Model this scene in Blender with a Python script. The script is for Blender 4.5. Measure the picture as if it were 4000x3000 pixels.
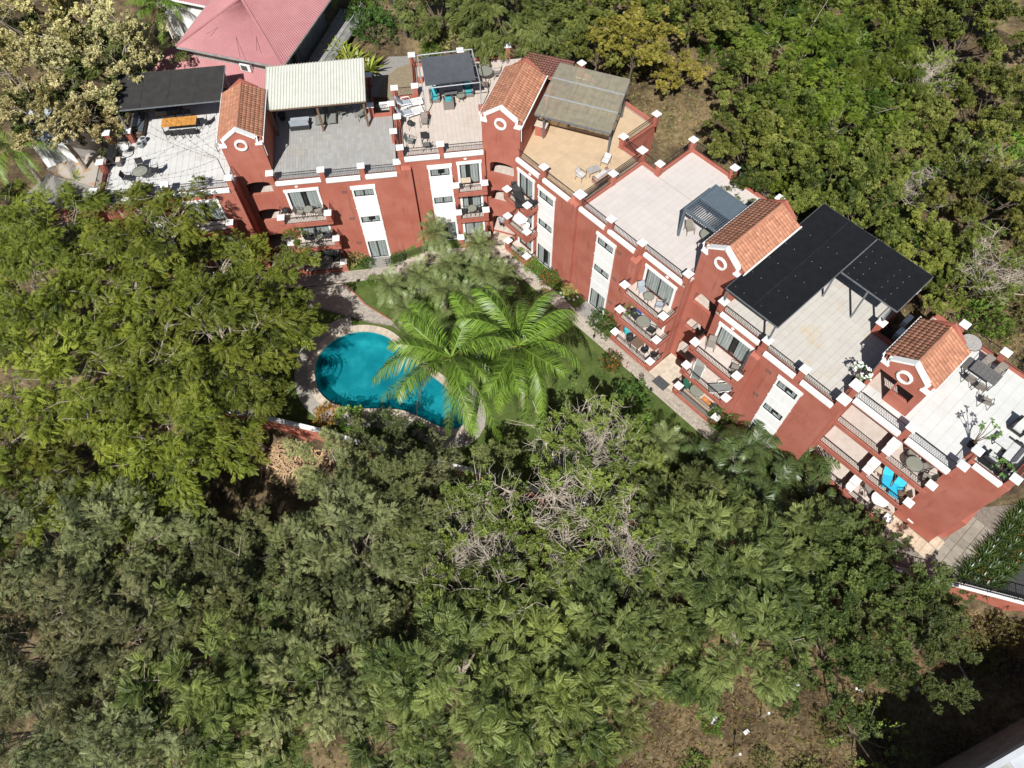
import bpy, math, random
import numpy as np
from mathutils import Vector, Matrix
random.seed(7); rng = np.random.default_rng(7)
for o in list(bpy.data.objects): bpy.data.objects.remove(o)
S = bpy.context.scene; COL = S.collection
R_ = math.radians
# ---------------------------------------------------------------- camera, sky, sun, exposure
cam = bpy.data.cameras.new('camera'); camo = bpy.data.objects.new('camera', cam); COL.objects.link(camo)
CAM = Vector((0, 0, 48)); p_, r_ = R_(60.3), R_(-1.16)
fwd = Vector((0, math.cos(p_), -math.sin(p_))); rt = Vector((1, 0, 0)); up = rt.cross(fwd)
rt, up = math.cos(r_)*rt + math.sin(r_)*up, -math.sin(r_)*rt + math.cos(r_)*up
m3 = Matrix((rt, up, -fwd)).transposed(); camo.matrix_world = Matrix.Translation(CAM) @ m3.to_4x4()
cam.sensor_width = 36; cam.lens = 36*2850/4000; cam.clip_end = 1500; S.camera = camo
W = bpy.data.worlds.new('World'); S.world = W; W.use_nodes = True
SUN_EL, SUN_AZ = 48.5, 77.0          # elevation; azimuth the shadows point to
sky = W.node_tree.nodes.new('ShaderNodeTexSky'); sky.sky_type = 'NISHITA'; sky.sun_disc = False
sky.sun_elevation = R_(SUN_EL); sky.sun_rotation = R_(193); sky.altitude = 100
bg = W.node_tree.nodes['Background']; bg.inputs[1].default_value = 0.05
W.node_tree.links.new(sky.outputs[0], bg.inputs[0])
sl = bpy.data.lights.new('sun', 'SUN'); sl.energy = 5.0; sl.angle = R_(0.5); sl.color = (1, 0.985, 0.95)
so = bpy.data.objects.new('sun', sl); COL.objects.link(so); so.location = (-20, -60, 90)
sd = Vector((math.cos(R_(SUN_AZ))*math.cos(R_(SUN_EL)), math.sin(R_(SUN_AZ))*math.cos(R_(SUN_EL)), -math.sin(R_(SUN_EL))))
so.rotation_euler = sd.to_track_quat('-Z', 'Y').to_euler()
S.view_settings.view_transform = 'Standard'; S.view_settings.look = 'None'; S.view_settings.gamma = 1; S.view_settings.exposure = 0.30
S.render.engine = 'CYCLES'
S.cycles.max_bounces = 6; S.cycles.diffuse_bounces = 2; S.cycles.transparent_max_bounces = 8

# ---------------------------------------------------------------- helpers
def lnk(o, parent=None):
    COL.objects.link(o)
    if parent is not None: o.parent = parent
    return o
def tag(o, label=None, cat=None, group=None, kind=None):
    if label: o['label'] = label
    if cat: o['category'] = cat
    if group: o['group'] = group
    if kind: o['kind'] = kind
    return o
def thing(name, label, cat, loc=(0, 0, 0), rz=0, group=None, sc=1):
    o = bpy.data.objects.new(name, None); o.location = loc; o.rotation_euler = (0, 0, rz); o.empty_display_size = .3
    if sc != 1: o.scale = (sc,)*3
    return tag(lnk(o), label, cat, group)
class M:
    """collects faces into one mesh"""
    def __init__(s): s.v = []; s.f = []
    def add(s, vs, fs):
        n = len(s.v); s.v += [tuple(p) for p in vs]; s.f += [tuple(i+n for i in f) for f in fs]; return s
    def quad(s, *p): return s.add(p, [tuple(range(len(p)))])
    def box(s, x0, x1, y0, y1, z0, z1):
        return s.add([(x0,y0,z0),(x1,y0,z0),(x1,y1,z0),(x0,y1,z0),(x0,y0,z1),(x1,y0,z1),(x1,y1,z1),(x0,y1,z1)],
                     [(0,3,2,1),(4,5,6,7),(0,1,5,4),(1,2,6,5),(2,3,7,6),(3,0,4,7)])
    def bar(s, a, b, w, h=None, up=(0, 0, 1)):
        a = Vector(a); b = Vector(b); d = (b-a).normalized(); h = h or w
        x = d.cross(Vector(up))
        if x.length < 1e-4: x = Vector((1, 0, 0))
        x.normalize(); y = x.cross(d)
        c = [(-1,-1),(1,-1),(1,1),(-1,1)]
        return s.add([q+x*(i*w/2)+y*(j*h/2) for q in (a, b) for i, j in c], [(0,3,2,1),(4,5,6,7),(0,1,5,4),(1,2,6,5),(2,3,7,6),(3,0,4,7)])
    def tube(s, pts, r, n=6, cap=True):
        pts = [Vector(p) for p in pts]; rr = r if hasattr(r, '__len__') else [r]*len(pts); base = len(s.v); k = len(pts)
        px = None
        for i, p in enumerate(pts):
            d = (pts[min(i+1, k-1)]-pts[max(i-1, 0)]).normalized()
            x = d.cross(Vector((0, 0, 1))) if px is None else px - d*px.dot(d)
            if x.length < 1e-3: x = Vector((1, 0, 0)) - d*d.x
            x.normalize(); px = x; y = d.cross(x)
            s.v += [tuple(p + (x*math.cos(2*math.pi*j/n) + y*math.sin(2*math.pi*j/n))*rr[i]) for j in range(n)]
        for i in range(k-1):
            for j in range(n):
                s.f.append((base+i*n+j, base+i*n+(j+1) % n, base+(i+1)*n+(j+1) % n, base+(i+1)*n+j))
        if cap:
            s.f.append(tuple(base+j for j in range(n))[::-1]); s.f.append(tuple(base+(k-1)*n+j for j in range(n)))
        return s
    def prism(s, poly, z0, z1, top=True, bot=False):
        n = len(poly); b = len(s.v)
        s.v += [(p[0], p[1], z0) for p in poly] + [(p[0], p[1], z1) for p in poly]
        for i in range(n): s.f.append((b+i, b+(i+1) % n, b+n+(i+1) % n, b+n+i))
        if top: s.f.append(tuple(b+n+i for i in range(n)))
        if bot: s.f.append(tuple(b+i for i in range(n))[::-1])
        return s
    def disc(s, c, r, z0, z1, n=16):
        return s.prism([(c[0]+r*math.cos(2*math.pi*i/n), c[1]+r*math.sin(2*math.pi*i/n)) for i in range(n)], z0, z1, True, True)
    def lathe(s, prof, n=12, c=(0, 0)):
        b = len(s.v)
        for r, z in prof: s.v += [(c[0]+r*math.cos(2*math.pi*j/n), c[1]+r*math.sin(2*math.pi*j/n), z) for j in range(n)]
        for i in range(len(prof)-1):
            for j in range(n): s.f.append((b+i*n+j, b+i*n+(j+1) % n, b+(i+1)*n+(j+1) % n, b+(i+1)*n+j))
        return s
    def mesh(s, name, mat=None, smooth=False):
        me = bpy.data.meshes.new(name); me.from_pydata(s.v, [], s.f); me.update()
        if mat is not None: me.materials.append(mat)
        if smooth: me.polygons.foreach_set('use_smooth', [True]*len(me.polygons))
        return me
    def build(s, name, mat, parent=None, smooth=False, bevel=0):
        o = lnk(bpy.data.objects.new(name, s.mesh(name, mat, smooth)), parent)
        if bevel:
            b = o.modifiers.new('bevel', 'BEVEL'); b.width = bevel; b.segments = 2; b.limit_method = 'ANGLE'
        return o
def from_mesh(name, me, parent=None, loc=(0, 0, 0), rot=(0, 0, 0), sc=(1, 1, 1)):
    o = bpy.data.objects.new(name, me); o.location = loc; o.rotation_euler = rot; o.scale = sc
    return lnk(o, parent)
def np_mesh(name, V, F, mat, tint=None, smooth=False):
    me = bpy.data.meshes.new(name); k = F.shape[1]
    me.vertices.add(len(V)); me.vertices.foreach_set('co', np.ascontiguousarray(V, np.float32).ravel())
    me.loops.add(F.size); me.loops.foreach_set('vertex_index', np.ascontiguousarray(F, np.int32).ravel())
    me.polygons.add(len(F)); me.polygons.foreach_set('loop_start', np.arange(0, F.size, k, dtype=np.int32))
    me.polygons.foreach_set('loop_total', np.full(len(F), k, np.int32))
    if tint is not None:
        a = me.attributes.new('tint', 'FLOAT', 'FACE'); a.data.foreach_set('value', np.ascontiguousarray(tint, np.float32))
    me.update(calc_edges=True); me.materials.append(mat)
    if smooth: me.polygons.foreach_set('use_smooth', [True]*len(me.polygons))
    return me

# ---------------------------------------------------------------- materials
def nt(name):
    m = bpy.data.materials.new(name); m.use_nodes = True; t = m.node_tree; b = t.nodes['Principled BSDF']
    return m, t, b
def node(t, kind, **kw):
    n = t.nodes.new('ShaderNode'+kind)
    for k, v in kw.items():
        if k == 'ins':
            for i, x in v.items(): n.inputs[i].default_value = x
        else: setattr(n, k, v)
    return n
def c4(c): return (c[0], c[1], c[2], 1)
def noisy(t, scale, detail=4, stretch=None, coord=None, rough=.6):
    g = coord or node(t, 'NewGeometry').outputs['Position']
    if stretch:
        mp = node(t, 'Mapping'); mp.inputs['Scale'].default_value = stretch; t.links.new(g, mp.inputs[0]); g = mp.outputs[0]
    n = node(t, 'TexNoise', ins={'Scale': scale, 'Detail': detail, 'Roughness': rough}); t.links.new(g, n.inputs['Vector']); return n.outputs[0]
def ramp(t, fac, stops):
    r = node(t, 'ValToRGB'); e = r.color_ramp.elements
    while len(e) < len(stops): e.new(0.5)
    for el, (p, c) in zip(e, stops): el.position = p; el.color = c4(c) if hasattr(c, '__len__') else (c, c, c, 1)
    t.links.new(fac, r.inputs[0]); return r.outputs[0]
def mix(t, fac, a, b, mode='MIX'):
    m = node(t, 'Mix', data_type='RGBA', blend_type=mode)
    for sck, v in ((0, fac), (6, a), (7, b)):
        if hasattr(v, 'is_linked'): t.links.new(v, m.inputs[sck])
        else: m.inputs[sck].default_value = v if sck == 0 else c4(v)
    return m.outputs[2]
def mat(name, col, rough=.7, var=.15, scale=3., bump=0., bscale=30., spec=.3, col2=None, objvar=0., metal=0., stops=(.35, .65), stain=None):
    """plain surface: colour varied by noise in world space, slight relief, optional per-object tone"""
    m, t, b = nt(name)
    c2 = col2 or tuple(max(0, x*(1-var)) for x in col); c1 = col if col2 else tuple(min(1, x*(1+var)) for x in col)
    c = ramp(t, noisy(t, scale, 5), [(stops[0], c2), (stops[1], c1)])
    if stain:
        c = mix(t, ramp(t, noisy(t, .45, 7, rough=.7), [(.55, 0), (.72, stain[3])]), c, stain[:3])
        c = mix(t, ramp(t, noisy(t, 1.7, 6, rough=.7), [(.60, 0), (.75, .35)]), c, tuple(x*.62 for x in col))
    if objvar:
        oi = node(t, 'ObjectInfo'); r = ramp(t, oi.outputs['Random'], [(0, 1-objvar), (1, 1+objvar)])
        c = mix(t, 1.0, c, r, 'MULTIPLY')
    t.links.new(c, b.inputs['Base Color']); b.inputs['Roughness'].default_value = rough; b.inputs['Metallic'].default_value = metal
    b.inputs['Specular IOR Level'].default_value = spec
    if bump:
        bp = node(t, 'Bump', ins={'Strength': bump, 'Distance': .02}); t.links.new(noisy(t, bscale, 3), bp.inputs['Height']); t.links.new(bp.outputs[0], b.inputs['Normal'])
    return m
def stucco(name, base, faded, dirt, k=1.):
    m, t, b = nt(name)
    c = ramp(t, noisy(t, .55, 4), [(.35, base), (.72, faded)])
    c = mix(t, ramp(t, noisy(t, 2.2, 6, (1.6, 1.6, .22)), [(.56, 0), (.78, .55*k)]), c, dirt)
    c = mix(t, ramp(t, noisy(t, 9, 6, (1, 1, .35)), [(.66, 0), (.8, .45*k)]), c, faded)
    c = mix(t, 1.0, c, ramp(t, noisy(t, 26, 3), [(.3, .93), (.7, 1.05)]), 'MULTIPLY')
    t.links.new(c, b.inputs['Base Color']); b.inputs['Roughness'].default_value = .85; b.inputs['Specular IOR Level'].default_value = .15
    bp = node(t, 'Bump', ins={'Strength': .35, 'Distance': .02}); t.links.new(noisy(t, 35, 4), bp.inputs['Height']); t.links.new(bp.outputs[0], b.inputs['Normal'])
    return m
RED = stucco('red_stucco', (.365, .115, .078), (.44, .165, .12), (.225, .072, .052), 1.5)
WHITE = stucco('white_paint', (.80, .79, .76), (.84, .83, .80), (.42, .41, .38), .55)
CAPM = stucco('white_cap', (.84, .83, .80), (.86, .85, .82), (.50, .48, .45), .5)
IRON = mat('black_iron', (.018, .018, .02), .45, .2, 8)
DARKF = mat('dark_frame', (.025, .025, .028), .4, .1, 8)
TILE_A = mat('tile_white', (.60, .585, .56), .5, .05, 1.2, objvar=.03, spec=.4, stain=(.42,.38,.32,.5))
TILE_B = mat('tile_grey', (.38, .375, .365), .55, .10, 2.2, objvar=.07, col2=(.34, .325, .30), stain=(.36,.28,.18,.55))
TILE_C = mat('tile_cream', (.56, .475, .41), .5, .06, 1.0, objvar=.03, col2=(.57, .50, .445), stain=(.42,.33,.24,.5))
TILE_D = mat('tile_sand', (.58, .43, .28), .6, .12, 1.6, objvar=.03, col2=(.52, .385, .25), stain=(.40,.28,.15,.5))
TILE_E = mat('tile_rose', (.60, .545, .505), .5, .05, .9, objvar=.025, col2=(.56, .51, .48), stain=(.48,.44,.40,.45))
TILE_F = mat('tile_pale', (.545, .52, .48), .5, .06, .7, objvar=.03, col2=(.52, .485, .435), stain=(.52,.36,.16,.6))
TILE_G = mat('tile_bright', (.64, .64, .615), .5, .05, .8, objvar=.02, col2=(.59, .59, .565), stain=(.48,.48,.45,.5))
TILE_S = mat('tile_balcony', (.56, .48, .42), .55, .08, 2., objvar=.03, stain=(.38,.31,.26,.5))
GROUT = mat('grout', (.33, .29, .25), .9, .15, 6)
CLAY = mat('clay_tile', (.52, .245, .15), .8, .22, 3.5, bump=.15, objvar=.17, col2=(.42, .19, .115))
CLAY2 = mat('clay_tile_faded', (.60, .27, .19), .8, .2, 3.5, objvar=.12, col2=(.52, .22, .16))
GLASS, t_, b_ = nt('window_glass'); b_.inputs['Base Color'].default_value = (.03, .04, .045, 1); b_.inputs['Roughness'].default_value = .04
tr_ = node(t_, 'BsdfTransparent', ins={'Color': (.78, .82, .82, 1)}); mx_ = node(t_, 'MixShader', ins={0: .8})
t_.links.new(b_.outputs[0], mx_.inputs[1]); t_.links.new(tr_.outputs[0], mx_.inputs[2]); t_.links.new(mx_.outputs[0], t_.nodes['Material Output'].inputs[0])
CURT, t_, b_ = nt('curtain'); b_.inputs['Roughness'].default_value = .9
t_.links.new(ramp(t_, noisy(t_, 9, 2, (1, 1, .06)), [(.35, (.50, .50, .48)), (.6, (.76, .75, .71))]), b_.inputs['Base Color'])
ROOM = mat('room_dark', (.05, .045, .04), .9, .3, 1.5)  # near-black tone painted for unlit rooms; also used for soil, hair, vent backing
STONE = mat('beige_stone', (.55, .47, .37), .8, .15, 4, bump=.2)
STEEL = mat('painted_steel', (.14, .15, .16), .45, .15, 5)
GALV = mat('galvanised_tube', (.50, .52, .53), .4, .1, 6, metal=.4)
WOOD = mat('brown_wood', (.16, .10, .065), .7, .25, 6)
ORWOOD = mat('orange_wood', (.62, .30, .075), .45, .2, 3, col2=(.45, .20, .05))
def shade(name, col, c2, sc=2.):
    m, t, b = nt(name); c = ramp(t, noisy(t, sc, 5), [(.3, c2), (.7, col)])
    t.links.new(c, b.inputs['Base Color']); b.inputs['Roughness'].default_value = .9; b.inputs['Specular IOR Level'].default_value = .1
    bp = node(t, 'Bump', ins={'Strength': .4, 'Distance': .03}); t.links.new(noisy(t, 1.6, 3), bp.inputs['Height']); t.links.new(bp.outputs[0], b.inputs['Normal'])
    return m
BLACKCLOTH = shade('black_mesh', (.014, .015, .017), (.010, .011, .013))
CHARCLOTH = shade('charcoal_mesh', (.048, .046, .043), (.034, .033, .032))
GREYCLOTH = shade('grey_mesh', (.10, .105, .115), (.08, .085, .095))
WICKER = mat('grey_wicker', (.20, .18, .16), .8, .3, 30)
BWICKER = mat('brown_wicker', (.15, .10, .07), .8, .3, 30)
RATTAN = mat('rose_rattan', (.34, .22, .17), .8, .25, 30)
CUSH = mat('pale_cushion', (.55, .55, .53), .9, .08, 5)
CUSHD = mat('slate_cushion', (.085, .095, .11), .9, .15, 4)
CUSHG = mat('grey_cushion', (.33, .36, .40), .9, .15, 6)
CUSHB = mat('beige_cushion', (.52, .42, .32), .9, .1, 6)
TEAL = mat('teal_cloth', (.06, .36, .40), .85, .1, 5)
CYAN = mat('cyan_cloth', (.03, .42, .62), .8, .1, 5)
BLUE = mat('blue_cloth', (.02, .10, .55), .8, .1, 5)
SLING = mat('sling_taupe', (.24, .21, .18), .8, .15, 20)
SLINGG = mat('sling_grey', (.21, .215, .20), .8, .15, 20)
SLINGK = mat('sling_black', (.03, .03, .032), .7, .15, 20)
PLASW = mat('white_plastic', (.78, .78, .76), .35, .05, 4)
DECKG = mat('weathered_wood', (.13, .125, .12), .8, .25, 12)
DECKL = mat('silver_wood', (.36, .34, .31), .8, .2, 12)
FRB = mat('bronze_frame', (.10, .085, .07), .45, .2, 8)
POT = mat('clay_pot', (.24, .12, .08), .8, .2, 8)
POTW = mat('pale_pot', (.42, .45, .47), .6, .15, 8)
POTK = mat('black_pot', (.03, .03, .03), .6, .2, 8)
GLS2, t_, b_ = nt('frosted_glass'); b_.inputs['Base Color'].default_value = (.36, .36, .30, 1); b_.inputs['Roughness'].default_value = .15
tr_ = node(t_, 'BsdfTransparent', ins={'Color': (.75, .77, .72, 1)}); mx_ = node(t_, 'MixShader', ins={0: .4})
t_.links.new(b_.outputs[0], mx_.inputs[1]); t_.links.new(tr_.outputs[0], mx_.inputs[2]); t_.links.new(mx_.outputs[0], t_.nodes['Material Output'].inputs[0])
POLY, t_, b_ = nt('polycarbonate'); b_.inputs['Base Color'].default_value = (.23, .205, .13, 1); b_.inputs['Roughness'].default_value = .35
t_.links.new(ramp(t_, noisy(t_, 2.5, 5, (1, 1, 1)), [(.3, (.31, .285, .21)), (.7, (.42, .385, .285))]), b_.inputs['Base Color'])
tr_ = node(t_, 'BsdfTransparent', ins={'Color': (.74, .68, .52, 1)}); mx_ = node(t_, 'MixShader', ins={0: .42})
t_.links.new(b_.outputs[0], mx_.inputs[1]); t_.links.new(tr_.outputs[0], mx_.inputs[2]); t_.links.new(mx_.outputs[0], t_.nodes['Material Output'].inputs[0])

# ---------------------------------------------------------------- the place: frames of the two wings
class Fr:
    def __init__(s, o, ang):
        s.o = o; s.a = R_(ang); s.u = (math.cos(s.a), math.sin(s.a)); s.v = (-math.sin(s.a), math.cos(s.a))
    def w(s, u, v, z=0): return (s.o[0]+u*s.u[0]+v*s.v[0], s.o[1]+u*s.u[1]+v*s.v[1], z)
    def loc(s, x, y): dx, dy = x-s.o[0], y-s.o[1]; return dx*s.u[0]+dy*s.u[1], dx*s.v[0]+dy*s.v[1]
LF = Fr((-11.74, 39.90), 6.0); RF = Fr((6.19, 33.83), -49.0); TF = Fr((-.43, 40.80), -20.5)
ST = 2.87; ZL, ZR = 8.9, 10.2         # storey height, terrace floor of left and right wing
def sst(a, b, x): t = min(1, max(0, (x-a)/(b-a))); return t*t*(3-2*t)
WALL_PTS = [(-60, 30), (-30, 27.3), (-17.06, 24.21), (-13.07, 23.08), (-10.2, 22.0), (-3, 20.0), (5, 17.2), (14, 14.6), (23.24, 12.54), (31.27, 10.08), (60, 2)]
def ywall(x):
    for (x0, y0), (x1, y1) in zip(WALL_PTS, WALL_PTS[1:]):
        if x <= x1: return y0+(y1-y0)*(x-x0)/(x1-x0)
    return 2
def zcourt(x, y):
    a = -9.6+(39.5-y)*.72
    return 1.3*sst(a, a+3.2+max(0, (39.5-y))*.12, x)
POOL = [(-15.15, 28.9), (-15.1, 30.0), (-14.66, 30.96), (-13.74, 31.92), (-12.5, 32.45), (-11.2, 32.5), (-9.9, 32.06), (-8.9, 31.2), (-7.7, 29.9), (-6.4, 28.6), (-5.1, 27.4), (-4.0, 26.0), (-3.45, 24.6), (-3.9, 23.7), (-5.2, 23.75), (-6.8, 24.6), (-8.4, 25.3), (-10.9, 25.45), (-12.86, 25.69), (-14.0, 26.35), (-14.8, 27.4)]
def smooth_poly(P, k=3):
    out = []; n = len(P)
    for i in range(n):
        p0, p1, p2, p3 = P[i-1], P[i], P[(i+1) % n], P[(i+2) % n]
        for j in range(k):
            t = j/k
            out.append(tuple(.5*((2*p1[q])+(-p0[q]+p2[q])*t+(2*p0[q]-5*p1[q]+4*p2[q]-p3[q])*t*t+(-p0[q]+3*p1[q]-3*p2[q]+p3[q])*t**3) for q in (0, 1)))
    return out
POOL = smooth_poly(POOL)
def inside(P, x, y):
    r = False; j = len(P)-1
    for i in range(len(P)):
        if (P[i][1] > y) != (P[j][1] > y) and x < (P[j][0]-P[i][0])*(y-P[i][1])/(P[j][1]-P[i][1])+P[i][0]: r = not r
        j = i
    return r
def offset_poly(P, d):
    out = []; n = len(P)
    for i in range(n):
        a, b = P[i-1], P[(i+1) % n]; tx, ty = b[0]-a[0], b[1]-a[1]; l = math.hypot(tx, ty)
        out.append((P[i][0]-ty/l*d, P[i][1]+tx/l*d))
    return out
_area = sum(POOL[i-1][0]*POOL[i][1]-POOL[i][0]*POOL[i-1][1] for i in range(len(POOL)))
OUT = -1 if _area > 0 else 1
def hash2(x, y): return math.sin(x*.31+1.3*math.sin(y*.23))*math.cos(y*.27+.7*math.sin(x*.19))
def zground(x, y):
    uL, vL = LF.loc(x, y); uR, vR = RF.loc(x, y)
    bR = sst(5, 9.2, vR-max(0, uR-28.3)*1.6); bL = sst(5, 9.2, vL)*sst(-24, -19, uL) if x < 3 else sst(5, 9.2, vL)*(1-sst(2, 8, uL-12))
    b = max(bL, bR)
    zb = 7.2+.10*max(0, max(vR, vL)-10)+.35*hash2(x, y)
    if x < -20: zb = 7.2*sst(-46, -24, x)+.3*hash2(x, y)
    if y > ywall(x): zf = zcourt(x, y)-.25
    else: zf = -1.0+(x+17)/48*1.2+.25*hash2(x*1.4, y*1.4)-.3
    return zf+(zb-zf)*b
# ---------------------------------------------------------------- building pieces (local frame: x along the wing, y away from the courtyard)
def wall_mesh(u0, u1, z0, z1, holes, v0, v1):
    """slab between v0 (front) and v1 (back) with rectangular openings"""
    us = sorted({u0, u1, *[h[0] for h in holes], *[h[1] for h in holes]}); zs = sorted({z0, z1, *[h[2] for h in holes], *[h[3] for h in holes]})
    us = [u for u in us if u0 <= u <= u1]; zs = [z for z in zs if z0 <= z <= z1]
    solid = lambda i, j: 0 <= i < len(us)-1 and 0 <= j < len(zs)-1 and not any(h[0] <= (us[i]+us[i+1])/2 <= h[1] and h[2] <= (zs[j]+zs[j+1])/2 <= h[3] for h in holes)
    m = M()
    for i in range(len(us)-1):
        for j in range(len(zs)-1):
            if not solid(i, j): continue
            a, b, c, d = us[i], us[i+1], zs[j], zs[j+1]
            m.quad((a, v0, c), (b, v0, c), (b, v0, d), (a, v0, d)); m.quad((b, v1, c), (a, v1, c), (a, v1, d), (b, v1, d))
            if not solid(i-1, j): m.quad((a, v1, c), (a, v0, c), (a, v0, d), (a, v1, d))
            if not solid(i+1, j): m.quad((b, v0, c), (b, v1, c), (b, v1, d), (b, v0, d))
            if not solid(i, j-1): m.quad((a, v1, c), (b, v1, c), (b, v0, c), (a, v0, c))
            if not solid(i, j+1): m.quad((a, v0, d), (b, v0, d), (b, v1, d), (a, v1, d))
    return m
def window(root, u0, u1, z0, z1, v, curtain=True, name='window', gap=None):
    """dark framed glazing set back in the opening; curtain hangs behind the glass"""
    f = M(); y0, y1 = v+.01, v+.07; t = .05
    f.box(u0, u1, y0, y1, z0, z0+t); f.box(u0, u1, y0, y1, z1-t, z1); f.box(u0, u0+t, y0, y1, z0+t, z1-t); f.box(u1-t, u1, y0, y1, z0+t, z1-t)
    um = (u0+u1)/2; f.box(um-.035, um+.035, y0+.002, y1-.002, z0+t, z1-t)
    w = f.build(name, DARKF, root)
    for a, b in ((u0+t, um-.035), (um+.035, u1-t)):
        M().quad((a, v+.04, z0+t), (b, v+.04, z0+t), (b, v+.04, z1-t), (a, v+.04, z1-t)).build('pane', GLASS, w)
    if curtain:
        spans = [(u0+.06, u1-.06)] if gap is None else [(u0+.06, u0+(u1-u0)*gap[0]), (u0+(u1-u0)*gap[1], u1-.06)]
        for a, b in spans:
            if b-a < .1: continue
            n = max(6, int((b-a)/.06)); m = M(); y = [v+.125+.025*math.sin(i*1.9)+.012*math.sin(i*.7) for i in range(n+1)]
            for i in range(n):
                x0, x1 = a+(b-a)*i/n, a+(b-a)*(i+1)/n; m.quad((x0, y[i], z0+.03), (x1, y[i+1], z0+.03), (x1, y[i+1], z1-.03), (x0, y[i], z1-.03))
            m.build('curtain', CURT, w, smooth=True)
    return w
PILM = {}
def pillar(root, u, v, z0, z1, w=.38, capw=.55, name='pillar'):
    p = M().box(u-w/2, u+w/2, v-w/2, v+w/2, z0, z1-.1).build(name, RED, root, bevel=.015)
    c = M(); h = capw/2; c.add([(u-h, v-h, z1-.1), (u+h, v-h, z1-.1), (u+h, v+h, z1-.1), (u-h, v+h, z1-.1), (u-h, v-h, z1-.02), (u+h, v-h, z1-.02), (u+h, v+h, z1-.02), (u-h, v+h, z1-.02), (u, v, z1+.05)],
                             [(3,2,1,0), (0,1,5,4), (1,2,6,5), (2,3,7,6), (3,0,4,7), (4,5,8), (5,6,8), (6,7,8), (7,4,8)])
    c.build('cap', CAPM, p, bevel=.012); return p
def rail_mesh(a, b, z0, z1, step=.11):
    a = Vector((*a, 0)); b = Vector((*b, 0)); d = b-a; n = max(1, int(d.length/step)); m = M(); up = Vector((0, 0, 1))
    for i in range(1, n):
        p = a+d*i/n; m.bar(p+up*(z0+.05), p+up*z1, .016)
    return m
def railing(root, a, b, z0, z1, sub=True, step=.115):
    a3, b3 = (*a, 0), (*b, 0); up = lambda p, z: (p[0], p[1], z)
    m = M().bar(up(a, z1), up(b, z1), .04, .03); m.bar(up(a, z0+.06), up(b, z0+.06), .025)
    if sub:
        r = m.build('railing', IRON, root); tag(rail_mesh(a, b, z0, z1-.02, step).build('balusters', IRON, r), kind='stuff')
    else:
        k = rail_mesh(a, b, z0, z1-.02, step); m.add(k.v, k.f); r = m.build('railing', IRON, root)
    return r
def moulding(root, u0, u1, v, z0, z1, proud=.13):
    m = M(); prof = [(v, z0), (v-proud*.55, z0), (v-proud*.7, z0+.05), (v-proud, z0+.09), (v-proud, z1-.03), (v-proud*.8, z1), (v+.12, z1)]
    n = len(prof); m.v = [(u0, y, z) for y, z in prof]+[(u1, y, z) for y, z in prof]
    for i in range(n-1): m.f.append((i, n+i, n+i+1, i+1))
    m.f.append(tuple(range(n))); m.f.append(tuple(range(2*n-1, n-1, -1)))
    return m.build('moulding', WHITE, root)
def tile_floor(root, rects, size, z, matl, name='floor_tile', rot=0, ox=0, oy=0, grid=None, stagger=False, thick=.02, parent_frame=None, gap=.012, lim=300, cond=None):
    """rects in local frame; every tile its own object (edge tiles scaled), the farthest beyond 300 joined"""
    sx, sy = size if hasattr(size, '__len__') else (size, size); cells = []
    for (x0, x1, y0, y1) in rects:
        j = 0; y = y0
        while y < y1-.02:
            h = min(sy, y1-y); x = x0-(sx/2 if stagger and j % 2 else 0)
            while x < x1-.02:
                a, b = max(x, x0), min(x+sx, x1)
                if b-a > .04 and h > .04 and (cond is None or cond(*parent_frame.w((a+b)/2, y+h/2)[:2])): cells.append((a, b, y, y+h))
                x += sx
            y += h; j += 1
    fr = parent_frame
    key = (lambda c: (Vector(fr.w((c[0]+c[1])/2, (c[2]+c[3])/2, z))-CAM).length) if fr else (lambda c: c[2])
    cells.sort(key=key)
    me = M().add([(-.5,-.5,0),(.5,-.5,0),(.5,.5,0),(-.5,.5,0),(-.5,-.5,1),(.5,-.5,1),(.5,.5,1),(-.5,.5,1)], [(4,5,6,7),(0,1,5,4),(1,2,6,5),(2,3,7,6),(3,0,4,7)]).mesh(name, matl)
    for c in cells[:lim]:
        from_mesh(name, me, root, ((c[0]+c[1])/2, (c[2]+c[3])/2, z-thick), sc=(c[1]-c[0]-gap, c[3]-c[2]-gap, thick+random.uniform(0, .002)))
    if len(cells) > lim:
        m = M(); g = gap/2
        for c in cells[lim:]: m.box(c[0]+g, c[1]-g, c[2]+g, c[3]-g, z-thick, z)
        tag(m.build(name+'s', matl, root), kind='stuff')
def balcony(root, u0, u1, v0, vw, zf, caps, floor_tiles=True, front=True, hrail=.66):
    """slab with end pillars and railings: v0 front face, vw wall"""
    b = M().box(u0, u1, v0, vw-.002, zf-.30, zf-.02); b.box(u0, u1, v0, v0+.16, zf-.02, zf+.08)
    b.box(u0, u0+.14, v0+.16, vw-.002, zf-.02, zf+.08); b.box(u1-.14, u1, v0+.16, vw-.002, zf-.02, zf+.08)
    o = b.build('balcony', RED, root)
    M().box(u0+.145, u1-.145, v0+.165, vw-.006, zf-.018, zf+.0).build('floor_covering', TILE_S, o)
    pv = v0+.19
    for cu in caps: pillar(o, cu, pv, zf-.02, zf+.82)
    lo, hi = min(caps), max(caps)
    railing(o, (lo+.19, v0+.1), (hi-.19, v0+.1), zf+.06, zf+hrail+.05, False)
    if lo-u0 < .5: railing(o, (u0+.09, pv+.19), (u0+.09, vw-.03), zf+.06, zf+hrail+.05, False)
    if u1-hi < .5: railing(o, (u1-.09, pv+.19), (u1-.09, vw-.03), zf+.06, zf+hrail+.05, False)
    return o
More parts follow.
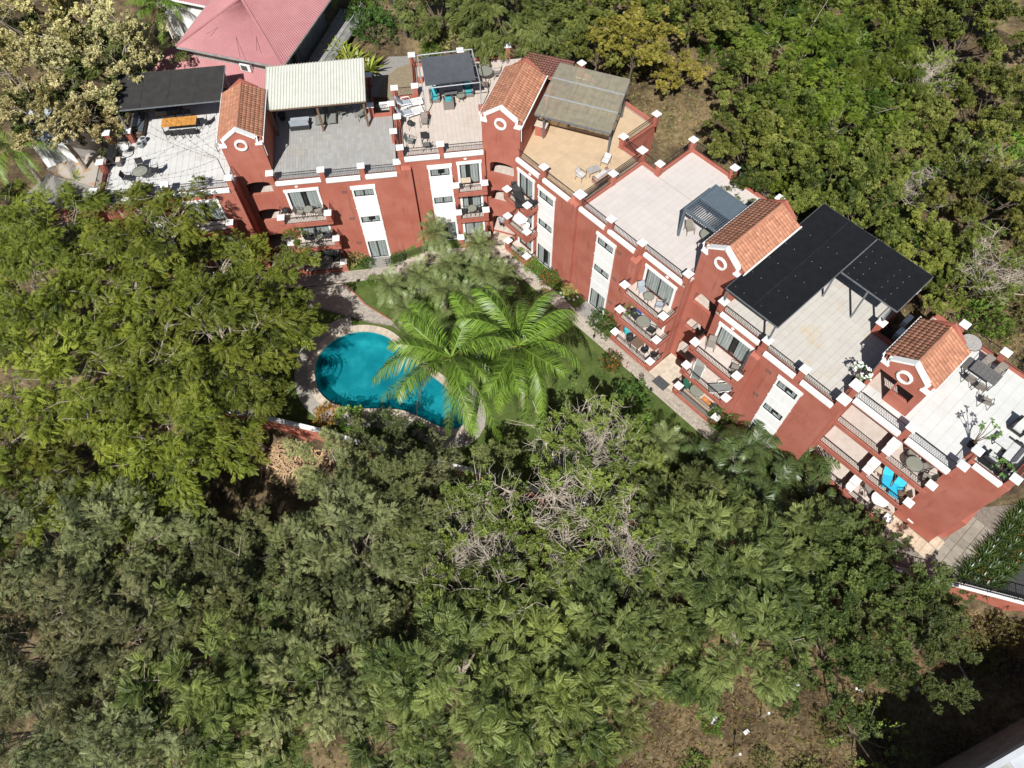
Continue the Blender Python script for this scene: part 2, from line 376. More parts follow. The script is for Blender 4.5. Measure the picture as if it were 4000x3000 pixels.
def sconce(root, u, v, z):
    m = M(); n = 10
    for k in range(4):
        a0, a1 = k*math.pi/8, (k+1)*math.pi/8
        for i in range(n):
            t0, t1 = math.pi*2*i/n, math.pi*2*(i+1)/n
            P = lambda a, t: (u+.13*math.cos(a)*math.cos(t), v-.09*math.sin(a), z+.08*math.cos(a)*math.sin(t))
            m.quad(P(a0, t0), P(a0, t1), P(a1, t1), P(a1, t0))
    m.build('wall_lamp', PLASW, root)
def vent(root, u, z, v):
    m = M(); m.box(u-.18, u+.18, v-.02, v+.02, z-.13, z-.10); m.box(u-.18, u+.18, v-.02, v+.02, z+.10, z+.13); m.box(u-.18, u-.15, v-.02, v+.02, z-.1, z+.1); m.box(u+.15, u+.18, v-.02, v+.02, z-.1, z+.1)
    for i in range(4): m.bar((u-.15, v+.01, z-.07+i*.045), (u+.15, v+.01, z-.07+i*.045), .03, .008)
    f = m.build('vent', FRB, root); M().box(u-.15, u+.15, v+.025, v+.03, z-.1, z+.1).build('backing', ROOM, f)

def trim_door(root, u0, u1, z0, z1, v, w=.17):
    """white plaster surround"""
    m = M(); m.box(u0-w, u0, v-.06, v+.05, z0, z1); m.box(u1, u1+w, v-.06, v+.05, z0, z1); m.box(u0-w-.05, u1+w+.05, v-.09, v+.05, z1, z1+.24)
    return m.build('surround', WHITE, root)

def block(label, fr, gz, zf, segs, floor_rects, core, mould, pillars, doors=(), panels=(), vents=(), balconies=(), pilasters=(), lamps=(), tile=(None, .45), rails=(), kerbs=(), tilekw={}, group='apartment blocks of the red building'):
    root = thing('apartment_block', label, 'apartment block', fr.w(0, 0, 0), fr.a, group)
    F = [zf-ST*k for k in (1, 2, 3)]
    # front walls
    for (u0, u1, v, d) in segs:
        holes = []
        for (a, b) in doors:
            if u0 <= a < u1: holes += [(a, b, f, f+2.05) for f in F]
        for (a, b) in panels:
            if u0 <= a < u1: holes += [(a-.0, b, gz-.4, zf-.68)]
        o = wall_mesh(u0, u1, gz-.6, zf+.22, holes, v, v+.28).build('wall', RED, root)
        if d: pass
    for (a, b) in doors:
        v = [s[2] for s in segs if s[0] <= a < s[1]][0]
        for k, f in enumerate(F):
            window(root, a, b, f+.02, f+2.05, v+.0, name='sliding_door', gap=random.choice([None, None, (.42, .62), (.3, .5)]))
            trim_door(root, a, b, f, f+2.05, v)
    for (a, b) in panels:
        v = [s[2] for s in segs if s[0] <= a < s[1]][0]; top = zf-.68
        g0, g1 = a+.13, b-.17
        hs = [(g0, g1, F[0]+1.13, F[0]+1.8), (g0, g1, F[1]+1.13, F[1]+1.8), (g0, g1, gz+.04, gz+2.08)]
        p = wall_mesh(a, b, gz-.38, top, hs, v-.05, v+.2).build('white_panel', WHITE, root)
        M().box(a-.06, b+.06, v-.11, v+.02, top-.24+.0, top+.02).build('lintel', WHITE, p)
        for q in (F[0]+1.0, F[1]+1.0): M().box(a-.03, b+.03, v-.08, v-.052, q-.0, q+.08).build('sill', WHITE, p)
        for q in (F[0]-.12, F[1]-.12): M().box(a-.05, b+.05, v-.075, v-.052, q, q+.06).build('band', WHITE, p)
        for k, h in enumerate(hs): window(root, h[0], h[1], h[2], h[3], v-.035, name='window' if k < 2 else 'garden_door', gap=random.choice([None, (.45, .55), (.4, .75)]))
    for (u, z) in vents:
        v = [s[2] for s in segs if s[0] <= u < s[1]][0]; vent(root, u, z, v-.004)
    for (u0, u1, v0, v1, zt) in pilasters:
        m = M(); m.add([(u0, v0, gz-.6), (u1, v0, gz-.6), (u1, v1, gz-.6), (u0, v1, gz-.6), (u0, v0, zt-.25), (u1, v0, zt-.25), (u1, v1, zt), (u0, v1, zt)], [(0,1,5,4), (1,2,6,5), (3,0,4,7), (4,5,6,7)])
        o = m.build('pilaster', RED, root, bevel=.02); M().box((u0+u1)/2-.14, (u0+u1)/2+.14, v0-.012, v0+.03, zt-.75, zt-.45).build('raised_square', RED, o)
    for (u0, u1, v) in mould: moulding(root, u0, u1, v, zf-.1, zf+.25)
    for (u, v) in lamps: sconce(root, u, v-.002, zf-.35)
    # body
    M().prism(core, gz-.8, zf-.02, True).build('body', RED, root)
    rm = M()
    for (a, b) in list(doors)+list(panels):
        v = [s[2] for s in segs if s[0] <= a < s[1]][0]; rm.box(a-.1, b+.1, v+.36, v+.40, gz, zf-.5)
    rm.build('room_shade_sheet', ROOM, root)  # dark sheet close behind the glass, its colour stands in for room shade
    slab = M().prism([(p[0], p[1]-(.5 if i < 2 else 0)) for i, p in enumerate(core)], zf-.05, zf-.004, True).build('terrace_floor', GROUT, root)
    tile_floor(slab, floor_rects, tile[1], zf+.012, tile[0], parent_frame=fr, **tilekw)
    for (a, b, th) in kerbs:
        m = M(); m.bar((*a, zf+.12), (*b, zf+.12), th, .24); m.build('kerb', RED, root)
    for (u, v, *k) in pillars: pillar(root, u, v, zf-.0, zf+1.1, *(k or ()))
    for (a, b) in rails: railing(root, a, b, zf+.24, zf+.98)
    for (u0, u1, v0, vw, caps) in balconies:
        for k, f in enumerate(F): balcony(root, u0, u1, v0, vw, f, caps)
    return root

# A: far left, half hidden by the feathery tree
A = block('red apartment block with white tiled terrace, wooden dining table and string lights', LF, 0, ZL,
    [(-18.0, -8.25, 0, 0)], [(-17.75, -8.3, .3, 6.1), (-16.1, -8.3, 6.1, 9.9)],
    [(-18.0, .5), (-8.25, .5), (-8.25, 10.1), (-16.3, 10.1), (-16.3, 6.3), (-18.0, 6.3)],
    [(-17.6, -13.2, 0), (-12.6, -8.6, 0)], [(-17.9, .2), (-12.9, .2), (-8.42, .25), (-17.9, 3.1), (-17.9, 6.2), (-16.35, 6.2), (-16.35, 10.0), (-12.3, 10.0)],
    doors=[(-12.2, -9.9)], panels=[(-15.6, -13.9)], vents=[(-13.3, 7.6)], balconies=[(-13.0, -9.1, -1.2, -.02, (-12.8, -9.3))],
    tile=(TILE_A, .45), rails=[((-12.7, .12), (-8.6, .12)), ((-17.7, .12), (-13.1, .12)), ((-17.9, .4), (-17.9, 2.9)), ((-17.9, 3.3), (-17.9, 6.0)), ((-17.7, 6.2), (-16.6, 6.2)), ((-16.35, 6.4), (-16.35, 9.8)), ((-8.3, .45), (-8.3, 1.45)), ((-16.1, 10.0), (-8.5, 10.0))],
    kerbs=[((-17.9, .3), (-17.9, 6.3), .18), ((-16.3, 6.3), (-16.3, 10.1), .18), ((-16.2, 10.02), (-8.3, 10.02), .18)])
# B
B = block('red apartment block with grey plank-tiled terrace under a white corrugated canopy', LF, 0, ZL,
    [(-5.62, -1.85, .18, 0), (-1.85, 3.95, 0, 0)], [(-5.45, 3.6, .35, 6.45), (-5.45, 1.75, 6.45, 10.1)],
    [(-5.6, .6), (3.9, .6), (3.9, 6.6), (1.9, 6.6), (1.9, 10.3), (-5.6, 10.3)],
    [(-5.28, -1.98, .18), (-1.6, .9, 0), (1.28, 3.6, 0)], [(-5.48, .32), (-1.8, .2), (1.1, .2), (3.72, .25), (3.6, 3.5), (3.55, 6.6), (1.95, 6.6), (1.9, 10.2), (-1.7, 10.2)],
    doors=[(-4.72, -2.57)], panels=[(0.02, 1.77)], vents=[(-.55, 7.72), (-.55, 4.86), (-.55, 2.0)], lamps=[(-3.9, .18)],
    balconies=[(-5.72, -1.78, -1.22, .16, (-5.5, -2.0))], pilasters=[(3.95, 4.68, -.32, .3, 9.85)],
    tile=(TILE_B, (.22, .66)), tilekw=dict(gap=.012), rails=[((-5.3, .25), (-2.0, .25)), ((-1.6, .12), (.9, .12)), ((1.3, .12), (3.55, .12)), ((3.68, .5), (3.68, 3.3)), ((3.62, 3.7), (3.6, 6.4)), ((2.15, 6.6), (3.35, 6.6)), ((1.9, 6.8), (1.9, 10.0))],
    kerbs=[((3.74, .3), (3.74, 6.5), .2), ((1.9, 6.52), (3.6, 6.52), .2), ((1.88, 6.7), (1.88, 10.3), .2), ((-5.5, 10.2), (1.9, 10.2), .2)])
# C
Cb = block('red apartment block in the inner corner with cream tiled terrace and grey shade sail', LF, 1.3, ZR,
    [(4.0, 10.15, 0, 0)], [(4.3, 10.2+.5*(.3+.33*j), .3+.33*j, .63+.33*j) for j in range(19)]+[(5.65, 10.2+.5*(6.57+.33*j), 6.57+.33*j, 6.9+.33*j) for j in range(11)],
    [(4.0, .5), (10.15, .5), (10.3, 1.0), (12.6, 7.0), (13.3, 10.5), (5.45, 10.5), (5.45, 6.7), (4.0, 6.7)],
    [(4.32, 6.88, 0), (7.2, 10.05, 0)], [(4.12, .25), (7.02, .22), (4.08, 3.5), (4.0, 6.7), (5.55, 6.72), (5.5, 10.4), (9.33, 10.45), (13.1, 10.5)],
    doors=[(8.22, 9.66)], panels=[(5.9, 7.62)], lamps=[(8.7, 0)], balconies=[(7.58, 10.14, -1.0, -.02, (7.78, 9.95))],
    tile=(TILE_C, .33), rails=[((4.35, .12), (6.8, .12)), ((7.25, .12), (10.05, .12)), ((4.05, .5), (4.05, 3.3)), ((4.05, 3.7), (4.05, 6.5)), ((4.3, 6.7), (5.3, 6.7)), ((5.5, 6.95), (5.5, 10.2)), ((5.75, 10.42), (9.1, 10.42)), ((9.55, 10.42), (12.9, 10.42))],
    kerbs=[((4.05, .3), (4.05, 6.7), .2), ((4.1, 6.66), (5.4, 6.66), .2), ((5.5, 6.8), (5.5, 10.5), .2), ((5.5, 10.42), (13.2, 10.42), .2)])
# D
D = block('red apartment block with sand coloured terrace and translucent steel canopy', RF, 1.3, ZR,
    [(-8.45, -2.2, 0, 0)], [(-2.4-.5*math.ceil((6.1+.54*(.3+.5*j))/.5), -2.4, .3+.5*j, .8+.5*j) for j in range(12)]+[(-4.4-.5*math.ceil((4.1+.54*(6.3+.5*j))/.5), -4.4, 6.3+.5*j, 6.8+.5*j) for j in range(7)],
    [(-8.45, .5), (-2.2, .5), (-2.2, 6.55), (-4.15, 6.55), (-4.15, 10.15), (-12.1, 10.15), (-10.6, 4.0), (-8.9, .9)],
    [(-8.4, -6.08, 0), (-5.6, -2.6, 0)], [(-5.82, .22), (-2.25, .25, .5, .7), (-4.15, 6.5), (-4.15, 10.0), (-11.95, 10.0)],
    doors=[(-8.1, -6.65)], panels=[(-6.05, -4.33)], lamps=[(-7.0, 0)], balconies=[(-8.55, -5.95, -1.22, -.02, (-8.36, -6.14))],
    pilasters=[(-2.85, -2.05, -.32, .3, 10.9-.1)], tile=(TILE_D, .5), tilekw=dict(gap=.006),
    rails=[((-8.4, .12), (-6.05, .12)), ((-5.6, .12), (-2.55, .12)), ((-2.3, .5), (-2.3, 3.1)), ((-2.3, 3.5), (-2.3, 6.3)), ((-4.1, 6.5), (-2.5, 6.5)), ((-4.15, 6.7), (-4.15, 9.8))],
    kerbs=[((-4.15, 6.6), (-4.15, 10.1), .2), ((-4.2, 6.5), (-2.2, 6.5), .2), ((-12, 10.05), (-4.1, 10.05), .2)])
# E
Eb = block('red apartment block with wide rose tiled terrace and small grey pergola', RF, 1.3, ZR,
    [(-2.2, 3.4, 0, 0), (3.4, 7.35, .33, 0)], [(-1.95, 7.3, .5, 6.3), (-.4, 7.3, 6.3, 9.9)],
    [(-2.2, .75), (7.35, .75), (7.35, 10.1), (-.55, 10.1), (-.55, 6.45), (-2.2, 6.45)],
    [(-1.95, .42, 0), (.8, 3.2, 0), (3.8, 7.1, .33)], [(.72, .22), (3.49, .25), (7.2, .52), (-2.1, 3.32), (-2.3, 6.48, .45, .62), (-.55, 6.4), (-.55, 9.95), (3.23, 9.95), (7.1, 9.95)],
    doors=[(4.3, 6.65)], panels=[(-.1, 1.63)], vents=[(2.0, 9.1), (2.0, 6.23), (2.0, 3.4)], lamps=[(5.9, .33)],
    balconies=[(3.45, 7.42, -1.22, .31, (3.67, 7.2))], pilasters=[(3.1, 3.72, -.26, .4, 9.9)], tile=(TILE_E, .48), tilekw=dict(gap=.008),
    rails=[((-2.0, .12), (.5, .12)), ((.9, .12), (3.3, .12)), ((3.7, .42), (7.0, .42)), ((-2.05, .5), (-2.05, 3.1)), ((-2.05, 3.5), (-2.05, 6.3)), ((-2.0, 6.45), (-.8, 6.45)), ((-.55, 6.65), (-.55, 9.75)), ((-.3, 10.0), (3.0, 10.0)), ((3.45, 10.0), (6.9, 10.0)), ((7.25, .75), (7.25, 1.2))],
    kerbs=[((-2.05, .4), (-2.05, 6.4), .2), ((-2.1, 6.45), (-.5, 6.45), .2), ((-.55, 6.5), (-.55, 10.1), .2), ((-.5, 10.0), (7.3, 10.0), .2)])
# F
Fb = block('red apartment block with pale tiled terrace half covered by black shade mesh', RF, 1.3, ZR,
    [(9.95, 13.45, .33, 0), (13.45, 19.3, 0, 0)], [(10.05, 18.95, .6, 6.1), (10.05, 17.4, 6.1, 9.9)],
    [(9.95, .75), (19.3, .75), (19.3, 6.3), (17.6, 6.3), (17.6, 10.1), (9.95, 10.1)],
    [(10.3, 13.3, .33), (13.95, 16.2, 0), (16.68, 18.9, 0)], [(10.1, .52), (13.72, .22), (16.44, .22), (19.15, .22, .46, .66), (19.1, 1.54, .5, .68), (17.55, 6.32), (17.5, 9.95), (13.8, 9.95)],
    doors=[(10.65, 13.0)], panels=[(15.42, 17.13)], vents=[(14.75, 9.1), (14.75, 6.23)], lamps=[(11.4, .33)],
    balconies=[(9.72, 13.62, -1.22, .31, (9.97, 13.42))], pilasters=[(13.3, 13.9, -.26, .4, 9.9)], tile=(TILE_F, .45),
    rails=[((10.3, .42), (13.5, .42)), ((13.95, .12), (16.2, .12)), ((16.65, .12), (18.9, .12)), ((17.7, 6.3), (19.0, 6.3)), ((17.55, 6.55), (17.55, 9.75)), ((19.05, .5), (19.05, 1.25)), ((14.0, 10.0), (17.3, 10.0))],
    kerbs=[((17.55, 6.3), (17.55, 10.1), .2), ((17.6, 6.25), (19.3, 6.25), .2), ((10, 10.0), (17.5, 10.0), .2)])
# small panel door replaced on F by a dark sliding window at ground level is hidden by palms
# G: end block, deep balconies in front of its wall
def block_g():
    root = thing('apartment_block', 'red end block with stacked open balconies and bright tiled terrace', 'apartment block', RF.w(0, 0, 0), RF.a, 'apartment blocks of the red building')
    zf, gz = ZR, 1.3; F = [zf-ST*k for k in (1, 2, 3)]
    wall_mesh(25.95, 28.45, gz-.6, zf+.22, [], 2.72, 2.98).build('wall', RED, root)
    M().box(28.2, 28.45, 2.99, 10.2, gz-.6, zf+.22).build('end_wall', RED, root)
    wall_mesh(19.3, 25.95, gz-.6, zf-.3, [(20.0, 22.0, f, f+2.05) for f in F]+[(23.4, 25.4, f, f+2.05) for f in F], 4.3, 4.5).build('balcony_wall', RED, root)
    for f in F:
        for a in (20.0, 23.4): window(root, a, a+2.0, f+.02, f+2.05, 4.33, name='sliding_door')
    M().box(19.9, 25.6, 4.62, 4.66, gz, zf-.5).build('room_shade_sheet', ROOM, root)  # dark-coloured sheet again in place of the shaded rooms
    M().box(25.8, 25.948, 2.73, 4.3, gz-.6, zf-.33).build('side_wall', RED, root)
    M().box(19.3, 19.45, 1.32, 4.3, gz-.6, zf-.3).build('side_wall', RED, root)
    M().box(22.66, 22.84, 2.9, 4.3, gz-.6, zf-.3).build('party_wall', RED, root)
    core = [(19.3, 4.5), (28.2, 4.5), (28.2, 10.2), (19.3, 10.2)]
    M().prism(core, gz-.6, zf-.02).build('body', RED, root)
    M().box(25.99, 28.19, 2.99, 4.5, gz-.6, zf-.02).build('body', RED, root)
    M().box(19.3, 25.98, 1.32, 4.5, zf-.32, zf-.02).build('terrace_slab', RED, root)
    sl_ = M().prism([(19.35, 1.4), (25.95, 1.4), (25.95, 2.8), (28.3, 2.8), (28.3, 10.1), (19.35, 10.1)], zf-.018, zf-.004).build('terrace_floor', GROUT, root)
    tile_floor(sl_, [(19.45, 25.85, 1.5, 2.9), (19.45, 28.15, 2.9, 10.0)], .6, zf+.012, TILE_G, parent_frame=RF, gap=.008)
    moulding(root, 19.5, 22.55, 1.32, zf-.1, zf+.25, .16); moulding(root, 22.98, 25.68, 1.32, zf-.1, zf+.25, .16); moulding(root, 26.35, 28.0, 2.72, zf-.1, zf+.25)
    for f in F:
        o = M().box(19.46, 25.8, 1.32, 4.3, f-.26, f-.02).box(19.46, 25.8, 1.32, 1.48, f-.02, f+.1).build('balcony', RED, root)
        M().box(19.47, 25.79, 1.485, 4.29, f-.018, f).build('floor_covering', TILE_S, o)
        pillar(o, 22.75, 1.55, f, f+.82); pillar(o, 25.7, 1.55, f, f+.82)
        railing(o, (19.5, 1.42), (22.55, 1.42), f+.08, f+.74, False); railing(o, (22.95, 1.42), (25.5, 1.42), f+.08, f+.74, False)
        for u in (20.9, 22.3, 23.6, 24.9): M().add([(u, 1.33, f-.26), (u+.14, 1.33, f-.26), (u, 1.9, f-.26), (u+.14, 1.9, f-.26), (u, 1.9, f-.55), (u+.14, 1.9, f-.55)], [(0,2,4), (1,5,3), (0,4,5,1), (2,3,5,4)]).build('bracket', RED, o)
        M().box(22.5, 23.0, 2.0, 2.9, f, f+.62).build('divider', RED, o)
        M().box(22.45, 23.05, 1.95, 2.9, f+.62, f+.72).build('divider_cap', CAPM, o)
    for u, v in ((22.75, 1.52), (25.9, 1.55), (28.2, 2.95), (25.95, 2.95), (21.0, 9.9), (23.7, 9.9), (28.1, 9.9)): pillar(root, u, v, zf, zf+1.1)
    for a, b in (((19.6, 1.45), (22.5, 1.45)), ((23.0, 1.45), (25.65, 1.45)), ((26.2, 2.85), (28.0, 2.85)), ((21.25, 10.0), (23.45, 10.0)), ((23.95, 10.0), (27.9, 10.0)), ((28.25, 3.2), (28.25, 9.7)), ((25.92, 1.8), (25.92, 2.7))): railing(root, a, b, zf+.24, zf+.98)
    for a, b in (((19.4, 10.05), (28.3, 10.05)), ((28.25, 2.9), (28.25, 10.1))): M().bar((*a, zf+.12), (*b, zf+.12), .2, .24).build('kerb', RED, root)
    M().box(28.46, 29.0, 3.6, 9.0, gz-.6, 4.2).build('low_annex', RED, root); M().box(26.6, 27.0, 2.66, 2.718, 1.9, 2.0).build('wall_mark', WHITE, root)
    return root
G = block_g()

# ---------------------------------------------------------------- stair towers
def barrel_tile(w, l, r=.055):
    m = M(); n = 6
    for j, y in enumerate((0, l)):
        rr = r*(1.0 if j == 0 else .85)
        for i in range(n+1):
            a = math.pi*i/n; m.v.append((-w/2*math.cos(a)*(1 if j == 0 else .92), y, rr*math.sin(a)*1.15+(.02 if j == 0 else 0)))
    for i in range(n): m.f.append((i+1, i, n+1+i, n+2+i))
    m.f.append(tuple(range(n+1)))
    return m.mesh('roof_tile', CLAY, True)
TILE_ME = {}
def gable_poly(hw, zf0, step, apex):
    return [(-hw, zf0), (-hw+.42, zf0), (-hw+.36, zf0+step), (0, apex), (hw-.36, zf0+step), (hw-.42, zf0), (hw, zf0)]
def tower(label, fr, uc, vf, gz, zf, depth, arches=True, hw=1.45, dz=0, tilemat=CLAY):
    """stair tower: front wall with arches, gable with ring window, clay tiled roof"""
    root = thing('stair_tower', label, 'stair tower', fr.w(uc, vf, 0), fr.a, 'stair towers with clay tiled roofs')
    zfoot = zf+2.72+dz; apex = zfoot+1.35; F = [zf-ST*k for k in (1, 2, 3)]
    if arches:
        m = M(); n = 10; a, b = -.95, .95; xs = [a+(b-a)*i/n for i in range(n+1)]
        arc = lambda x: .32*math.sqrt(max(0, 1-(x/.95)**2))
        def col(x0, x1, za0, za1, zb0, zb1):   # front quad + back quad
            m.quad((x0, 0, za0), (x1, 0, za1), (x1, 0, zb1), (x0, 0, zb0)); m.quad((x1, .22, za1), (x0, .22, za0), (x0, .22, zb0), (x1, .22, zb1))
        for x0, x1 in ((-hw, a), (b, hw)): col(x0, x1, gz-.6, gz-.6, zfoot, zfoot)
        for i in range(n):
            x0, x1 = xs[i], xs[i+1]; lo = None
            edges = []
            for f in reversed(F):
                sill = f+.78 if f > gz+1 else f-.3; top = f+1.72
                edges.append((sill, top))
            z = gz-.6; prev = (z, z)
            for sill, top in edges:
                if sill > prev[0]+.05: col(x0, x1, prev[0], prev[1], sill, sill); m.quad((x0, 0, sill), (x1, 0, sill), (x1, .22, sill), (x0, .22, sill))
                prev = (top+arc(x0), top+arc(x1)); m.quad((x0, .22, prev[0]), (x1, .22, prev[1]), (x1, 0, prev[1]), (x0, 0, prev[0]))
            col(x0, x1, prev[0], prev[1], zfoot, zfoot)
        for sill, top in edges:
            for x in (a, b): m.quad((x, 0, sill), (x, .22, sill), (x, .22, top), (x, 0, top))
        m.build('front_wall', RED, root)
        for f in F:
            fl = M().box(-hw+.02, hw-.02, .23, depth, f-.2, f).build('landing', RED, root)
            tile_floor(fl, [(-hw+.05, hw-.05, .24, 2.6)], .42, f+.014, TILE_S, thick=.012)
            M().box(-hw+.02, hw-.02, 3.0, 3.15, f, f+ST-.22).build('landing_wall', RED, root)
    else:
        wall_mesh(-hw, hw, zf-.02, zfoot, [(-hw+.18, -.12, zf-.02, zf+2.1), (-.02, 1.02, zf+1.05, zf+1.92)], 0, .2).build('front_wall', RED, root)
        g = M()
        for i in range(9): g.bar((.02+i*.12, .1, zf+1.05), (.14+i*.12, .1, zf+1.92), .02)
        g.build('grille', IRON, root); M().box(-hw+.1, hw-.1, .25, depth, zf+.016, zf+.03).build('landing', TILE_S, root)
    for x in (-hw, hw-.2): M().box(x, x+.2, .221 if arches else .201, depth, gz-.6 if arches else zf, zfoot+.28).build('side_wall', RED, root)
    P = gable_poly(hw, zfoot, .55, apex)
    def gable(y0, y1, name):
        g = M(); k = len(P); g.v = [(x, y0, z) for x, z in P]+[(x, y1, z) for x, z in P]
        g.f = [(0,1,2,3,4,5,6)[1:6], tuple(range(k+5, k, -1))]
        for i in range(k-1): g.f.append((i, k+i, k+i+1, i+1))
        return g.build(name, RED, root)
    gf = gable(.002, .24, 'gable'); gable(depth-.2, depth+.02, 'back_gable')
    M().box(-hw, hw, depth-.2, depth, gz-.6 if arches else zf, zfoot-.002).build('back_wall', RED, root)
    # white coping on the front gable: one mesh following the outline
    c = M(); t = .13
    for i in range(len(P)-1):
        (x0, z0), (x1, z1) = P[i], P[i+1]; a, b = Vector((x0, .11, z0)), Vector((x1, .11, z1)); d = (b-a).normalized(); q = .04
        c.bar(a-d*q+Vector((0, 0, 0)), b+d*q, .36, t, (0, -1, 0) if abs(d.z) > .9 else (0, 0, 1))
    c.build('coping', WHITE, gf)
    # ring window
    zc = zfoot+.02; rg = M(); n = 24; prof = [(.30, .0), (.30, -.10), (.36, -.13), (.44, -.10), (.46, .0)]
    for i in range(n):
        a = 2*math.pi*i/n; rg.v += [(r*math.cos(a), y, zc+r*math.sin(a)*1.06) for r, y in prof]
    k = len(prof)
    for i in range(n):
        for j in range(k-1): rg.f.append((i*k+j, i*k+j+1, ((i+1) % n)*k+j+1, ((i+1) % n)*k+j))
    rg.build('ring', WHITE, gf, smooth=False)
    # roof
    ze, zr_, ov = zfoot+.40, apex-.20, .12; L_ = depth-.45
    rf = M().add([(-hw-ov, .25, ze-.06), (0, .25, zr_-.06), (0, depth-.2, zr_-.06), (-hw-ov, depth-.2, ze-.06), (hw+ov, .25, ze-.06), (hw+ov, depth-.2, ze-.06)], [(0,1,2,3), (1,4,5,2)]).build('roof', tilemat, root)
    sl = math.hypot(hw+ov, zr_-ze); ang = math.atan2(zr_-ze, hw+ov); cw, cl = .225, .36; nc = int(L_/cw); nr = int(sl/(cl*.86))+1; step = sl/nr
    key = tilemat.name
    if key not in TILE_ME: TILE_ME[key] = barrel_tile(.235, .40); TILE_ME[key].materials.clear(); TILE_ME[key].materials.append(tilemat)
    for s in (-1, 1):
        for i in range(nc):
            for j in range(nr):
                d = j*step; x = s*(hw+ov-d*math.cos(ang)); z = ze-.045+d*math.sin(ang); y = .27+(i+.5)*L_/nc
                from_mesh('roof_tile', TILE_ME[key], rf, (x, y, z+random.uniform(-.006, .008)), (0, 0, 0) if 0 else (ang*1.0+.03, 0, math.pi/2 if s > 0 else -math.pi/2))
    rm = M()
    for i in range(int(L_/.36)):
        y = .27+i*.36
        rm.lathe([(0, 0)], 3) if 0 else None
        for jj, (yy, r) in enumerate(((y, .13), (y+.38, .11))):
            b = len(rm.v); rm.v += [(r*math.cos(math.pi*q/6), yy, zr_-.03+r*.8*math.sin(math.pi*q/6)) for q in range(7)]
        b = len(rm.v)-14
        rm.f += [(b+q, b+q+1, b+8+q, b+7+q) for q in range(6)]
    rm.build('ridge_tiles', tilemat, rf, smooth=True)
    for s in (-1, 1):
        M().bar((s*(hw+ov+.05), .15, ze-.09), (s*(hw+ov+.05), depth-.1, ze-.09), .09, .08).build('gutter', WHITE, rf)
        M().tube([(s*(hw+ov+.05), .3, ze-.12), (s*(hw+.04), .12, ze-.5), (s*(hw+.04), .12, ze-1.6)], .035).build('downpipe', WHITE, rf)
    return root
tower('red stair tower with clay tiled roof beside the terrace with string lights', LF, -7.0, 1.52, 0, ZL, 5.5)
tower('red stair tower with clay tiled roof in the inner corner behind the palms', TF, 0, 0, 1.3, ZR, 5.6)
tower('red stair tower with clay tiled roof between small grey pergola and black shade mesh', RF, 8.65, 1.3, 1.3, ZR, 5.8)
tower('short red stair hut with clay tiled roof and doorway on the end terrace', RF, 20.67, 2.6, 1.3, ZR, 4.0, arches=False)
# stair treads / slabs linking the towers at ground level
# low tiled roof behind the corner tower
def low_roof():
    root = thing('tiled_lean_roof', 'low clay tiled roof behind the corner stair tower', 'roof', TF.w(0, 0, 0), TF.a)
    m = M(); z0, z1 = ZR+2.0, ZR+2.7
    P = [(-1.3, 5.65), (3.4, 5.65), (3.0, 8.9), (-.6, 9.2)]; top = M()
    top.add([(-1.4, 5.66, z1), (3.0, 5.66, z1-.1), (2.7, 8.8, z0-.1), (-.9, 9.0, z0)], [(0, 1, 2, 3)]).build('roof_deck', CLAY2, root)
    me = barrel_tile(.235, .40); me.materials.clear(); me.materials.append(CLAY2); me2 = barrel_tile(.235, .40)
    n = 17; nr = 9; ang = math.atan2(z1-z0, 3.3)
    for i in range(n):
        for j in range(nr):
            y = 8.95-j*.355; f = (y-5.66)/3.3; xa, xb = -1.4+.5*f, 3.0-.3*f; x = xa+(xb-xa)*(i+.5)/n
            from_mesh('roof_tile', me2 if i < 7 else me, root, (x, y, z0+(8.95-y)*math.tan(ang)+.02), (ang, 0, math.pi))
    M().box(-1.2, 2.8, 5.7, 8.7, ZR-.1, z0-.2).build('wall', RED, root)
low_roof()
# ---------------------------------------------------------------- furniture kinds (built once, copied); local: z=0 floor, faces -y
KIND = {}
def leg4(w, d, h, r=.02, splay=.03):
    return [('leg', M().tube([(sx*(w/2+splay), sy*(d/2+splay), 0), (sx*w/2, sy*d/2, h)], r, 5)) for sx in (-1, 1) for sy in (-1, 1)]
def k_chair(seat, frame, h=.44, arms=True, bh=.92):
    P = [('seat', M().box(-.25, .25, -.25, .24, h-.025, h+.02), seat), ('backrest', M().add([(-.24, .22, h+.06), (.24, .22, h+.06), (.24, .36, bh), (-.24, .36, bh), (-.24, .25, h+.06), (.24, .25, h+.06), (.24, .39, bh), (-.24, .39, bh)], [(0,1,2,3), (7,6,5,4), (0,4,5,1), (3,2,6,7), (1,5,6,2), (0,3,7,4)]), seat)]
    for n, m in leg4(.5, .48, h): P.append((n, m, frame))
    if arms:
        for s in (-1, 1): P.append(('armrest', M().tube([(s*.28, -.25, h), (s*.29, -.24, h+.2), (s*.29, .1, h+.22), (s*.26, .28, h+.3)], .018, 5), frame))
    P.append(('back_frame', M().tube([(-.25, .23, h), (-.25, .37, bh), (.25, .37, bh), (.25, .23, h)], .018, 5), frame))
    return P
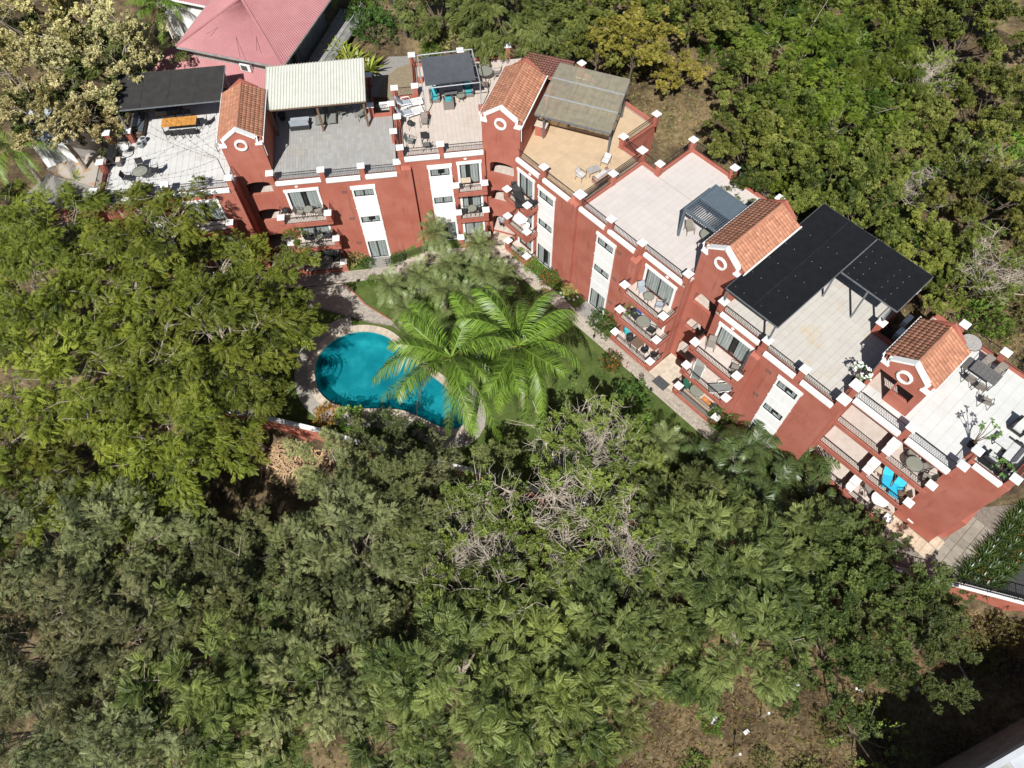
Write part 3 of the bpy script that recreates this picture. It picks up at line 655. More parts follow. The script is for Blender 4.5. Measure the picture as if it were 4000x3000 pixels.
def k_lounger(seat, frame, l=1.85, back=.75, slats=False):
    P = [('seat', M().box(-.3, .3, -l*.62, l*.12, .30, .34), seat)]
    y0 = l*.12; y1 = y0+.62; P.append(('backrest', M().add([(-.3, y0, .31), (.3, y0, .31), (.3, y1, back), (-.3, y1, back), (-.3, y0+.03, .28), (.3, y0+.03, .28), (.3, y1+.03, back-.03), (-.3, y1+.03, back-.03)], [(0,1,2,3), (7,6,5,4), (0,4,5,1), (3,2,6,7), (1,5,6,2), (0,3,7,4)]), seat))
    for s in (-1, 1):
        P.append(('rail', M().tube([(s*.33, -l*.64, .29), (s*.33, y0, .3), (s*.33, y1, back)], .022, 5), frame))
        for y in (-l*.5, y0): P.append(('leg', M().tube([(s*.33, y, .3), (s*.36, y+.06, 0)], .022, 5), frame))
        P.append(('armrest', M().tube([(s*.36, -.25, .3), (s*.38, -.2, .52), (s*.38, .25, .54), (s*.33, .45, .45)], .02, 5), frame))
    return P
def k_plastic_lounger():
    P = []; l = 1.9
    for i in range(14): P.append(('slat', M().box(-.3, .3, -1.2+i*.088, -1.2+i*.088+.06, .32, .345), PLASW))
    m = M().bar((-.34, -1.25, .31), (-.34, .1, .31), .06, .07); m.bar((.34, -1.25, .31), (.34, .1, .31), .06, .07); m.bar((-.34, -1.25, .31), (.34, -1.25, .31), .06, .07); m.bar((-.34, .1, .31), (-.34, .7, .8), .06); m.bar((.34, .1, .31), (.34, .7, .8), .06); m.bar((-.34, .7, .8), (.34, .7, .8), .06)
    P.append(('frame', m, PLASW))
    for s in (-1, 1):
        for y in (-1.0, .05): P.append(('leg', M().bar((s*.34, y, .3), (s*.36, y, 0), .07, .05), PLASW))
        P.append(('armrest', M().tube([(s*.38, -.4, .32), (s*.42, -.3, .56), (s*.42, .2, .58), (s*.36, .35, .5)], .035, 6), PLASW))
    c = M()
    for i in range(4): c.box(-.29, .29, -.35+i*.2, -.35+i*.2+.19, .35, .43)
    c.add([(-.29, .32, .38), (.29, .32, .38), (.29, .78, .95), (-.29, .78, .95), (-.29, .24, .46), (.29, .24, .46), (.29, .68, 1.0), (-.29, .68, 1.0)], [(4,5,6,7), (3,2,1,0), (0,1,5,4), (2,3,7,6), (1,2,6,5), (3,0,4,7)])
    P.append(('cushion', c, CUSHG)); return P
def k_round_table(r, h, top, frame, n=20):
    P = [('table_top', M().disc((0, 0), r, h-.025, h, n), top)]
    rim = M(); rim.tube([(r*math.cos(2*math.pi*i/n), r*math.sin(2*math.pi*i/n), h-.012) for i in range(n+1)], .022, 5, False); P.append(('rim', rim, frame))
    for i in range(4):
        a = math.pi/4+i*math.pi/2; P.append(('leg', M().tube([(r*.9*math.cos(a), r*.9*math.sin(a), 0), (r*.5*math.cos(a), r*.5*math.sin(a), h*.5), (r*.85*math.cos(a), r*.85*math.sin(a), h-.03)], .02, 5), frame))
    return P
def k_rect_table(w, d, h, top, frame, slats=0):
    P = []
    if slats:
        for i in range(slats): P.append(('slat', M().box(-w/2+i*w/slats+.006, -w/2+(i+1)*w/slats-.006, -d/2, d/2, h-.035, h), top))
        P.append(('apron', M().box(-w/2+.03, w/2-.03, -d/2+.04, d/2-.04, h-.08, h-.037), frame))
    else: P.append(('table_top', M().box(-w/2, w/2, -d/2, d/2, h-.05, h), top))
    for sx in (-1, 1):
        for sy in (-1, 1): P.append(('leg', M().bar((sx*(w/2-.06), sy*(d/2-.06), 0), (sx*(w/2-.06), sy*(d/2-.06), h-.05), .05), frame))
    return P
def k_sofa(w, base, cush, d=.8, seats=2, high=.75, arms=True):
    P = [('base', M().box(-w/2, w/2, -d/2, d/2, .08, .30), base), ('backrest', M().box(-w/2, w/2, d/2-.16, d/2, .301, high), base)]
    if arms:
        for s in (-1, 1): P.append(('armrest', M().box(s*w/2-.07-.07*(s > 0)+.07*(s < 0)-.0, s*w/2+.07-.07*(s > 0)+.07*(s < 0), -d/2, d/2-.161, .301, .56), base))
    iw = w-(.3 if arms else .06); x0 = -iw/2
    for i in range(seats):
        a, b = x0+iw*i/seats+.01, x0+iw*(i+1)/seats-.01
        P.append(('seat_cushion', M().box(a, b, -d/2+.02, d/2-.17, .302, .44), cush)); P.append(('back_cushion', M().add([(a, d/2-.36, .44), (b, d/2-.36, .44), (b, d/2-.2, .85), (a, d/2-.2, .85), (a, d/2-.17, .44), (b, d/2-.17, .44), (b, d/2-.12, .87), (a, d/2-.12, .87)], [(0,1,2,3), (3,2,6,7), (7,6,5,4), (0,3,7,4), (1,5,6,2)]), cush))
    for sx in (-1, 1):
        for sy in (-1, 1): P.append(('leg', M().box(sx*(w/2-.06)-.03, sx*(w/2-.06)+.03, sy*(d/2-.06)-.03, sy*(d/2-.06)+.03, 0, .08), base))
    return P
def k_bucket(shell, legm):
    m = M(); n = 12
    for j, (r, z) in enumerate(((.18, .40), (.25, .44), (.27, .6), (.28, .78))):
        for i in range(n+1):
            a = math.pi*(-.15+1.3*i/n); m.v.append((r*math.cos(a), .02+r*math.sin(a), z))
    for j in range(3):
        for i in range(n): m.f.append((j*(n+1)+i, j*(n+1)+i+1, (j+1)*(n+1)+i+1, (j+1)*(n+1)+i))
    return [('shell', m, shell), ('seat', M().disc((0, 0), .25, .39, .42, 14), shell)]+[(n_, q, legm) for n_, q in leg4(.36, .36, .4, .016, .07)]
def k_crossback(seat, frame): return k_chair(seat, frame, .45, False, .9)
def k_disc_sofa(base, cush):
    m = M(); n = 16
    for z in (.25, .75):
        for i in range(n+1):
            a = math.pi*i/n; m.v.append((.95*math.cos(a), .75*math.sin(a), z))
    for i in range(n): m.f.append((i, i+1, n+2+i, n+1+i))
    s = M().prism([(.93*math.cos(math.pi*i/n), .73*math.sin(math.pi*i/n)) for i in range(n+1)], .1, .36, True, True)
    c = M().prism([(.8*math.cos(math.pi*i/n), .05+.6*math.sin(math.pi*i/n)) for i in range(n+1)], .362, .46, True, True)
    return [('base', s, base), ('backrest', m, base), ('seat_cushion', c, cush)]
def k_pot(potm, r=.2, h=.35):
    return [('pot', M().lathe([(r*.7, 0), (r, h*.9), (r*1.06, h*.9), (r*1.06, h), (r*.9, h), (r*.88, h-.05)], 12), potm), ('soil', M().disc((0, 0), r*.88, h-.06, h-.045, 12), ROOM)]
def furn(kind, make, name, fr, u, v, z, rot, label, cat, group=None, sc=1):
    if kind not in KIND: KIND[kind] = [(n, m.mesh(n, mt, n in ('leg', 'armrest', 'rail', 'rim', 'pot', 'shell')) ) for n, m, mt in make()]
    w = fr.w(u, v, z); o = thing(name, label, cat, w, fr.a+R_(rot), group, sc)
    for n, me in KIND[kind]: from_mesh(n, me, o)
    return o
BC = lambda: k_chair(SLINGK, IRON); BR = lambda: k_chair(SLING, FRB); GR = lambda: k_chair(SLINGG, FRB)
XB = lambda: k_crossback(SLINGK, IRON)
zL, zR = ZL+.013, ZR+.013
# ---- terrace A
furn('dine', lambda: k_rect_table(2.62, .98, .76, ORWOOD, IRON, 7), 'dining_table', LF, -12.7, 7.1, zL, 0, 'long orange wooden dining table on white terrace', 'table')
for i, x in enumerate((-13.5, -12.85, -12.2)):
    furn('xb', XB, 'dining_chair', LF, x, 7.85, zL, 0, ['leftmost', 'middle', 'rightmost'][i]+' black chair behind the orange dining table', 'chair', 'black chairs at the orange table')
for i, x in enumerate((-13.45, -12.85, -12.25, -11.75)):
    furn('xb', XB, 'dining_chair', LF, x, 6.28, zL, 180, ['first', 'second', 'third', 'fourth'][i]+' black chair from the left in front of orange dining table', 'chair', 'black chairs at the orange table')
furn('xb', XB, 'dining_chair', LF, -10.95, 7.2, zL, -80, 'black chair at the right end of the orange dining table', 'chair', 'black chairs at the orange table')
furn('sofaA', lambda: k_sofa(2.6, BWICKER, CUSHD, .85, 3), 'corner_sofa', LF, -15.95, 7.75, zL, 90, 'dark wicker sofa with slate cushions against left railing under charcoal canopy', 'sofa')
furn('sofaA2', lambda: k_sofa(1.9, BWICKER, CUSHD, .85, 2), 'sofa', LF, -13.9, 9.2, zL, 0, 'dark two-seat sofa in shade under the charcoal canopy', 'sofa')
for i, (u, v) in enumerate(((-15.45, 6.0), (-15.62, 5.45))):
    furn('potw', lambda: k_pot(POTW, .22, .42), 'plant_pot', LF, u, v, zL, 0, ['pale round plant pot next to the dark corner sofa', 'pale round plant pot in front, nearer the ring chair'][i], 'pot', 'pale pots by the sofa')
def ring_chair():
    o = thing('ring_chair', 'black wire ring swing chair at left edge of white terrace', 'chair', LF.w(-16.6, 4.95, zL), LF.a)
    n = 20; M().tube([(.45*math.cos(2*math.pi*i/n), .45*math.sin(2*math.pi*i/n), .03) for i in range(n+1)], .025, 5, False).build('base_ring', IRON, o)
    M().tube([(0, .45, .03), (0, .75, .9), (0, .55, 1.6), (0, .1, 1.75)], .03, 6).build('stand', IRON, o)
    for k in range(5): M().tube([((.42-.02*k*k*.3)*math.cos(2*math.pi*i/n), -.05+.1*k-.05+.42*math.sin(2*math.pi*i/n)*.55, .75+.42*math.sin(2*math.pi*i/n)+.0) for i in range(n+1)], .014, 4, False).build('basket_hoop', IRON, o)
    M().lathe([(.0, .4), (.25, .44), (.33, .55)], 12).build('seat', CUSH, o)
ring_chair()
def planter_rack():
    o = thing('barbecue', 'black barbecue with slatted lid at left edge of white terrace', 'barbecue', LF.w(-17.45, 4.4, zL), LF.a)
    M().box(-.22, .22, -.7, .7, .12, .8).build('body', DARKF, o, bevel=.03)
    for i in range(9): M().bar((-.2, -.62+i*.15, .83), (.2, -.62+i*.15, .83), .05, .03).build('slat', IRON, o)
    for sx in (-1, 1):
        for sy in (-1, 1): M().bar((sx*.18, sy*.62, 0), (sx*.18, sy*.62, .12), .05).build('leg', IRON, o)
    p = thing('storage_box', 'small grey box standing beside the black barbecue', 'box', LF.w(-16.95, 3.85, zL), LF.a)
    M().box(-.2, .2, -.28, .28, 0, .45).build('body', DECKG, p, bevel=.02); M().box(-.16, .16, -.24, .24, .451, .5).build('lid', STONE, p)
planter_rack()
furn('gl', lambda: k_round_table(.55, .74, GLS2, IRON), 'round_table', LF, -15.0, 2.1, zL, 0, 'round glass table half hidden by the feathery tree', 'table')
for i, (u, v, r) in enumerate(((-15.2, 2.95, 10), (-14.1, 2.4, -80), (-16.0, 1.9, 85))):
    furn('bc', BC, 'terrace_chair', LF, u, v, zL, r, ['black chair behind the round glass table by the feathery tree', 'black chair right of the round glass table by the feathery tree', 'black chair left of the round glass table by the feathery tree'][i], 'chair', 'black chairs at the round glass table')
furn('foldt', lambda: k_rect_table(.55, .75, .6, DECKL, FRB, 4), 'side_table', LF, -9.55, 4.5, zL, 0, 'grey slatted side table against the first stair tower', 'table')
def ac_unit(fr, u, v, z, rot, label):
    o = thing('air_conditioner', label, 'air conditioner', fr.w(u, v, z), fr.a+R_(rot))
    M().box(-.4, .4, -.16, .16, .06, .62).build('casing', PLASW, o, bevel=.02); M().disc((0, 0), .01, 0, .01, 4)
    g = M(); n = 16
    for r in (.08, .15, .22): g.tube([(-.08+r*math.cos(2*math.pi*i/n), -.165, .34+r*math.sin(2*math.pi*i/n)) for i in range(n+1)], .008, 4, False)
    g.build('fan_grille', FRB, o)
    for s in (-1, 1): M().box(s*.3-.04, s*.3+.04, -.18, .18, 0, .06).build('foot', FRB, o)
ac_unit(LF, -8.9, 6.4, zL+.5, -90, 'white air conditioner on the wall of the first stair tower')
def lights_pole():
    o = thing('light_pole', 'thin black pole carrying string lights at terrace corner', 'pole', LF.w(-8.85, 1.1, zL), LF.a)
    M().tube([(0, 0, 0), (0, 0, 2.1)], .03, 6).build('shaft', IRON, o); M().disc((0, 0), .22, 0, .06, 14).build('foot', POTK, o)
    for k, (a, b) in enumerate((((-8.85, 1.1, 11.0), (-16.3, 6.1, 11.4)), ((-8.85, 1.1, 11.0), (-13.5, 6.2, 11.4)), ((-8.6, 4.4, 11.2), (-17.8, 2.6, 10.1)), ((-8.6, 6.2, 11.3), (-17.8, .4, 10.0)), ((-8.85, 1.1, 11.0), (-16.5, 1.0, 10.1)))):
        s = thing('string_lights', ['string of small bulbs from corner pole to charcoal canopy post', 'string of small bulbs from corner pole to canopy middle', 'string of small bulbs crossing above terrace to left railing', 'longest string of small bulbs crossing to the far left corner', 'string of small bulbs along the front railing'][k], 'string lights', (0, 0, 0), 0, 'string lights over the white terrace')
        A_ = Vector(LF.w(*a)); B_ = Vector(LF.w(*b)); pts = []
        for i in range(15):
            t = i/14; p = A_.lerp(B_, t); p.z -= .5*4*t*(1-t); pts.append(p)
        M().tube(pts, .009, 4).build('cable', IRON, s); bl = M().lathe([(.0, -.09), (.03, -.06), (.018, 0)], 6).mesh('bulb', FRB)
        for p in pts[1:-1]: from_mesh('bulb', bl, s, p)
lights_pole()
# ---- canopies
def sheet_canopy(name, label, fr, corners, matl, frame, posts, nx, ribs=None, cat='canopy', thick=.03, corr=0, zoff=None, studs=False, beam=.09):
    """corners: (u,v,z) front-left, front-right, back-right, back-left; panels are parts"""
    o = thing(name, label, cat, fr.w(0, 0, 0), fr.a); fl, fr_, br, bl = [Vector(c) for c in corners]
    P = lambda s, t: fl.lerp(fr_, s).lerp(bl.lerp(br, s), t)
    if corr:
        m = M(); n = corr*4
        for i in range(n+1):
            s = i/n; dz = .06*(1 if i % 4 == 1 else -.3 if i % 4 == 3 else 0)
            for t in (0, 1): p = P(s, t); m.v.append((p.x, p.y, p.z+dz+.05))
        for i in range(n): m.f.append((2*i, 2*i+2, 2*i+3, 2*i+1))
        m.build('corrugated_sheet', matl, o)
    else:
        for i in range(nx):
            m = M(); k = 8
            s0, s1 = i/nx+.0015, (i+1)/nx-.0015
            for a in range(k+1):
                for b in range(k+1):
                    p = P(s0+(s1-s0)*a/k, b/k); sag = -.05*math.sin(math.pi*a/k)*math.sin(math.pi*b/k)+.008*math.sin(a*1.7+b*2.3+i); m.v.append((p.x, p.y, p.z+sag+.06))
            for a in range(k):
                for b in range(k): q = a*(k+1)+b; m.f.append((q, q+k+1, q+k+2, q+1))
            m.build('panel', matl, o, smooth=True)
            if studs:
                c = M()
                for a in range(2):
                    for b in range(5):
                        p = P(s0+(s1-s0)*(a+.5)/3, (b+.3)/6); c.box(p.x-.009, p.x+.009, p.y-.02, p.y+.02, p.z-.03, p.z+.07)
                tag(c.build('clips', CUSHG, o), kind='stuff')
    for a, b in ((fl, fr_), (fr_, br), (br, bl), (bl, fl)): M().bar(a, b, beam*.7, beam).build('edge_beam', frame, o)
    for i in range(1, ribs or nx): s = i/(ribs or nx); M().bar(P(s, 0)+Vector((0, 0, -.01)), P(s, 1)+Vector((0, 0, -.01)), .05, .08).build('rafter', frame, o)
    for (u, v, z0, w) in posts:
        # height of sheet above the post
        best = min((P(i/20, j/20) for i in range(21) for j in range(21)), key=lambda p: (p.x-u)**2+(p.y-v)**2)
        M().bar((u, v, z0), (u, v, best.z-.02), w, w, (0, 1, 0)).build('post', frame, o)
    return o
sheet_canopy('shade_canopy', 'long charcoal shade canopy over dining table on white terrace', LF, [(-16.6, 6.2, 11.75), (-8.7, 6.3, 11.75), (-8.5, 9.6, 12.25), (-16.4, 9.55, 12.25)], CHARCLOTH, STEEL,
    [(-16.3, 6.3, ZL, .1), (-8.85, 6.4, ZL, .1), (-16.2, 9.4, ZL, .1), (-8.7, 9.4, ZL, .1)], 4)
WROOF = mat('white_sheet_metal', (.56, .56, .49), .5, .06, 1.5); 
sheet_canopy('corrugated_canopy', 'white corrugated sheet canopy on brown wooden posts', LF, [(-5.6, 5.1, 11.45), (1.85, 5.2, 11.4), (1.95, 9.15, 12.2), (-5.4, 9.0, 12.25)], WROOF, WOOD,
    [(-1.83, 5.45, ZL, .16), (1.62, 5.5, ZL, .16), (-5.3, 5.45, ZL, .16), (1.7, 8.9, ZL, .16), (-1.8, 8.85, ZL, .16), (-5.2, 8.8, ZL, .16)], 1, ribs=5, corr=34)
def sail_frame():
    o = thing('shade_sail', 'grey cloth shade sail in a tube frame on red blocks', 'shade sail', LF.w(0, 0, 0), LF.a)
    C = [(6.2, 4.15), (10.38, 4.3), (10.15, 8.1), (6.02, 7.95)]; z = 12.9; t = .04
    for i in range(4): M().tube([(*C[i], z), (*C[(i+1) % 4], z)], t, 6).build('tube', GALV, o)
    B_ = [(6.2, 4.45), (10.36, 4.65), (10.15, 8.3), (6.0, 8.45)]
    for i in range(4): M().tube([(*B_[i], ZR+.2), (*C[i], z)], t, 6).build('post', GALV, o); M().box(B_[i][0]-.19, B_[i][0]+.19, B_[i][1]-.19, B_[i][1]+.19, ZR, ZR+.35).build('block', RED, o, bevel=.02)
    K = [Vector((6.42, 4.45, z-.05)), Vector((10.1, 4.62, z-.05)), Vector((9.95, 7.88, z-.05)), Vector((6.25, 7.75, z-.05))]; m = M(); k = 10
    for a in range(k+1):
        for b in range(k+1):
            s, q = a/k, b/k; p = K[0].lerp(K[1], s).lerp(K[3].lerp(K[2], s), q); inn = .08*math.sin(math.pi*s)*(1 if q in (0, 1) else 0); p.y += (inn if q == 0 else -inn if q == 1 else 0); p.z -= .12*math.sin(math.pi*s)*math.sin(math.pi*q); m.v.append(tuple(p))
    for a in range(k):
        for b in range(k): q = a*(k+1)+b; m.f.append((q, q+k+1, q+k+2, q+1))
    m.build('cloth', GREYCLOTH, o, smooth=True)
    for i in range(4):
        for f in (.12, .5, .88):
            a = Vector((*C[i], z)).lerp(Vector((*C[(i+1) % 4], z)), f); b = K[i].lerp(K[(i+1) % 4], f); M().tube([a, b], .008, 4).build('lacing', CUSH, o)
sail_frame()
c0, c1 = Vector((-8.86, 2.11)), Vector((-3.91, 4.67)); c2, c3 = Vector((-6.35, 9.10)), Vector((-11.08, 6.69))
sheet_canopy('polycarbonate_canopy', 'translucent beige polycarbonate canopy on grey steel over the sand terrace', RF, [(c0.x, c0.y, 12.75), (c1.x, c1.y, 12.75), (c2.x, c2.y, 13.35), (c3.x, c3.y, 13.35)], POLY, STEEL,
    [(-8.75, 2.95, ZR, .12), (-4.45, 5.35, ZR, .12), (-6.4, 8.8, ZR, .12), (-10.6, 6.6, ZR, .12)], 8)
def poly_straps():
    o = [x for x in bpy.data.objects if x.name.startswith('polycarbonate_canopy')][0]
    A0, A1, A2, A3 = Vector((c0.x, c0.y, 12.83)), Vector((c1.x, c1.y, 12.83)), Vector((c2.x, c2.y, 13.43)), Vector((c3.x, c3.y, 13.43))
    for t in (.36, .70): M().bar(A0.lerp(A3, t), A1.lerp(A2, t), .10, .03).build('purlin_strip', GALV, o)
    for t in (.0, .18, .53, .86): M().bar(A0.lerp(A3, t)-Vector((0, 0, .12)), A1.lerp(A2, t)-Vector((0, 0, .12)), .06, .07).build('purlin', STEEL, o)
poly_straps()
def pergola():
    o = thing('louvre_pergola', 'blue-grey louvred metal pergola with half its slats open', 'pergola', RF.w(0, 0, 0), RF.a); BG = mat('blue_grey_metal', (.105, .135, .16), .4, .06, 3)
    u0, u1, v0, v1, z = 4.1, 7.1, 3.15, 6.3, 12.78
    M().box(u0, u1, v0, v0+.1, z-.16, z+.02).build('beam', BG, o); M().box(u0, u1, v1-.1, v1, z-.16, z+.02).build('beam', BG, o)
    M().box(u0, u0+.12, v0+.101, v1-.101, z-.16, z+.02).build('beam', BG, o); M().box(u1-.1, u1, v0+.101, v1-.101, z-.16, z+.02).build('beam', BG, o); M().box(u0+.121, u1-.101, 4.62, 4.74, z-.13, z+.01).build('beam', BG, o)
    n = 26
    for i in range(n):
        u = u0+.16+(u1-u0-.3)*i/n
        M().add([(u, 4.75, z-.02), (u+.105, 4.75, z-.015), (u+.105, v1-.11, z-.015), (u, v1-.11, z-.02), (u, 4.75, z-.035), (u+.105, 4.75, z-.035), (u+.105, v1-.11, z-.035), (u, v1-.11, z-.035)], [(0,1,2,3), (7,6,5,4), (0,4,5,1), (2,6,7,3), (1,5,6,2), (0,3,7,4)]).build('slat', BG, o)
    for i in range(17):
        u = u0+.2+(u1-u0-.35)*i/17; M().bar((u, v0+.101, z-.06), (u, 4.619, z-.06), .03, .11).build('slat', BG, o)
    for u, v in ((u0+.08, v0+.08), (u0+.08, v1-.08), (u1-.06, v0+.08), (u1-.06, v1-.08)): M().box(u-.07, u+.07, v-.07, v+.07, ZR, z-.161).build('post', BG, o)
pergola()
sheet_canopy('shade_canopy', 'large black mesh shade running from front to back of pale terrace', RF, [(10.1, .05, 12.95), (13.92, .05, 12.95), (13.97, 9.75, 13.05), (10.0, 9.75, 13.05)], BLACKCLOTH, STEEL,
    [(10.1, .52, ZR+1.1, .1), (13.72, .25, ZR+1.1, .1), (13.75, 6.2, ZR, .1), (10.15, 9.5, ZR, .1), (13.8, 9.5, ZR, .1)], 2, studs=True)
sheet_canopy('shade_canopy', 'smaller black mesh shade over the back corner of pale terrace', RF, [(14.0, 6.1, 12.95), (17.9, 6.05, 12.95), (17.9, 9.74, 13.05), (14.02, 9.76, 13.05)], BLACKCLOTH, STEEL,
    [(17.52, 6.35, ZR+1.1, .1), (17.55, 9.55, ZR, .1), (15.9, 6.15, ZR, .1)], 2, studs=True)
# ---- terrace B
furn('daybed', lambda: k_sofa(1.5, SLINGK, CUSHG, 1.05, 1, .35, False), 'daybed', LF, -3.6, 6.2, zL, 180, 'grey daybed on black frame at edge of canopy shade', 'daybed')
for i, u in enumerate((-2.05, -1.15)): furn('lg', lambda: k_lounger(SLINGG, FRB), 'sun_lounger', LF, u, 7.0, zL, 0, ['grey sun lounger left of the wooden post under white canopy', 'grey sun lounger right of the wooden post under white canopy'][i], 'sun lounger', 'loungers under the white canopy')
furn('gr', GR, 'terrace_chair', LF, 1.0, 6.45, zL, -60, 'grey chair beside the right post of white canopy', 'chair')
furn('rt', lambda: k_round_table(.5, .72, GLS2, FRB), 'round_table', LF, .1, 7.4, zL, 0, 'round table in shade under the white canopy', 'table')
furn('gr', GR, 'terrace_chair', LF, -.4, 6.9, zL, 120, 'grey chair left of round table under white canopy', 'chair')
furn('fan', lambda: k_pot(POTK, .3, .5), 'floor_planter', LF, -5.0, 7.2, zL, 0, 'dark pot in shade beside the first stair tower', 'pot')
# ---- terrace C
furn('pl', k_plastic_lounger, 'sun_lounger', LF, 4.75, 5.7, zR, 100, 'white plastic sun lounger with grey cushion, farther of the pair', 'sun lounger', 'white plastic loungers')
furn('pl', k_plastic_lounger, 'sun_lounger', LF, 4.75, 4.55, zR, 108, 'white plastic sun lounger with grey cushion, nearer of the pair', 'sun lounger', 'white plastic loungers')
WCH = lambda: k_sofa(.8, WICKER, TEAL, 1.0, 1, .7)
for i, (u, v, r) in enumerate(((6.95, 6.3, 0), (7.95, 5.4, 180), (9.55, 6.6, 0))): furn('wch', WCH, 'wicker_armchair', LF, u, v, zR, r, ['grey wicker armchair with teal cushion at left under shade sail', 'grey wicker armchair with teal cushion standing in front of shade sail', 'grey wicker armchair with teal cushion at right under shade sail'][i], 'armchair', 'wicker armchairs with teal cushions')
furn('st', lambda: k_round_table(.32, .5, GLS2, FRB, 14), 'side_table', LF, 8.95, 5.85, zR, 0, 'small round stool table in front of shade sail', 'table')
furn('ct', lambda: k_rect_table(1.0, .5, .4, DECKG, WICKER), 'coffee_table', LF, 8.2, 6.4, zR, 0, 'low grey coffee table under the shade sail', 'table')
furn('gl2', lambda: k_round_table(.6, .72, GLS2, FRB), 'round_table', LF, 11.05, 8.1, zR, 0, 'round glass table right of the shade sail', 'table')
for i, (u, v, r) in enumerate(((11.2, 9.2, 0), (12.0, 8.1, -95), (10.9, 6.95, 170), (10.2, 9.0, 40))): furn('br', BR, 'terrace_chair', LF, u, v, zR, r, ['high sling chair behind round table right of shade sail', 'sling chair right of the round table by the corner tower', 'sling chair in front of the round table by shade sail', 'sling chair left of the round table under sail edge'][i], 'chair', 'sling chairs at the cream terrace table')
furn('br', BR, 'terrace_chair', LF, 6.0, 3.45, zR, -10, 'taupe sling chair alone near the white plastic loungers', 'chair')
furn('gr', GR, 'terrace_chair', LF, 4.85, 1.55, zR, 75, 'grey sling chair beside the front corner railing', 'chair')
furn('kt', lambda: k_rect_table(.5, .6, .45, SLINGK, IRON), 'side_table', LF, 5.9, 2.0, zR, 0, 'black square side table on cream terrace', 'table')
furn('gr', GR, 'terrace_chair', LF, 6.0, .95, zR, 180, 'grey sling chair with its back to the front railing', 'chair')
def kettle():
    o = thing('kettle_barbecue', 'small black kettle barbecue on wire stand near white loungers', 'barbecue', LF.w(4.95, 3.3, zR), LF.a)
    M().lathe([(0, .35), (.18, .4), (.24, .5), (.2, .62), (0, .68)], 14).build('kettle', POTK, o, smooth=True)
    for i in range(3): a = i*2.1; M().tube([(.3*math.cos(a), .3*math.sin(a), 0), (.18*math.cos(a), .18*math.sin(a), .42)], .014, 5).build('leg', IRON, o)
kettle()
# ---- terrace D
def counter():
    o = thing('barbecue_counter', 'red counter with stone top beside the corner tower', 'counter', RF.w(-9.2, 3.2, ZR), RF.a+R_(28)); M().box(-.4, .4, -.35, .35, 0, .9).build('body', RED, o); M().box(-.46, .46, -.41, .41, .9, .98).build('top', STONE, o, bevel=.01)
counter()
furn('ds', lambda: k_disc_sofa(BWICKER, CUSHB), 'round_sofa', RF, -7.3, 5.3, zR, 28, 'half-round brown wicker sofa under translucent canopy, left one', 'sofa', 'half-round sofas')
furn('ds', None, 'round_sofa', RF, -6.0, 5.95, zR, 28, 'half-round brown wicker sofa under translucent canopy, right one', 'sofa', 'half-round sofas')
RC = lambda: k_chair(CUSH, RATTAN, .42, True, .8)
furn('rc', RC, 'rattan_chair', RF, -3.95, 2.05, zR, 100, 'rose rattan chair with pale cushion at front of sand terrace', 'chair', 'rattan chairs')
furn('rc', RC, 'rattan_chair', RF, -3.75, 4.35, zR, 20, 'rose rattan chair with pale cushion in middle of sand terrace', 'chair', 'rattan chairs')
furn('rct', lambda: k_rect_table(.95, .6, .42, DECKL, RATTAN, 6), 'coffee_table', RF, -3.75, 3.1, zR, 75, 'slatted rattan coffee table between the two rattan chairs', 'table')
furn('rcs', lambda: k_sofa(1.4, RATTAN, CUSH, .7, 2, .7), 'rattan_sofa', RF, -2.85, 3.1, zR, -90, 'rattan sofa with pale cushions along the terrace divider', 'sofa')
# ---- terrace E
furn('tn', lambda: k_chair(SLING, SLING), 'terrace_chair', RF, 4.5, 3.95, zR, 60, 'taupe armchair standing by the pergola front post', 'chair')
furn('gl3', lambda: k_round_table(.58, .72, GLS2, SLING), 'round_table', RF, 5.85, 4.25, zR, 0, 'round glass table under open slats of the pergola', 'table')
furn('tn', None, 'terrace_chair', RF, 6.3, 5.0, zR, -30, 'taupe armchair in striped shade under the pergola', 'chair')
# ---- terrace F
def frangipani(fr, u, v, z, label, h=1.5, leafc=None, flowers=True):
    o = thing('potted_shrub', label, 'potted plant', fr.w(u, v, z), fr.a); 
    for n, m, mt in k_pot(POTK, .22, .38): m.build(n, mt, o)
    st = M(); tips = []
    for k in range(7):
        a = k*2.4; p0 = Vector((0, 0, .35)); p1 = Vector((.18*math.cos(a), .18*math.sin(a), h*.55)); p2 = Vector((.45*math.cos(a+.3), .45*math.sin(a+.3), h*(.8+.2*random.random()))); st.tube([p0, p1, p2], [.025, .02, .012], 5); tips.append(p2)
    st.build('stems', WOOD, o); lf = M()
    for p in tips:
        for j in range(9):
            a = random.uniform(0, 6.28); e = random.uniform(-.2, .7); d = Vector((math.cos(a)*math.cos(e), math.sin(a)*math.cos(e), math.sin(e))); x = d.cross(Vector((0, 0, 1))).normalized()*.045; l = .24
            lf.add([p, p+d*l*.5+x, p+d*l-Vector((0, 0, .05)), p+d*l*.5-x], [(0, 1, 2, 3)])
    lf.build('leaves', leafc or LEAF_GREEN, o)
    if flowers:
        f = M()
        for p in tips:
            for j in range(8):
                q = p+Vector((random.gauss(0, .09), random.gauss(0, .09), random.uniform(.0, .15))); f.add([q+Vector((.07, 0, 0)), q+Vector((0, .07, .02)), q-Vector((.07, 0, 0)), q-Vector((0, .07, -.02))], [(0, 1, 2, 3)])
        f.build('flowers', PLASW, o)
    return o
LEAF_GREEN = mat('pot_leaf', (.10, .19, .035), .5, .3, 6)
frangipani(RF, 18.8, 2.3, zR, 'potted shrub with white flowers at corner of pale terrace')
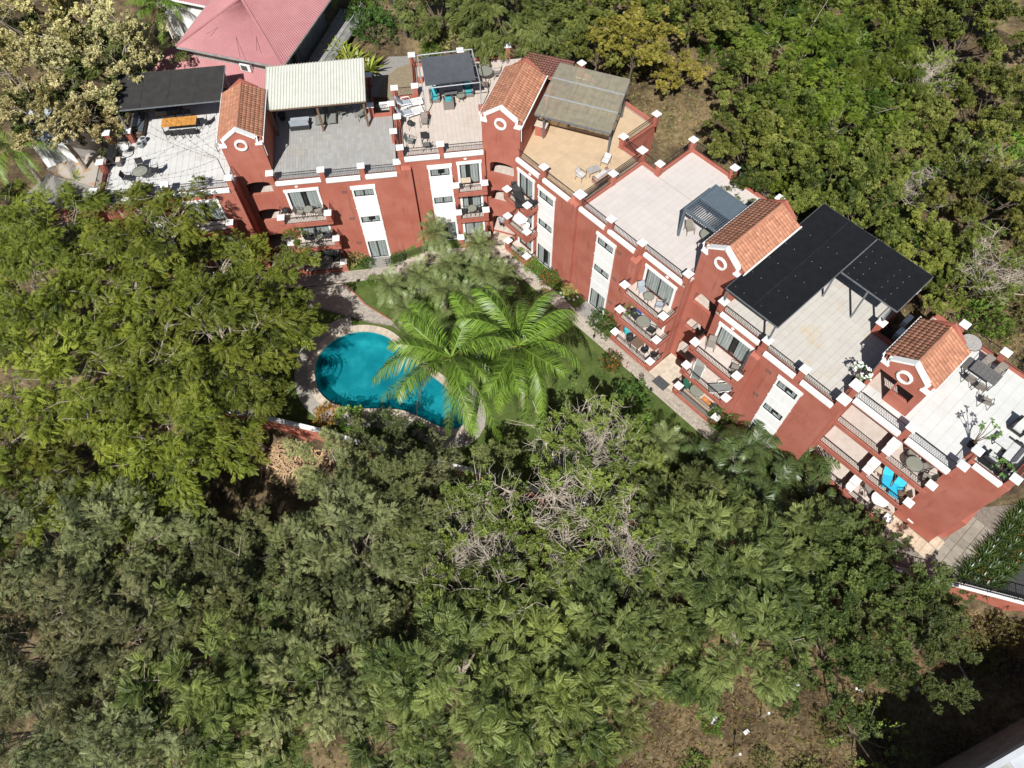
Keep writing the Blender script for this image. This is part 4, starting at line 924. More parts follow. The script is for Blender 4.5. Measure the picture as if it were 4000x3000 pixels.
# ---- terrace G
furn('gt', lambda: k_rect_table(1.6, .95, .74, DECKG, IRON, 6), 'dining_table', RF, 23.65, 8.05, zR, 0, 'dark grey slatted dining table at back of end terrace', 'table')
furn('gb', lambda: k_rect_table(.5, .95, .5, DECKG, IRON, 5), 'bench', RF, 22.55, 8.05, zR, 0, 'dark slatted bench at the left end of grey dining table', 'bench')
CG = lambda: k_chair(SLING, IRON)
for i, (u, v, r) in enumerate(((23.3, 7.3, 180), (24.0, 7.25, 180), (24.7, 6.6, 200), (23.3, 8.85, 0), (24.1, 8.9, 0))): furn('cg', CG, 'terrace_chair', RF, u, v, zR, r, ['left sling chair in front of the grey slatted dining table', 'right sling chair in front of the grey slatted dining table', 'sling chair standing apart on the bright end terrace', 'left sling chair behind the grey slatted dining table', 'right sling chair behind the grey slatted dining table'][i], 'chair', 'sling chairs on the end terrace')
furn('rw', lambda: k_round_table(.62, .74, DECKL, IRON, 24), 'round_table', RF, 21.95, 9.3, zR, 0, 'round silver-grey wooden table beside the stair hut', 'table')
furn('gs', lambda: k_sofa(1.7, SLINGK, CUSH, .85, 2), 'sofa', RF, 27.5, 4.7, zR, -90, 'large pale cushioned sofa at right end of bright terrace', 'sofa')
furn('gs2', lambda: k_sofa(.8, SLINGK, CUSH, .8, 1), 'lounge_chair', RF, 26.8, 3.55, zR, 180, 'pale cushioned lounge chair beside the front railing', 'chair')
furn('gs2', None, 'lounge_chair', RF, 26.85, 6.6, zR, 0, 'pale cushioned lounge chair behind the white coffee table', 'chair')
furn('gct', lambda: k_rect_table(.75, .75, .42, CUSH, IRON), 'coffee_table', RF, 26.7, 5.05, zR, 0, 'white square coffee table between pale cushioned seats', 'table')
frangipani(RF, 25.6, 3.7, zR, 'tall thin potted tree at front corner of bright terrace', 2.3, None, False)
frangipani(RF, 27.5, 3.25, zR, 'small potted plant behind right end railing', .8, None, False)
# ---- balconies
FZ = lambda zf, k: zf-ST*k+.004
def bal(kind, mk, nm, fr, u, v, zf, k, rot, label, cat, group=None): furn(kind, mk, nm, fr, u, v, FZ(zf, k), rot, label, cat, group)
lv = {1: 'top', 2: 'middle', 3: 'ground'}
BLK = lambda: k_lounger(SLINGK, IRON)
SM = lambda: k_round_table(.36, .7, GLS2, FRB, 16)
# B
bal('sm', SM, 'balcony_table', LF, -3.5, -.4, ZL, 1, 0, 'round glass table on top balcony of the grey-tiled block', 'table')
bal('br', BR, 'balcony_chair', LF, -4.2, -.4, ZL, 1, 80, 'brown chair left of table on top balcony of grey-tiled block', 'chair')
bal('br', BR, 'balcony_chair', LF, -2.8, -.45, ZL, 1, -80, 'brown chair right of table on top balcony of grey-tiled block', 'chair')
furn('kb2', lambda: [('kettle', M().lathe([(0, .5), (.2, .55), (.27, .68), (.22, .82), (0, .9)], 14), POTK)]+[('leg', M().tube([(.3*math.cos(a), .3*math.sin(a), 0), (.16*math.cos(a), .16*math.sin(a), .56)], .015, 5), IRON) for a in (0, 2.1, 4.2)], 'kettle_barbecue', LF, -5.2, -.3, FZ(ZL, 1), 0, 'black kettle barbecue at left end of top balcony', 'barbecue')
for k in (2, 3):
    bal('sm', SM, 'balcony_table', LF, -3.4, -.5, ZL, k, 0, f'round table on shaded {lv[k]} balcony of the grey-tiled block', 'table')
    bal('bc', BC, 'balcony_chair', LF, -4.2, -.4, ZL, k, 80, f'black chair left of table on shaded {lv[k]} balcony of grey-tiled block', 'chair')
    bal('bc', BC, 'balcony_chair', LF, -2.7, -.4, ZL, k, -80, f'black chair right of table on shaded {lv[k]} balcony of grey-tiled block', 'chair')
# C
furn('ctab', lambda: k_rect_table(.7, .5, .75, CUSHB, IRON), 'balcony_table', LF, 8.6, -.35, FZ(ZR, 1), 0, 'cream square table on top balcony of inner corner block', 'table')
bal('sm', SM, 'balcony_table', LF, 8.9, -.45, ZR, 2, 0, 'round glass table on middle balcony of inner corner block', 'table')
bal('bc', BC, 'balcony_chair', LF, 8.2, -.4, ZR, 2, 80, 'black chair left of table on middle balcony of inner corner block', 'chair')
bal('bc', BC, 'balcony_chair', LF, 9.6, -.4, ZR, 2, -80, 'black chair right of table on middle balcony of inner corner block', 'chair')
# D
bal('blk', BLK, 'balcony_lounger', RF, -7.8, -.45, ZR, 1, 60, 'black reclining chair at left of top balcony by corner tower', 'sun lounger')
bal('blk', BLK, 'balcony_lounger', RF, -6.5, -.4, ZR, 1, -30, 'black reclining chair at right of top balcony by corner tower', 'sun lounger')
furn('wt', lambda: k_round_table(.55, .74, PLASW, PLASW), 'balcony_table', RF, -7.5, -.45, FZ(ZR, 2), 0, 'round white table on middle balcony by corner tower', 'table')
furn('wch2', lambda: k_bucket(PLASW, PLASW), 'balcony_chair', RF, -6.7, -.6, FZ(ZR, 2), -60, 'white plastic chair on middle balcony by corner tower', 'chair')
# E
bal('tng', lambda: k_chair(CUSHG, SLING), 'balcony_chair', RF, 4.6, -.25, ZR, 1, 60, 'chair with grey cushion left of table on top balcony below pergola terrace', 'chair')
bal('sm', SM, 'balcony_table', RF, 5.4, -.5, ZR, 1, 0, 'small round table on top balcony below pergola terrace', 'table')
bal('tng', None, 'balcony_chair', RF, 6.3, -.35, ZR, 1, -60, 'chair with grey cushion right of table on top balcony below pergola terrace', 'chair')
furn('rt', None, 'balcony_table', RF, 5.5, -.55, FZ(ZR, 2), 0, 'round table on cluttered middle balcony below pergola terrace', 'table')
for i, (u, v, r) in enumerate(((4.75, -.45, 80), (6.3, -.5, -80))): bal('bc', BC, 'balcony_chair', RF, u, v, ZR, 2, r, ['black chair left of table on cluttered middle balcony', 'black chair right of table on cluttered middle balcony'][i], 'chair')
def towel_rack():
    o = thing('drying_rack', 'drying rack with striped towels on cluttered middle balcony', 'drying rack', RF.w(5.4, -.02, FZ(ZR, 2)), RF.a)
    M().bar((-1, 0, .75), (1, 0, .75), .03).build('rail', PLASW, o); M().bar((-1, .12, .75), (1, .12, .75), .03).build('rail', PLASW, o)
    for s in (-1, 1): M().bar((s, .06, 0), (s, .06, .75), .03).build('leg', PLASW, o)
    for i, (a, b, mt) in enumerate(((-.95, -.55, BLUE), (-.5, .0, CUSH), (.05, .35, CYAN), (.4, .9, CUSH))):
        M().add([(a, -.02, .35), (b, -.02, .35), (b, -.02, .77), (a, -.02, .77), (a, .14, .77), (b, .14, .77), (a, .14, .4), (b, .14, .4)], [(0,1,2,3), (3,2,5,4), (4,5,7,6)]).build('towel', mt, o)
towel_rack()
frangipani(RF, 4.05, -.35, FZ(ZR, 2), 'potted plant at left end of cluttered middle balcony', .6, None, False)
furn('btab', lambda: k_rect_table(.8, .8, .74, BWICKER, IRON), 'balcony_table', RF, 5.45, -.5, FZ(ZR, 3), 0, 'brown square table on ground balcony below pergola terrace', 'table')
for i, (u, v, r) in enumerate(((4.75, -.55, 80), (6.15, -.45, -90), (6.9, -.2, -120))): furn('bk', lambda: k_bucket(SLINGK, IRON), 'balcony_chair', RF, u, v, FZ(ZR, 3), r, ['black shell chair left of the brown square table', 'black shell chair right of the brown square table', 'black shell chair at far right of ground balcony'][i], 'chair', 'black shell chairs')
furn('tk', lambda: k_bucket(TEAL, IRON), 'balcony_chair', RF, 4.15, -.2, FZ(ZR, 3), 70, 'teal shell chair on ground balcony below pergola terrace', 'chair')
# F
bal('br', BR, 'balcony_chair', RF, 10.7, -.2, ZR, 1, 30, 'taupe sling chair at left of top balcony under black shade', 'chair')
bal('br', BR, 'balcony_chair', RF, 12.9, -.45, ZR, 1, -70, 'taupe sling chair at right of top balcony under black shade', 'chair')
bal('lgw', lambda: k_lounger(SLINGG, PLASW, 1.5), 'balcony_lounger', RF, 10.6, -.35, ZR, 2, 25, 'pale striped recliner at left of middle balcony under black shade', 'sun lounger')
bal('lgw', None, 'balcony_lounger', RF, 12.7, -.35, ZR, 2, -40, 'pale striped recliner at right of middle balcony under black shade', 'sun lounger')
bal('rt', None, 'balcony_table', RF, 11.1, -.35, ZR, 3, 0, 'round table on ground balcony beside the entrance', 'table')
furn('bs', lambda: k_sofa(2.4, WICKER, CUSHB, .6, 3, .5, False), 'balcony_sofa', RF, 11.6, -.85, FZ(ZR, 3), 180, 'long beige cushioned bench along the ground balcony railing', 'sofa')
furn('gk', lambda: k_chair(LEAF_DK, IRON), 'balcony_chair', RF, 10.3, -.4, FZ(ZR, 3), 60, 'dark green chair on ground balcony beside the entrance', 'chair') if 'LEAF_DK' in globals() else furn('gk', lambda: k_chair(mat('dark_green_cloth', (.02, .10, .06), .8), IRON), 'balcony_chair', RF, 10.3, -.4, FZ(ZR, 3), 60, 'dark green chair on ground balcony beside the entrance', 'chair')
MAT_O = mat('orange_mat', (.50, .20, .07), .9, .5, 12)
tag(M().box(11.6, 12.4, -.25, .15, FZ(ZR, 3), FZ(ZR, 3)+.012).build('door_mat', MAT_O), 'orange patterned mat on ground balcony beside the entrance', 'mat')
bpy.data.objects['door_mat'].location = RF.w(0, 0, 0); bpy.data.objects['door_mat'].rotation_euler = (0, 0, RF.a)
# G
for k, spec in ((1, [('cg', CG, 'balcony_chair', 23.9, 2.6, 40, 'dark sling chair at left of top balcony in end block', 'chair'), ('cg', CG, 'balcony_chair', 24.8, 2.4, -30, 'dark sling chair in middle of top balcony in end block', 'chair'), ('cg', CG, 'balcony_chair', 25.3, 2.0, -70, 'dark sling chair at right of top balcony in end block', 'chair'), ('rt', None, 'balcony_table', 24.3, 2.0, 0, 'round table on top balcony in end block', 'table')]),
                (2, [('cy', lambda: k_lounger(CYAN, WOOD, 1.2), 'balcony_lounger', 23.9, 2.3, 30, 'wooden deck chair with cyan cloth, left one on end block balcony', 'deck chair'), ('cy', None, 'balcony_lounger', 24.7, 2.2, 10, 'wooden deck chair with cyan cloth, right one on end block balcony', 'deck chair'), ('wc', lambda: k_chair(WOOD, WOOD), 'balcony_chair', 25.2, 1.9, -50, 'brown wooden chair at right of cyan deck chairs', 'chair'), ('ck', lambda: k_rect_table(.4, .4, .45, CUSHB, WOOD), 'stool', 23.3, 2.3, 0, 'small beige stool left of cyan deck chairs', 'stool')]),
                (3, [('wt', None, 'balcony_table', 24.6, 2.3, 0, 'round white table on ground balcony of end block', 'table'), ('cg', CG, 'balcony_chair', 23.7, 2.5, 70, 'sling chair left of round white table on end block ground balcony', 'chair'), ('bs2', lambda: k_sofa(1.2, CUSHB, CUSHB, .6, 1, .5, False), 'bench', 25.1, 1.95, 200, 'beige bench at right of round white table', 'bench')])):
    for kd, mk, nm, u, v, r, lb, ct in spec: furn(kd, mk, nm, RF, u, v, FZ(ZR, k), r, lb, ct)
ac_unit(LF, 2.9, 7.6, zL-.3, 0, 'air conditioner in the gap between grey and cream terraces')
ac_unit(RF, 18.6, 7.4, zR-.5, 90, 'white air conditioner in gap beside the stair hut')
ac_unit(RF, 18.4, 8.6, zR-.5, 90, 'second white air conditioner in gap beside the stair hut, farther back')
# ---------------------------------------------------------------- ground and courtyard
def soil_mat():
    m, t, b = nt('dry_ground')
    c = ramp(t, noisy(t, .35, 6), [(.32, (.055, .038, .024)), (.5, (.12, .088, .05)), (.62, (.23, .17, .09)), (.75, (.075, .075, .03))])
    c = mix(t, 1.0, c, ramp(t, noisy(t, 3.5, 6), [(.3, .55), (.7, 1.35)]), 'MULTIPLY')
    t.links.new(c, b.inputs['Base Color']); b.inputs['Roughness'].default_value = .95; b.inputs['Specular IOR Level'].default_value = .1
    bp = node(t, 'Bump', ins={'Strength': .8, 'Distance': .12}); t.links.new(noisy(t, 4, 6), bp.inputs['Height']); t.links.new(bp.outputs[0], b.inputs['Normal']); return m
SOIL = soil_mat()
def axis(lo, hi, a, b, st): return sorted(set([round(x, 2) for x in np.arange(a, b+.01, st)]+[lo, lo*.6+a*.4, lo*.25+a*.75, hi*.25+b*.75, hi*.6+b*.4, hi]))
xs = axis(-400, 400, -60, 60, .8); ys = axis(-300, 400, -10, 85, .8)
POOLX = offset_poly(POOL, OUT*.9)
V_ = np.array([(x, y, (-2.6 if inside(POOLX, x, y) else zground(min(60, max(-60, x)), min(85, max(-10, y))))) for y in ys for x in xs]); nx_ = len(xs)
ii = np.array([(j*nx_+i, j*nx_+i+1, (j+1)*nx_+i+1, (j+1)*nx_+i) for j in range(len(ys)-1) for i in range(nx_-1)])
tag(from_mesh('ground', np_mesh('ground', V_, ii, SOIL, smooth=True)), kind='structure')
def lawn_mat():
    m, t, b = nt('lawn_grass'); c = ramp(t, noisy(t, .9, 6), [(.3, (.06, .095, .022)), (.6, (.115, .155, .04)), (.8, (.18, .19, .07))])
    c = mix(t, 1.0, c, ramp(t, noisy(t, 30, 3), [(.3, .6), (.7, 1.3)]), 'MULTIPLY'); t.links.new(c, b.inputs['Base Color']); b.inputs['Roughness'].default_value = .9; b.inputs['Specular IOR Level'].default_value = .15
    bp = node(t, 'Bump', ins={'Strength': .9, 'Distance': .05}); t.links.new(noisy(t, 40, 3), bp.inputs['Height']); t.links.new(bp.outputs[0], b.inputs['Normal']); return m
LAWN = lawn_mat()
COPE = offset_poly(POOL, OUT*.55)
def lawn():
    vs = {}; V = []; Fc = []; st = .35
    def vid(i, j):
        if (i, j) not in vs: x, y = i*st, j*st; vs[(i, j)] = len(V); V.append((x, y, zcourt(x, y)+.02*math.sin(x*1.1)*math.sin(y*1.3)))
        return vs[(i, j)]
    for i in range(-75, 75):
        for j in range(20, 135):
            x, y = (i+.5)*st, (j+.5)*st; uL, vL = LF.loc(x, y); uR, vR = RF.loc(x, y)
            if y < ywall(x)+.2 or x < -24 or uR > 21 or vL > .2 or vR > .2 or inside(offset_poly(POOL, OUT*.3), x, y): continue
            Fc.append((vid(i, j), vid(i+1, j), vid(i+1, j+1), vid(i, j+1)))
    tag(from_mesh('lawn', np_mesh('lawn', np.array(V), np.array(Fc), LAWN, smooth=True)), kind='structure')
    n = 26000; P = []; T = []; idx = rng.integers(0, len(Fc), n)
    Vn = np.array(V); c = Vn[np.array(Fc)[idx]].mean(1); c[:, :2] += rng.uniform(-.18, .18, (n, 2))
    a = rng.uniform(0, 6.28, n); h = rng.uniform(.05, .11, n); w = rng.uniform(.02, .035, n); lean = rng.normal(0, .04, (n, 2))
    d = np.stack([np.cos(a)*w, np.sin(a)*w, np.zeros(n)], 1); top = c+np.stack([lean[:, 0], lean[:, 1], h], 1)
    VV = np.stack([c-d, c+d, top], 1).reshape(-1, 3); FF = np.arange(3*n).reshape(-1, 3)
    tag(from_mesh('grass', np_mesh('grass', VV, FF, LAWN, rng.random(n))), 'short green grass blades of the courtyard lawn', 'grass', kind='stuff')
lawn()
PAVER = mat('paver', (.40, .345, .285), .9, .15, 5, bump=.3, objvar=.14); PAVER_L = mat('paver_left', (.36, .32, .27), .9, .15, 5, bump=.3, objvar=.14)
BED = mat('path_bed', (.20, .17, .14), .95, .2, 6)
def path_strip(name, fr, u0, u1, v0, v1, z, pm, sx=.27, sy=.18):
    o = tag(M().box(u0, u1, v0, v1, z-.3, z+.012).build(name, BED), kind='structure'); o.location = fr.w(0, 0, 0); o.rotation_euler = (0, 0, fr.a)
    tile_floor(o, [(u0+.06, u1-.06, v0+.1, v1-.1)], (sx, sy), z+.03, pm, 'paver', stagger=True, parent_frame=fr, thick=.03, gap=.016)
    for a, b in ((v0, v0+.09), (v1-.09, v1)): M().box(u0, u1, a, b, z-.1, z+.04).build('edging', PAVER, o)
path_strip('path_right', RF, -8.6, 26.3, -2.25, -1.24, 1.31, PAVER)
path_strip('path_left', LF, -16, 1.5, -2.36, -1.24, .02, PAVER_L)
path_strip('path_corner', LF, 4.7, 11.2, -2.4, -1.1, 1.305, PAVER)
def steps():
    o = thing('garden_steps', 'pale concrete garden steps rising beside the palms', 'steps', LF.w(0, 0, 0), LF.a); n = 8
    for i in range(n): M().box(1.5+i*.4, 1.5+(i+1)*.4+.02, -2.3, -1.2, -.3, .16*(i+1)).build('tread', PAVER, o, bevel=.01)
    h = thing('handrail', 'black iron handrail beside the garden steps', 'handrail', LF.w(0, 0, 0), LF.a)
    for dz in (.85, .6, .35): M().tube([(1.2, -1.12, dz), (1.7, -1.12, dz+.1), (4.6, -1.12, dz+1.25), (5.4, -1.12, dz+1.28)], .022, 5).build('rail', IRON, h)
    for u, z in ((1.4, 0), (2.9, .6), (4.6, 1.25)): M().tube([(u, -1.12, z-.1), (u, -1.12, z+.92)], .024, 5).build('post', IRON, h)
steps()
GRAV = mat('gravel_concrete', (.27, .255, .23), .95, .2, 14, bump=.4)
def slab(name, fr, P, z, m, th=.25):
    o = tag(M().prism(P, z-th, z).build(name, m), kind='structure'); o.location = fr.w(0, 0, 0); o.rotation_euler = (0, 0, fr.a); return o
slab('patio_left', LF, [(-.1, -1.22), (1.75, -1.22), (1.75, -.06), (-.1, -.06)], .03, GRAV)
slab('patio_right', RF, [(-.3, -1.22), (1.75, -1.22), (1.75, -.06), (-.3, -.06)], 1.335, GRAV)
slab('entrance_slab', RF, [(7.45, -1.22), (9.7, -1.22), (9.7, 1.25), (7.45, 1.25)], 1.36, STONE)
slab('entrance_slab_corner', TF, [(-1.9, -1.7), (1.6, -1.7), (1.4, 3.0), (-1.4, 3.0)], 1.345, STONE)
slab('entrance_slab_left', LF, [(-8.2, -1.22), (-5.75, -1.22), (-5.75, 1.5), (-8.2, 1.5)], .03, STONE)
DMAT = mat('rubber_mat', (.075, .078, .08), .9, .25, 8)
def doormat(fr, u0, u1, v0, v1, z, label):
    o = thing('entrance_mat', label, 'mat', fr.w(0, 0, 0), fr.a); M().box(u0, u1, v0, v1, z, z+.015).build('mat', DMAT, o); 
    for i in range(8): M().box(u0+.05, u1-.05, v0+.05+i*(v1-v0-.1)/8, v0+.05+i*(v1-v0-.1)/8+.03, z+.015, z+.022).build('rib', DMAT, o)
doormat(RF, 8.15, 9.25, -1.66, -.88, 1.365, 'dark grey rubber mat on paved path before the tower entrance')
doormat(LF, -7.6, -6.5, -2.0, -1.3, .055, 'dark rubber mat on the left path in tree shade')
# deck and pool
o = M().prism([(-16.75, 36.98), (-13.64, 37.28), (-12.54, 36.14), (-11.67, 35.14), (-9.56, 33.55), (-8.7, 32.3), (-9.4, 32.9), (-11.13, 33.24), (-13.33, 33.99), (-15.45, 34.76), (-16.48, 34.78)][::-1], -.3, .03).build('pool_path', BED); tag(o, kind='structure')
DPOLY = [(-16.6, 36.9), (-13.7, 37.15), (-12.6, 36.05), (-11.75, 35.05), (-9.65, 33.5), (-8.9, 32.4), (-9.4, 32.95), (-11.13, 33.35), (-13.33, 34.1), (-15.45, 34.9), (-16.35, 34.9)]
me_ = M().add([(-.5,-.5,0),(.5,-.5,0),(.5,.5,0),(-.5,.5,0),(-.5,-.5,1),(.5,-.5,1),(.5,.5,1),(-.5,.5,1)], [(4,5,6,7),(0,1,5,4),(1,2,6,5),(2,3,7,6),(3,0,4,7)]).mesh('paver', PAVER_L)
cnt = 0; rest = M()
for j in range(40):
    for i in range(40):
        x, y = -16.7+i*.25+(.12 if j % 2 else 0), 32.4+j*.13
        if inside(DPOLY, x, y):
            cnt += 1
            if cnt <= 300: from_mesh('paver', me_, o, (x, y, .028), (0, 0, 0), (.235, .118, .03))
            else: rest.box(x-.117, x+.117, y-.059, y+.059, .02, .058)
tag(rest.build('pavers', PAVER_L, o), kind='stuff')
EDGE = mat('red_edging', (.33, .13, .08), .9, .2, 6)
for k in range(len(DPOLY)-1):
    a, b = DPOLY[k], DPOLY[k+1]
    if k in (1, 2, 3): M().bar((*a, .06), (*b, .06), .09, .08).build('edging', EDGE, o)
COPEM = mat('pool_coping', (.50, .42, .33), .85, .12, 4, bump=.2, objvar=.1)
pr = thing('swimming_pool', 'kidney shaped swimming pool with teal water and stone rim', 'swimming pool')
n_ = len(POOL); bas = M()
bas.v = [(x, y, 0) for x, y in POOL]+[(x, y, -1.5) for x, y in offset_poly(POOL, -OUT*.25)]; bas.f = [(i, (i+1) % n_, n_+(i+1) % n_, n_+i) for i in range(n_)]+[tuple(n_+i for i in range(n_))]
BASIN, t_, b_ = nt('pool_plaster_cloud_glints'); b_.inputs['Roughness'].default_value = .8
t_.links.new(ramp(t_, noisy(t_, .33, 5), [(.35, (.012, .20, .25)), (.5, (.03, .33, .38)), (.65, (.10, .50, .54))]), b_.inputs['Base Color']); bas.build('basin', BASIN, pr)  # lighter blotches in the basin colour imitate cloud reflections on the water
WATER, t_, b_ = nt('pool_water'); b_.inputs['Base Color'].default_value = (.0, .16, .19, 1); b_.inputs['Roughness'].default_value = .03; b_.inputs['IOR'].default_value = 1.33
bp_ = node(t_, 'Bump', ins={'Strength': .25, 'Distance': .03}); t_.links.new(noisy(t_, 2.2, 4), bp_.inputs['Height']); t_.links.new(bp_.outputs[0], b_.inputs['Normal'])
tr_ = node(t_, 'BsdfTransparent', ins={'Color': (.55, .92, .94, 1)}); mx_ = node(t_, 'MixShader', ins={0: .68}); t_.links.new(b_.outputs[0], mx_.inputs[1]); t_.links.new(tr_.outputs[0], mx_.inputs[2]); t_.links.new(mx_.outputs[0], t_.nodes['Material Output'].inputs[0])
for k in range(4): M().prism([(-14.6+.0*k+(.35*(3-k))*math.cos(a)+.1, 29.9+(.35*(3-k)+.3)*math.sin(a)) for a in [2*math.pi*q/14 for q in range(14)]], -1.4, -1.2+.28*k).build('step', PLASW if k == 3 else BASIN, pr)
wt = M(); wt.v = [(x, y, -.12) for x, y in POOL]; wt.f = [tuple(range(n_))]; wt.build('water', WATER, pr)
OC = offset_poly(POOL, OUT*.5); IC = offset_poly(POOL, -OUT*.05)
for i in range(0, n_, 1):
    j = (i+1) % n_; lp = lambda a, b, t: (a[0]+(b[0]-a[0])*t, a[1]+(b[1]-a[1])*t); q0, q1, q2, q3 = IC[i], lp(IC[i], IC[j], .97), lp(OC[i], OC[j], .97), OC[i]
    M().prism([q0, q1, q2, q3], -.14, .075, True, True).build('coping_stone', COPEM, pr)
DECKP = mat('pool_deck', (.33, .30, .26), .9, .15, 6, bump=.2); dk = offset_poly(POOL, OUT*1.5)
m = M(); 
for i in range(n_):
    x = POOL[i][0]
    j = (i+1) % n_
    if x < -12.5 or POOL[i][1] < 26.5: m.quad((*OC[i], .05), (*OC[j], .05), (*dk[j], .05), (*dk[i], .05))
tag(m.build('pool_deck', DECKP), kind='structure')
# garden wall towards the wild plot, coped in white
def garden_wall(pts, z0, z1, label, rail=False):
    o = thing('garden_wall', label, 'wall', (0, 0, 0))
    w = M(); c = M()
    for (x0, y0), (x1, y1) in zip(pts, pts[1:]):
        w.bar((x0, y0, (z0+z1)/2), (x1, y1, (z0+z1)/2), .2, z1-z0); c.bar((x0, y0, z1+.05), (x1, y1, z1+.05), .34, .1)
        if rail:
            r = M(); d = Vector((x1-x0, y1-y0, 0)); n = int(d.length/.13)
            r.bar((x0, y0, z1+1.0), (x1, y1, z1+1.0), .04); r.bar((x0, y0, z1+.2), (x1, y1, z1+.2), .03)
            for i in range(n): p = Vector((x0, y0, 0))+d*i/n; r.bar((p.x, p.y, z1+.1), (p.x, p.y, z1+1.0), .02 if i % 12 else .05)
            r.build('railing', IRON, o)
    w.build('masonry', RED, o); c.build('coping', WHITE, o)
garden_wall([(-30, 27.3), (-17.06, 24.21), (-13.07, 23.08), (-10.2, 22.0), (-3, 20.0), (5, 17.2), (14, 14.6)], -1.6, .9, 'red garden wall with white coping behind the pool')
garden_wall([(14.1, 14.5), (23.24, 12.54), (31.27, 10.08), (38, 7.6)], -1.0, 1.85, 'red boundary wall with iron railing beside the driveway', True)
# end of the right wing: flagged yard, drive
FLAG = mat('flagstone', (.30, .265, .21), .9, .2, 4, bump=.3, objvar=.16, col2=(.24, .22, .185))
_yc = [(22.6, 12.95), (23.24, 12.72), (31.27, 10.3), (37, 8.4), (37, 22), (30, 22)]
o = slab('yard', RF, [RF.loc(x, y) for x, y in _yc], 1.3, BED)
tile_floor(o, [(28.5, 34.6, -1.0, 7.6), (26.6, 28.5, -1.0, 1.5)], .62, 1.33, FLAG, 'flagstone', parent_frame=RF, thick=.03, gap=.03, cond=lambda x, y: y > ywall(x)+.35 and x+.42*y < 37.2)
STONE2 = mat('beige_margin', (.56, .45, .33), .85, .12, 4, objvar=.08)
tile_floor(o, [(25.9, 29.0, 1.6, 2.66), (28.5, 29.2, 2.7, 3.5)], .5, 1.345, STONE2, 'margin_slab', parent_frame=RF, thick=.03, gap=.015)
ASPH = mat('asphalt', (.052, .052, .054), .95, .25, 9, bump=.5)
slab('driveway', Fr((0, 0), 0), [(29.5, 10.9), (40, 7.6), (46, 22), (36.6, 19.2), (32.4, 14.2), (30.0, 12.2)], 1.34, ASPH)
# garden lights
def glight(x, y, z, label):
    o = thing('garden_light', label, 'lamp', (x, y, z)); M().tube([(0, 0, 0), (0, 0, .3)], .03, 6).build('post', IRON, o); M().lathe([(0, .3), (.09, .3), (.11, .38), (.06, .45), (0, .46)], 10).build('head', POTK, o)
for p, lb in (((.5, 37.1), 'black garden light where the right path begins'), ((6.3, 30.45), 'black garden light halfway along the right path'), ((10.1, 25.7), 'black garden light near the tower entrance lawn'), ((-12.5, 37.25), 'black garden light beside the left path')): glight(*p, zcourt(*p), lb)
STW = mat('white_boulder', (.62, .60, .56), .9, .12, 5)
bme = []
for k in range(3):
    m = M().lathe([(0, 0), (.14, .02), (.17, .09), (.1, .17), (0, .19)], 7); m.v = [(x+random.uniform(-.03, .03), y+random.uniform(-.03, .03), z+random.uniform(-.02, .02)) for x, y, z in m.v]; bme.append(m.mesh('white_stone', STW))
SP = [(.1, 36.9), (.55, 36.6), (.4, 36.2), (.62, 35.9), (.5, 35.5), (.3, 35.1), (4.0, 34.8), (4.2, 34.4), (4.6, 34.2), (5.0, 34.15), (5.3, 34.4), (5.5, 34.8)]
for i, (x, y) in enumerate(SP):
    tag(from_mesh('white_stone', bme[i % 3], None, (x, y, zcourt(x, y)), (0, 0, i), (.55, .75, .6)), [('%s white stone counted from the path in the row below the palms' % ['first', 'second', 'third', 'fourth', 'fifth', 'sixth'][i]) if i < 6 else ('%s white stone, counted from the left, ringing the yellow bush' % ['first', 'second', 'third', 'fourth', 'fifth', 'sixth'][i-6])][0], 'stone', 'white stones by the palms' if i < 6 else 'white stones round the yellow bush')
# ---------------------------------------------------------------- neighbouring houses
PINK = None
def roof_mat(name, c, c2, ang, per=.22):
    m, t, b = nt(name); g = node(t, 'NewGeometry').outputs['Position']; col = ramp(t, noisy(t, .8, 5), [(.3, c2), (.7, c)])
    t.links.new(col, b.inputs['Base Color']); b.inputs['Roughness'].default_value = .6; return m
PINKR = roof_mat('pink_sheet', (.44, .20, .20), (.38, .16, .165), 0); PINKD = mat('pink_trim', (.30, .08, .09), .6)
GWALL = mat('grey_wall', (.30, .29, .27), .9, .2, 2)
def corr(P, Q, R__, S_, n, amp=.02):
    """corrugated quad: P-Q eave, S_-R__ ridge, ribs from eave to ridge"""
    m = M(); P, Q, R__, S_ = map(Vector, (P, Q, R__, S_)); k = n*4; nz = (Q-P).cross(S_-P).normalized()
    for i in range(k+1):
        o = nz*(amp*math.sin(math.pi*i/2)); m.v += [tuple(P.lerp(Q, i/k)+o), tuple(S_.lerp(R__, i/k)+o)]
    for i in range(k): m.f.append((2*i, 2*i+2, 2*i+3, 2*i+1))
    return m
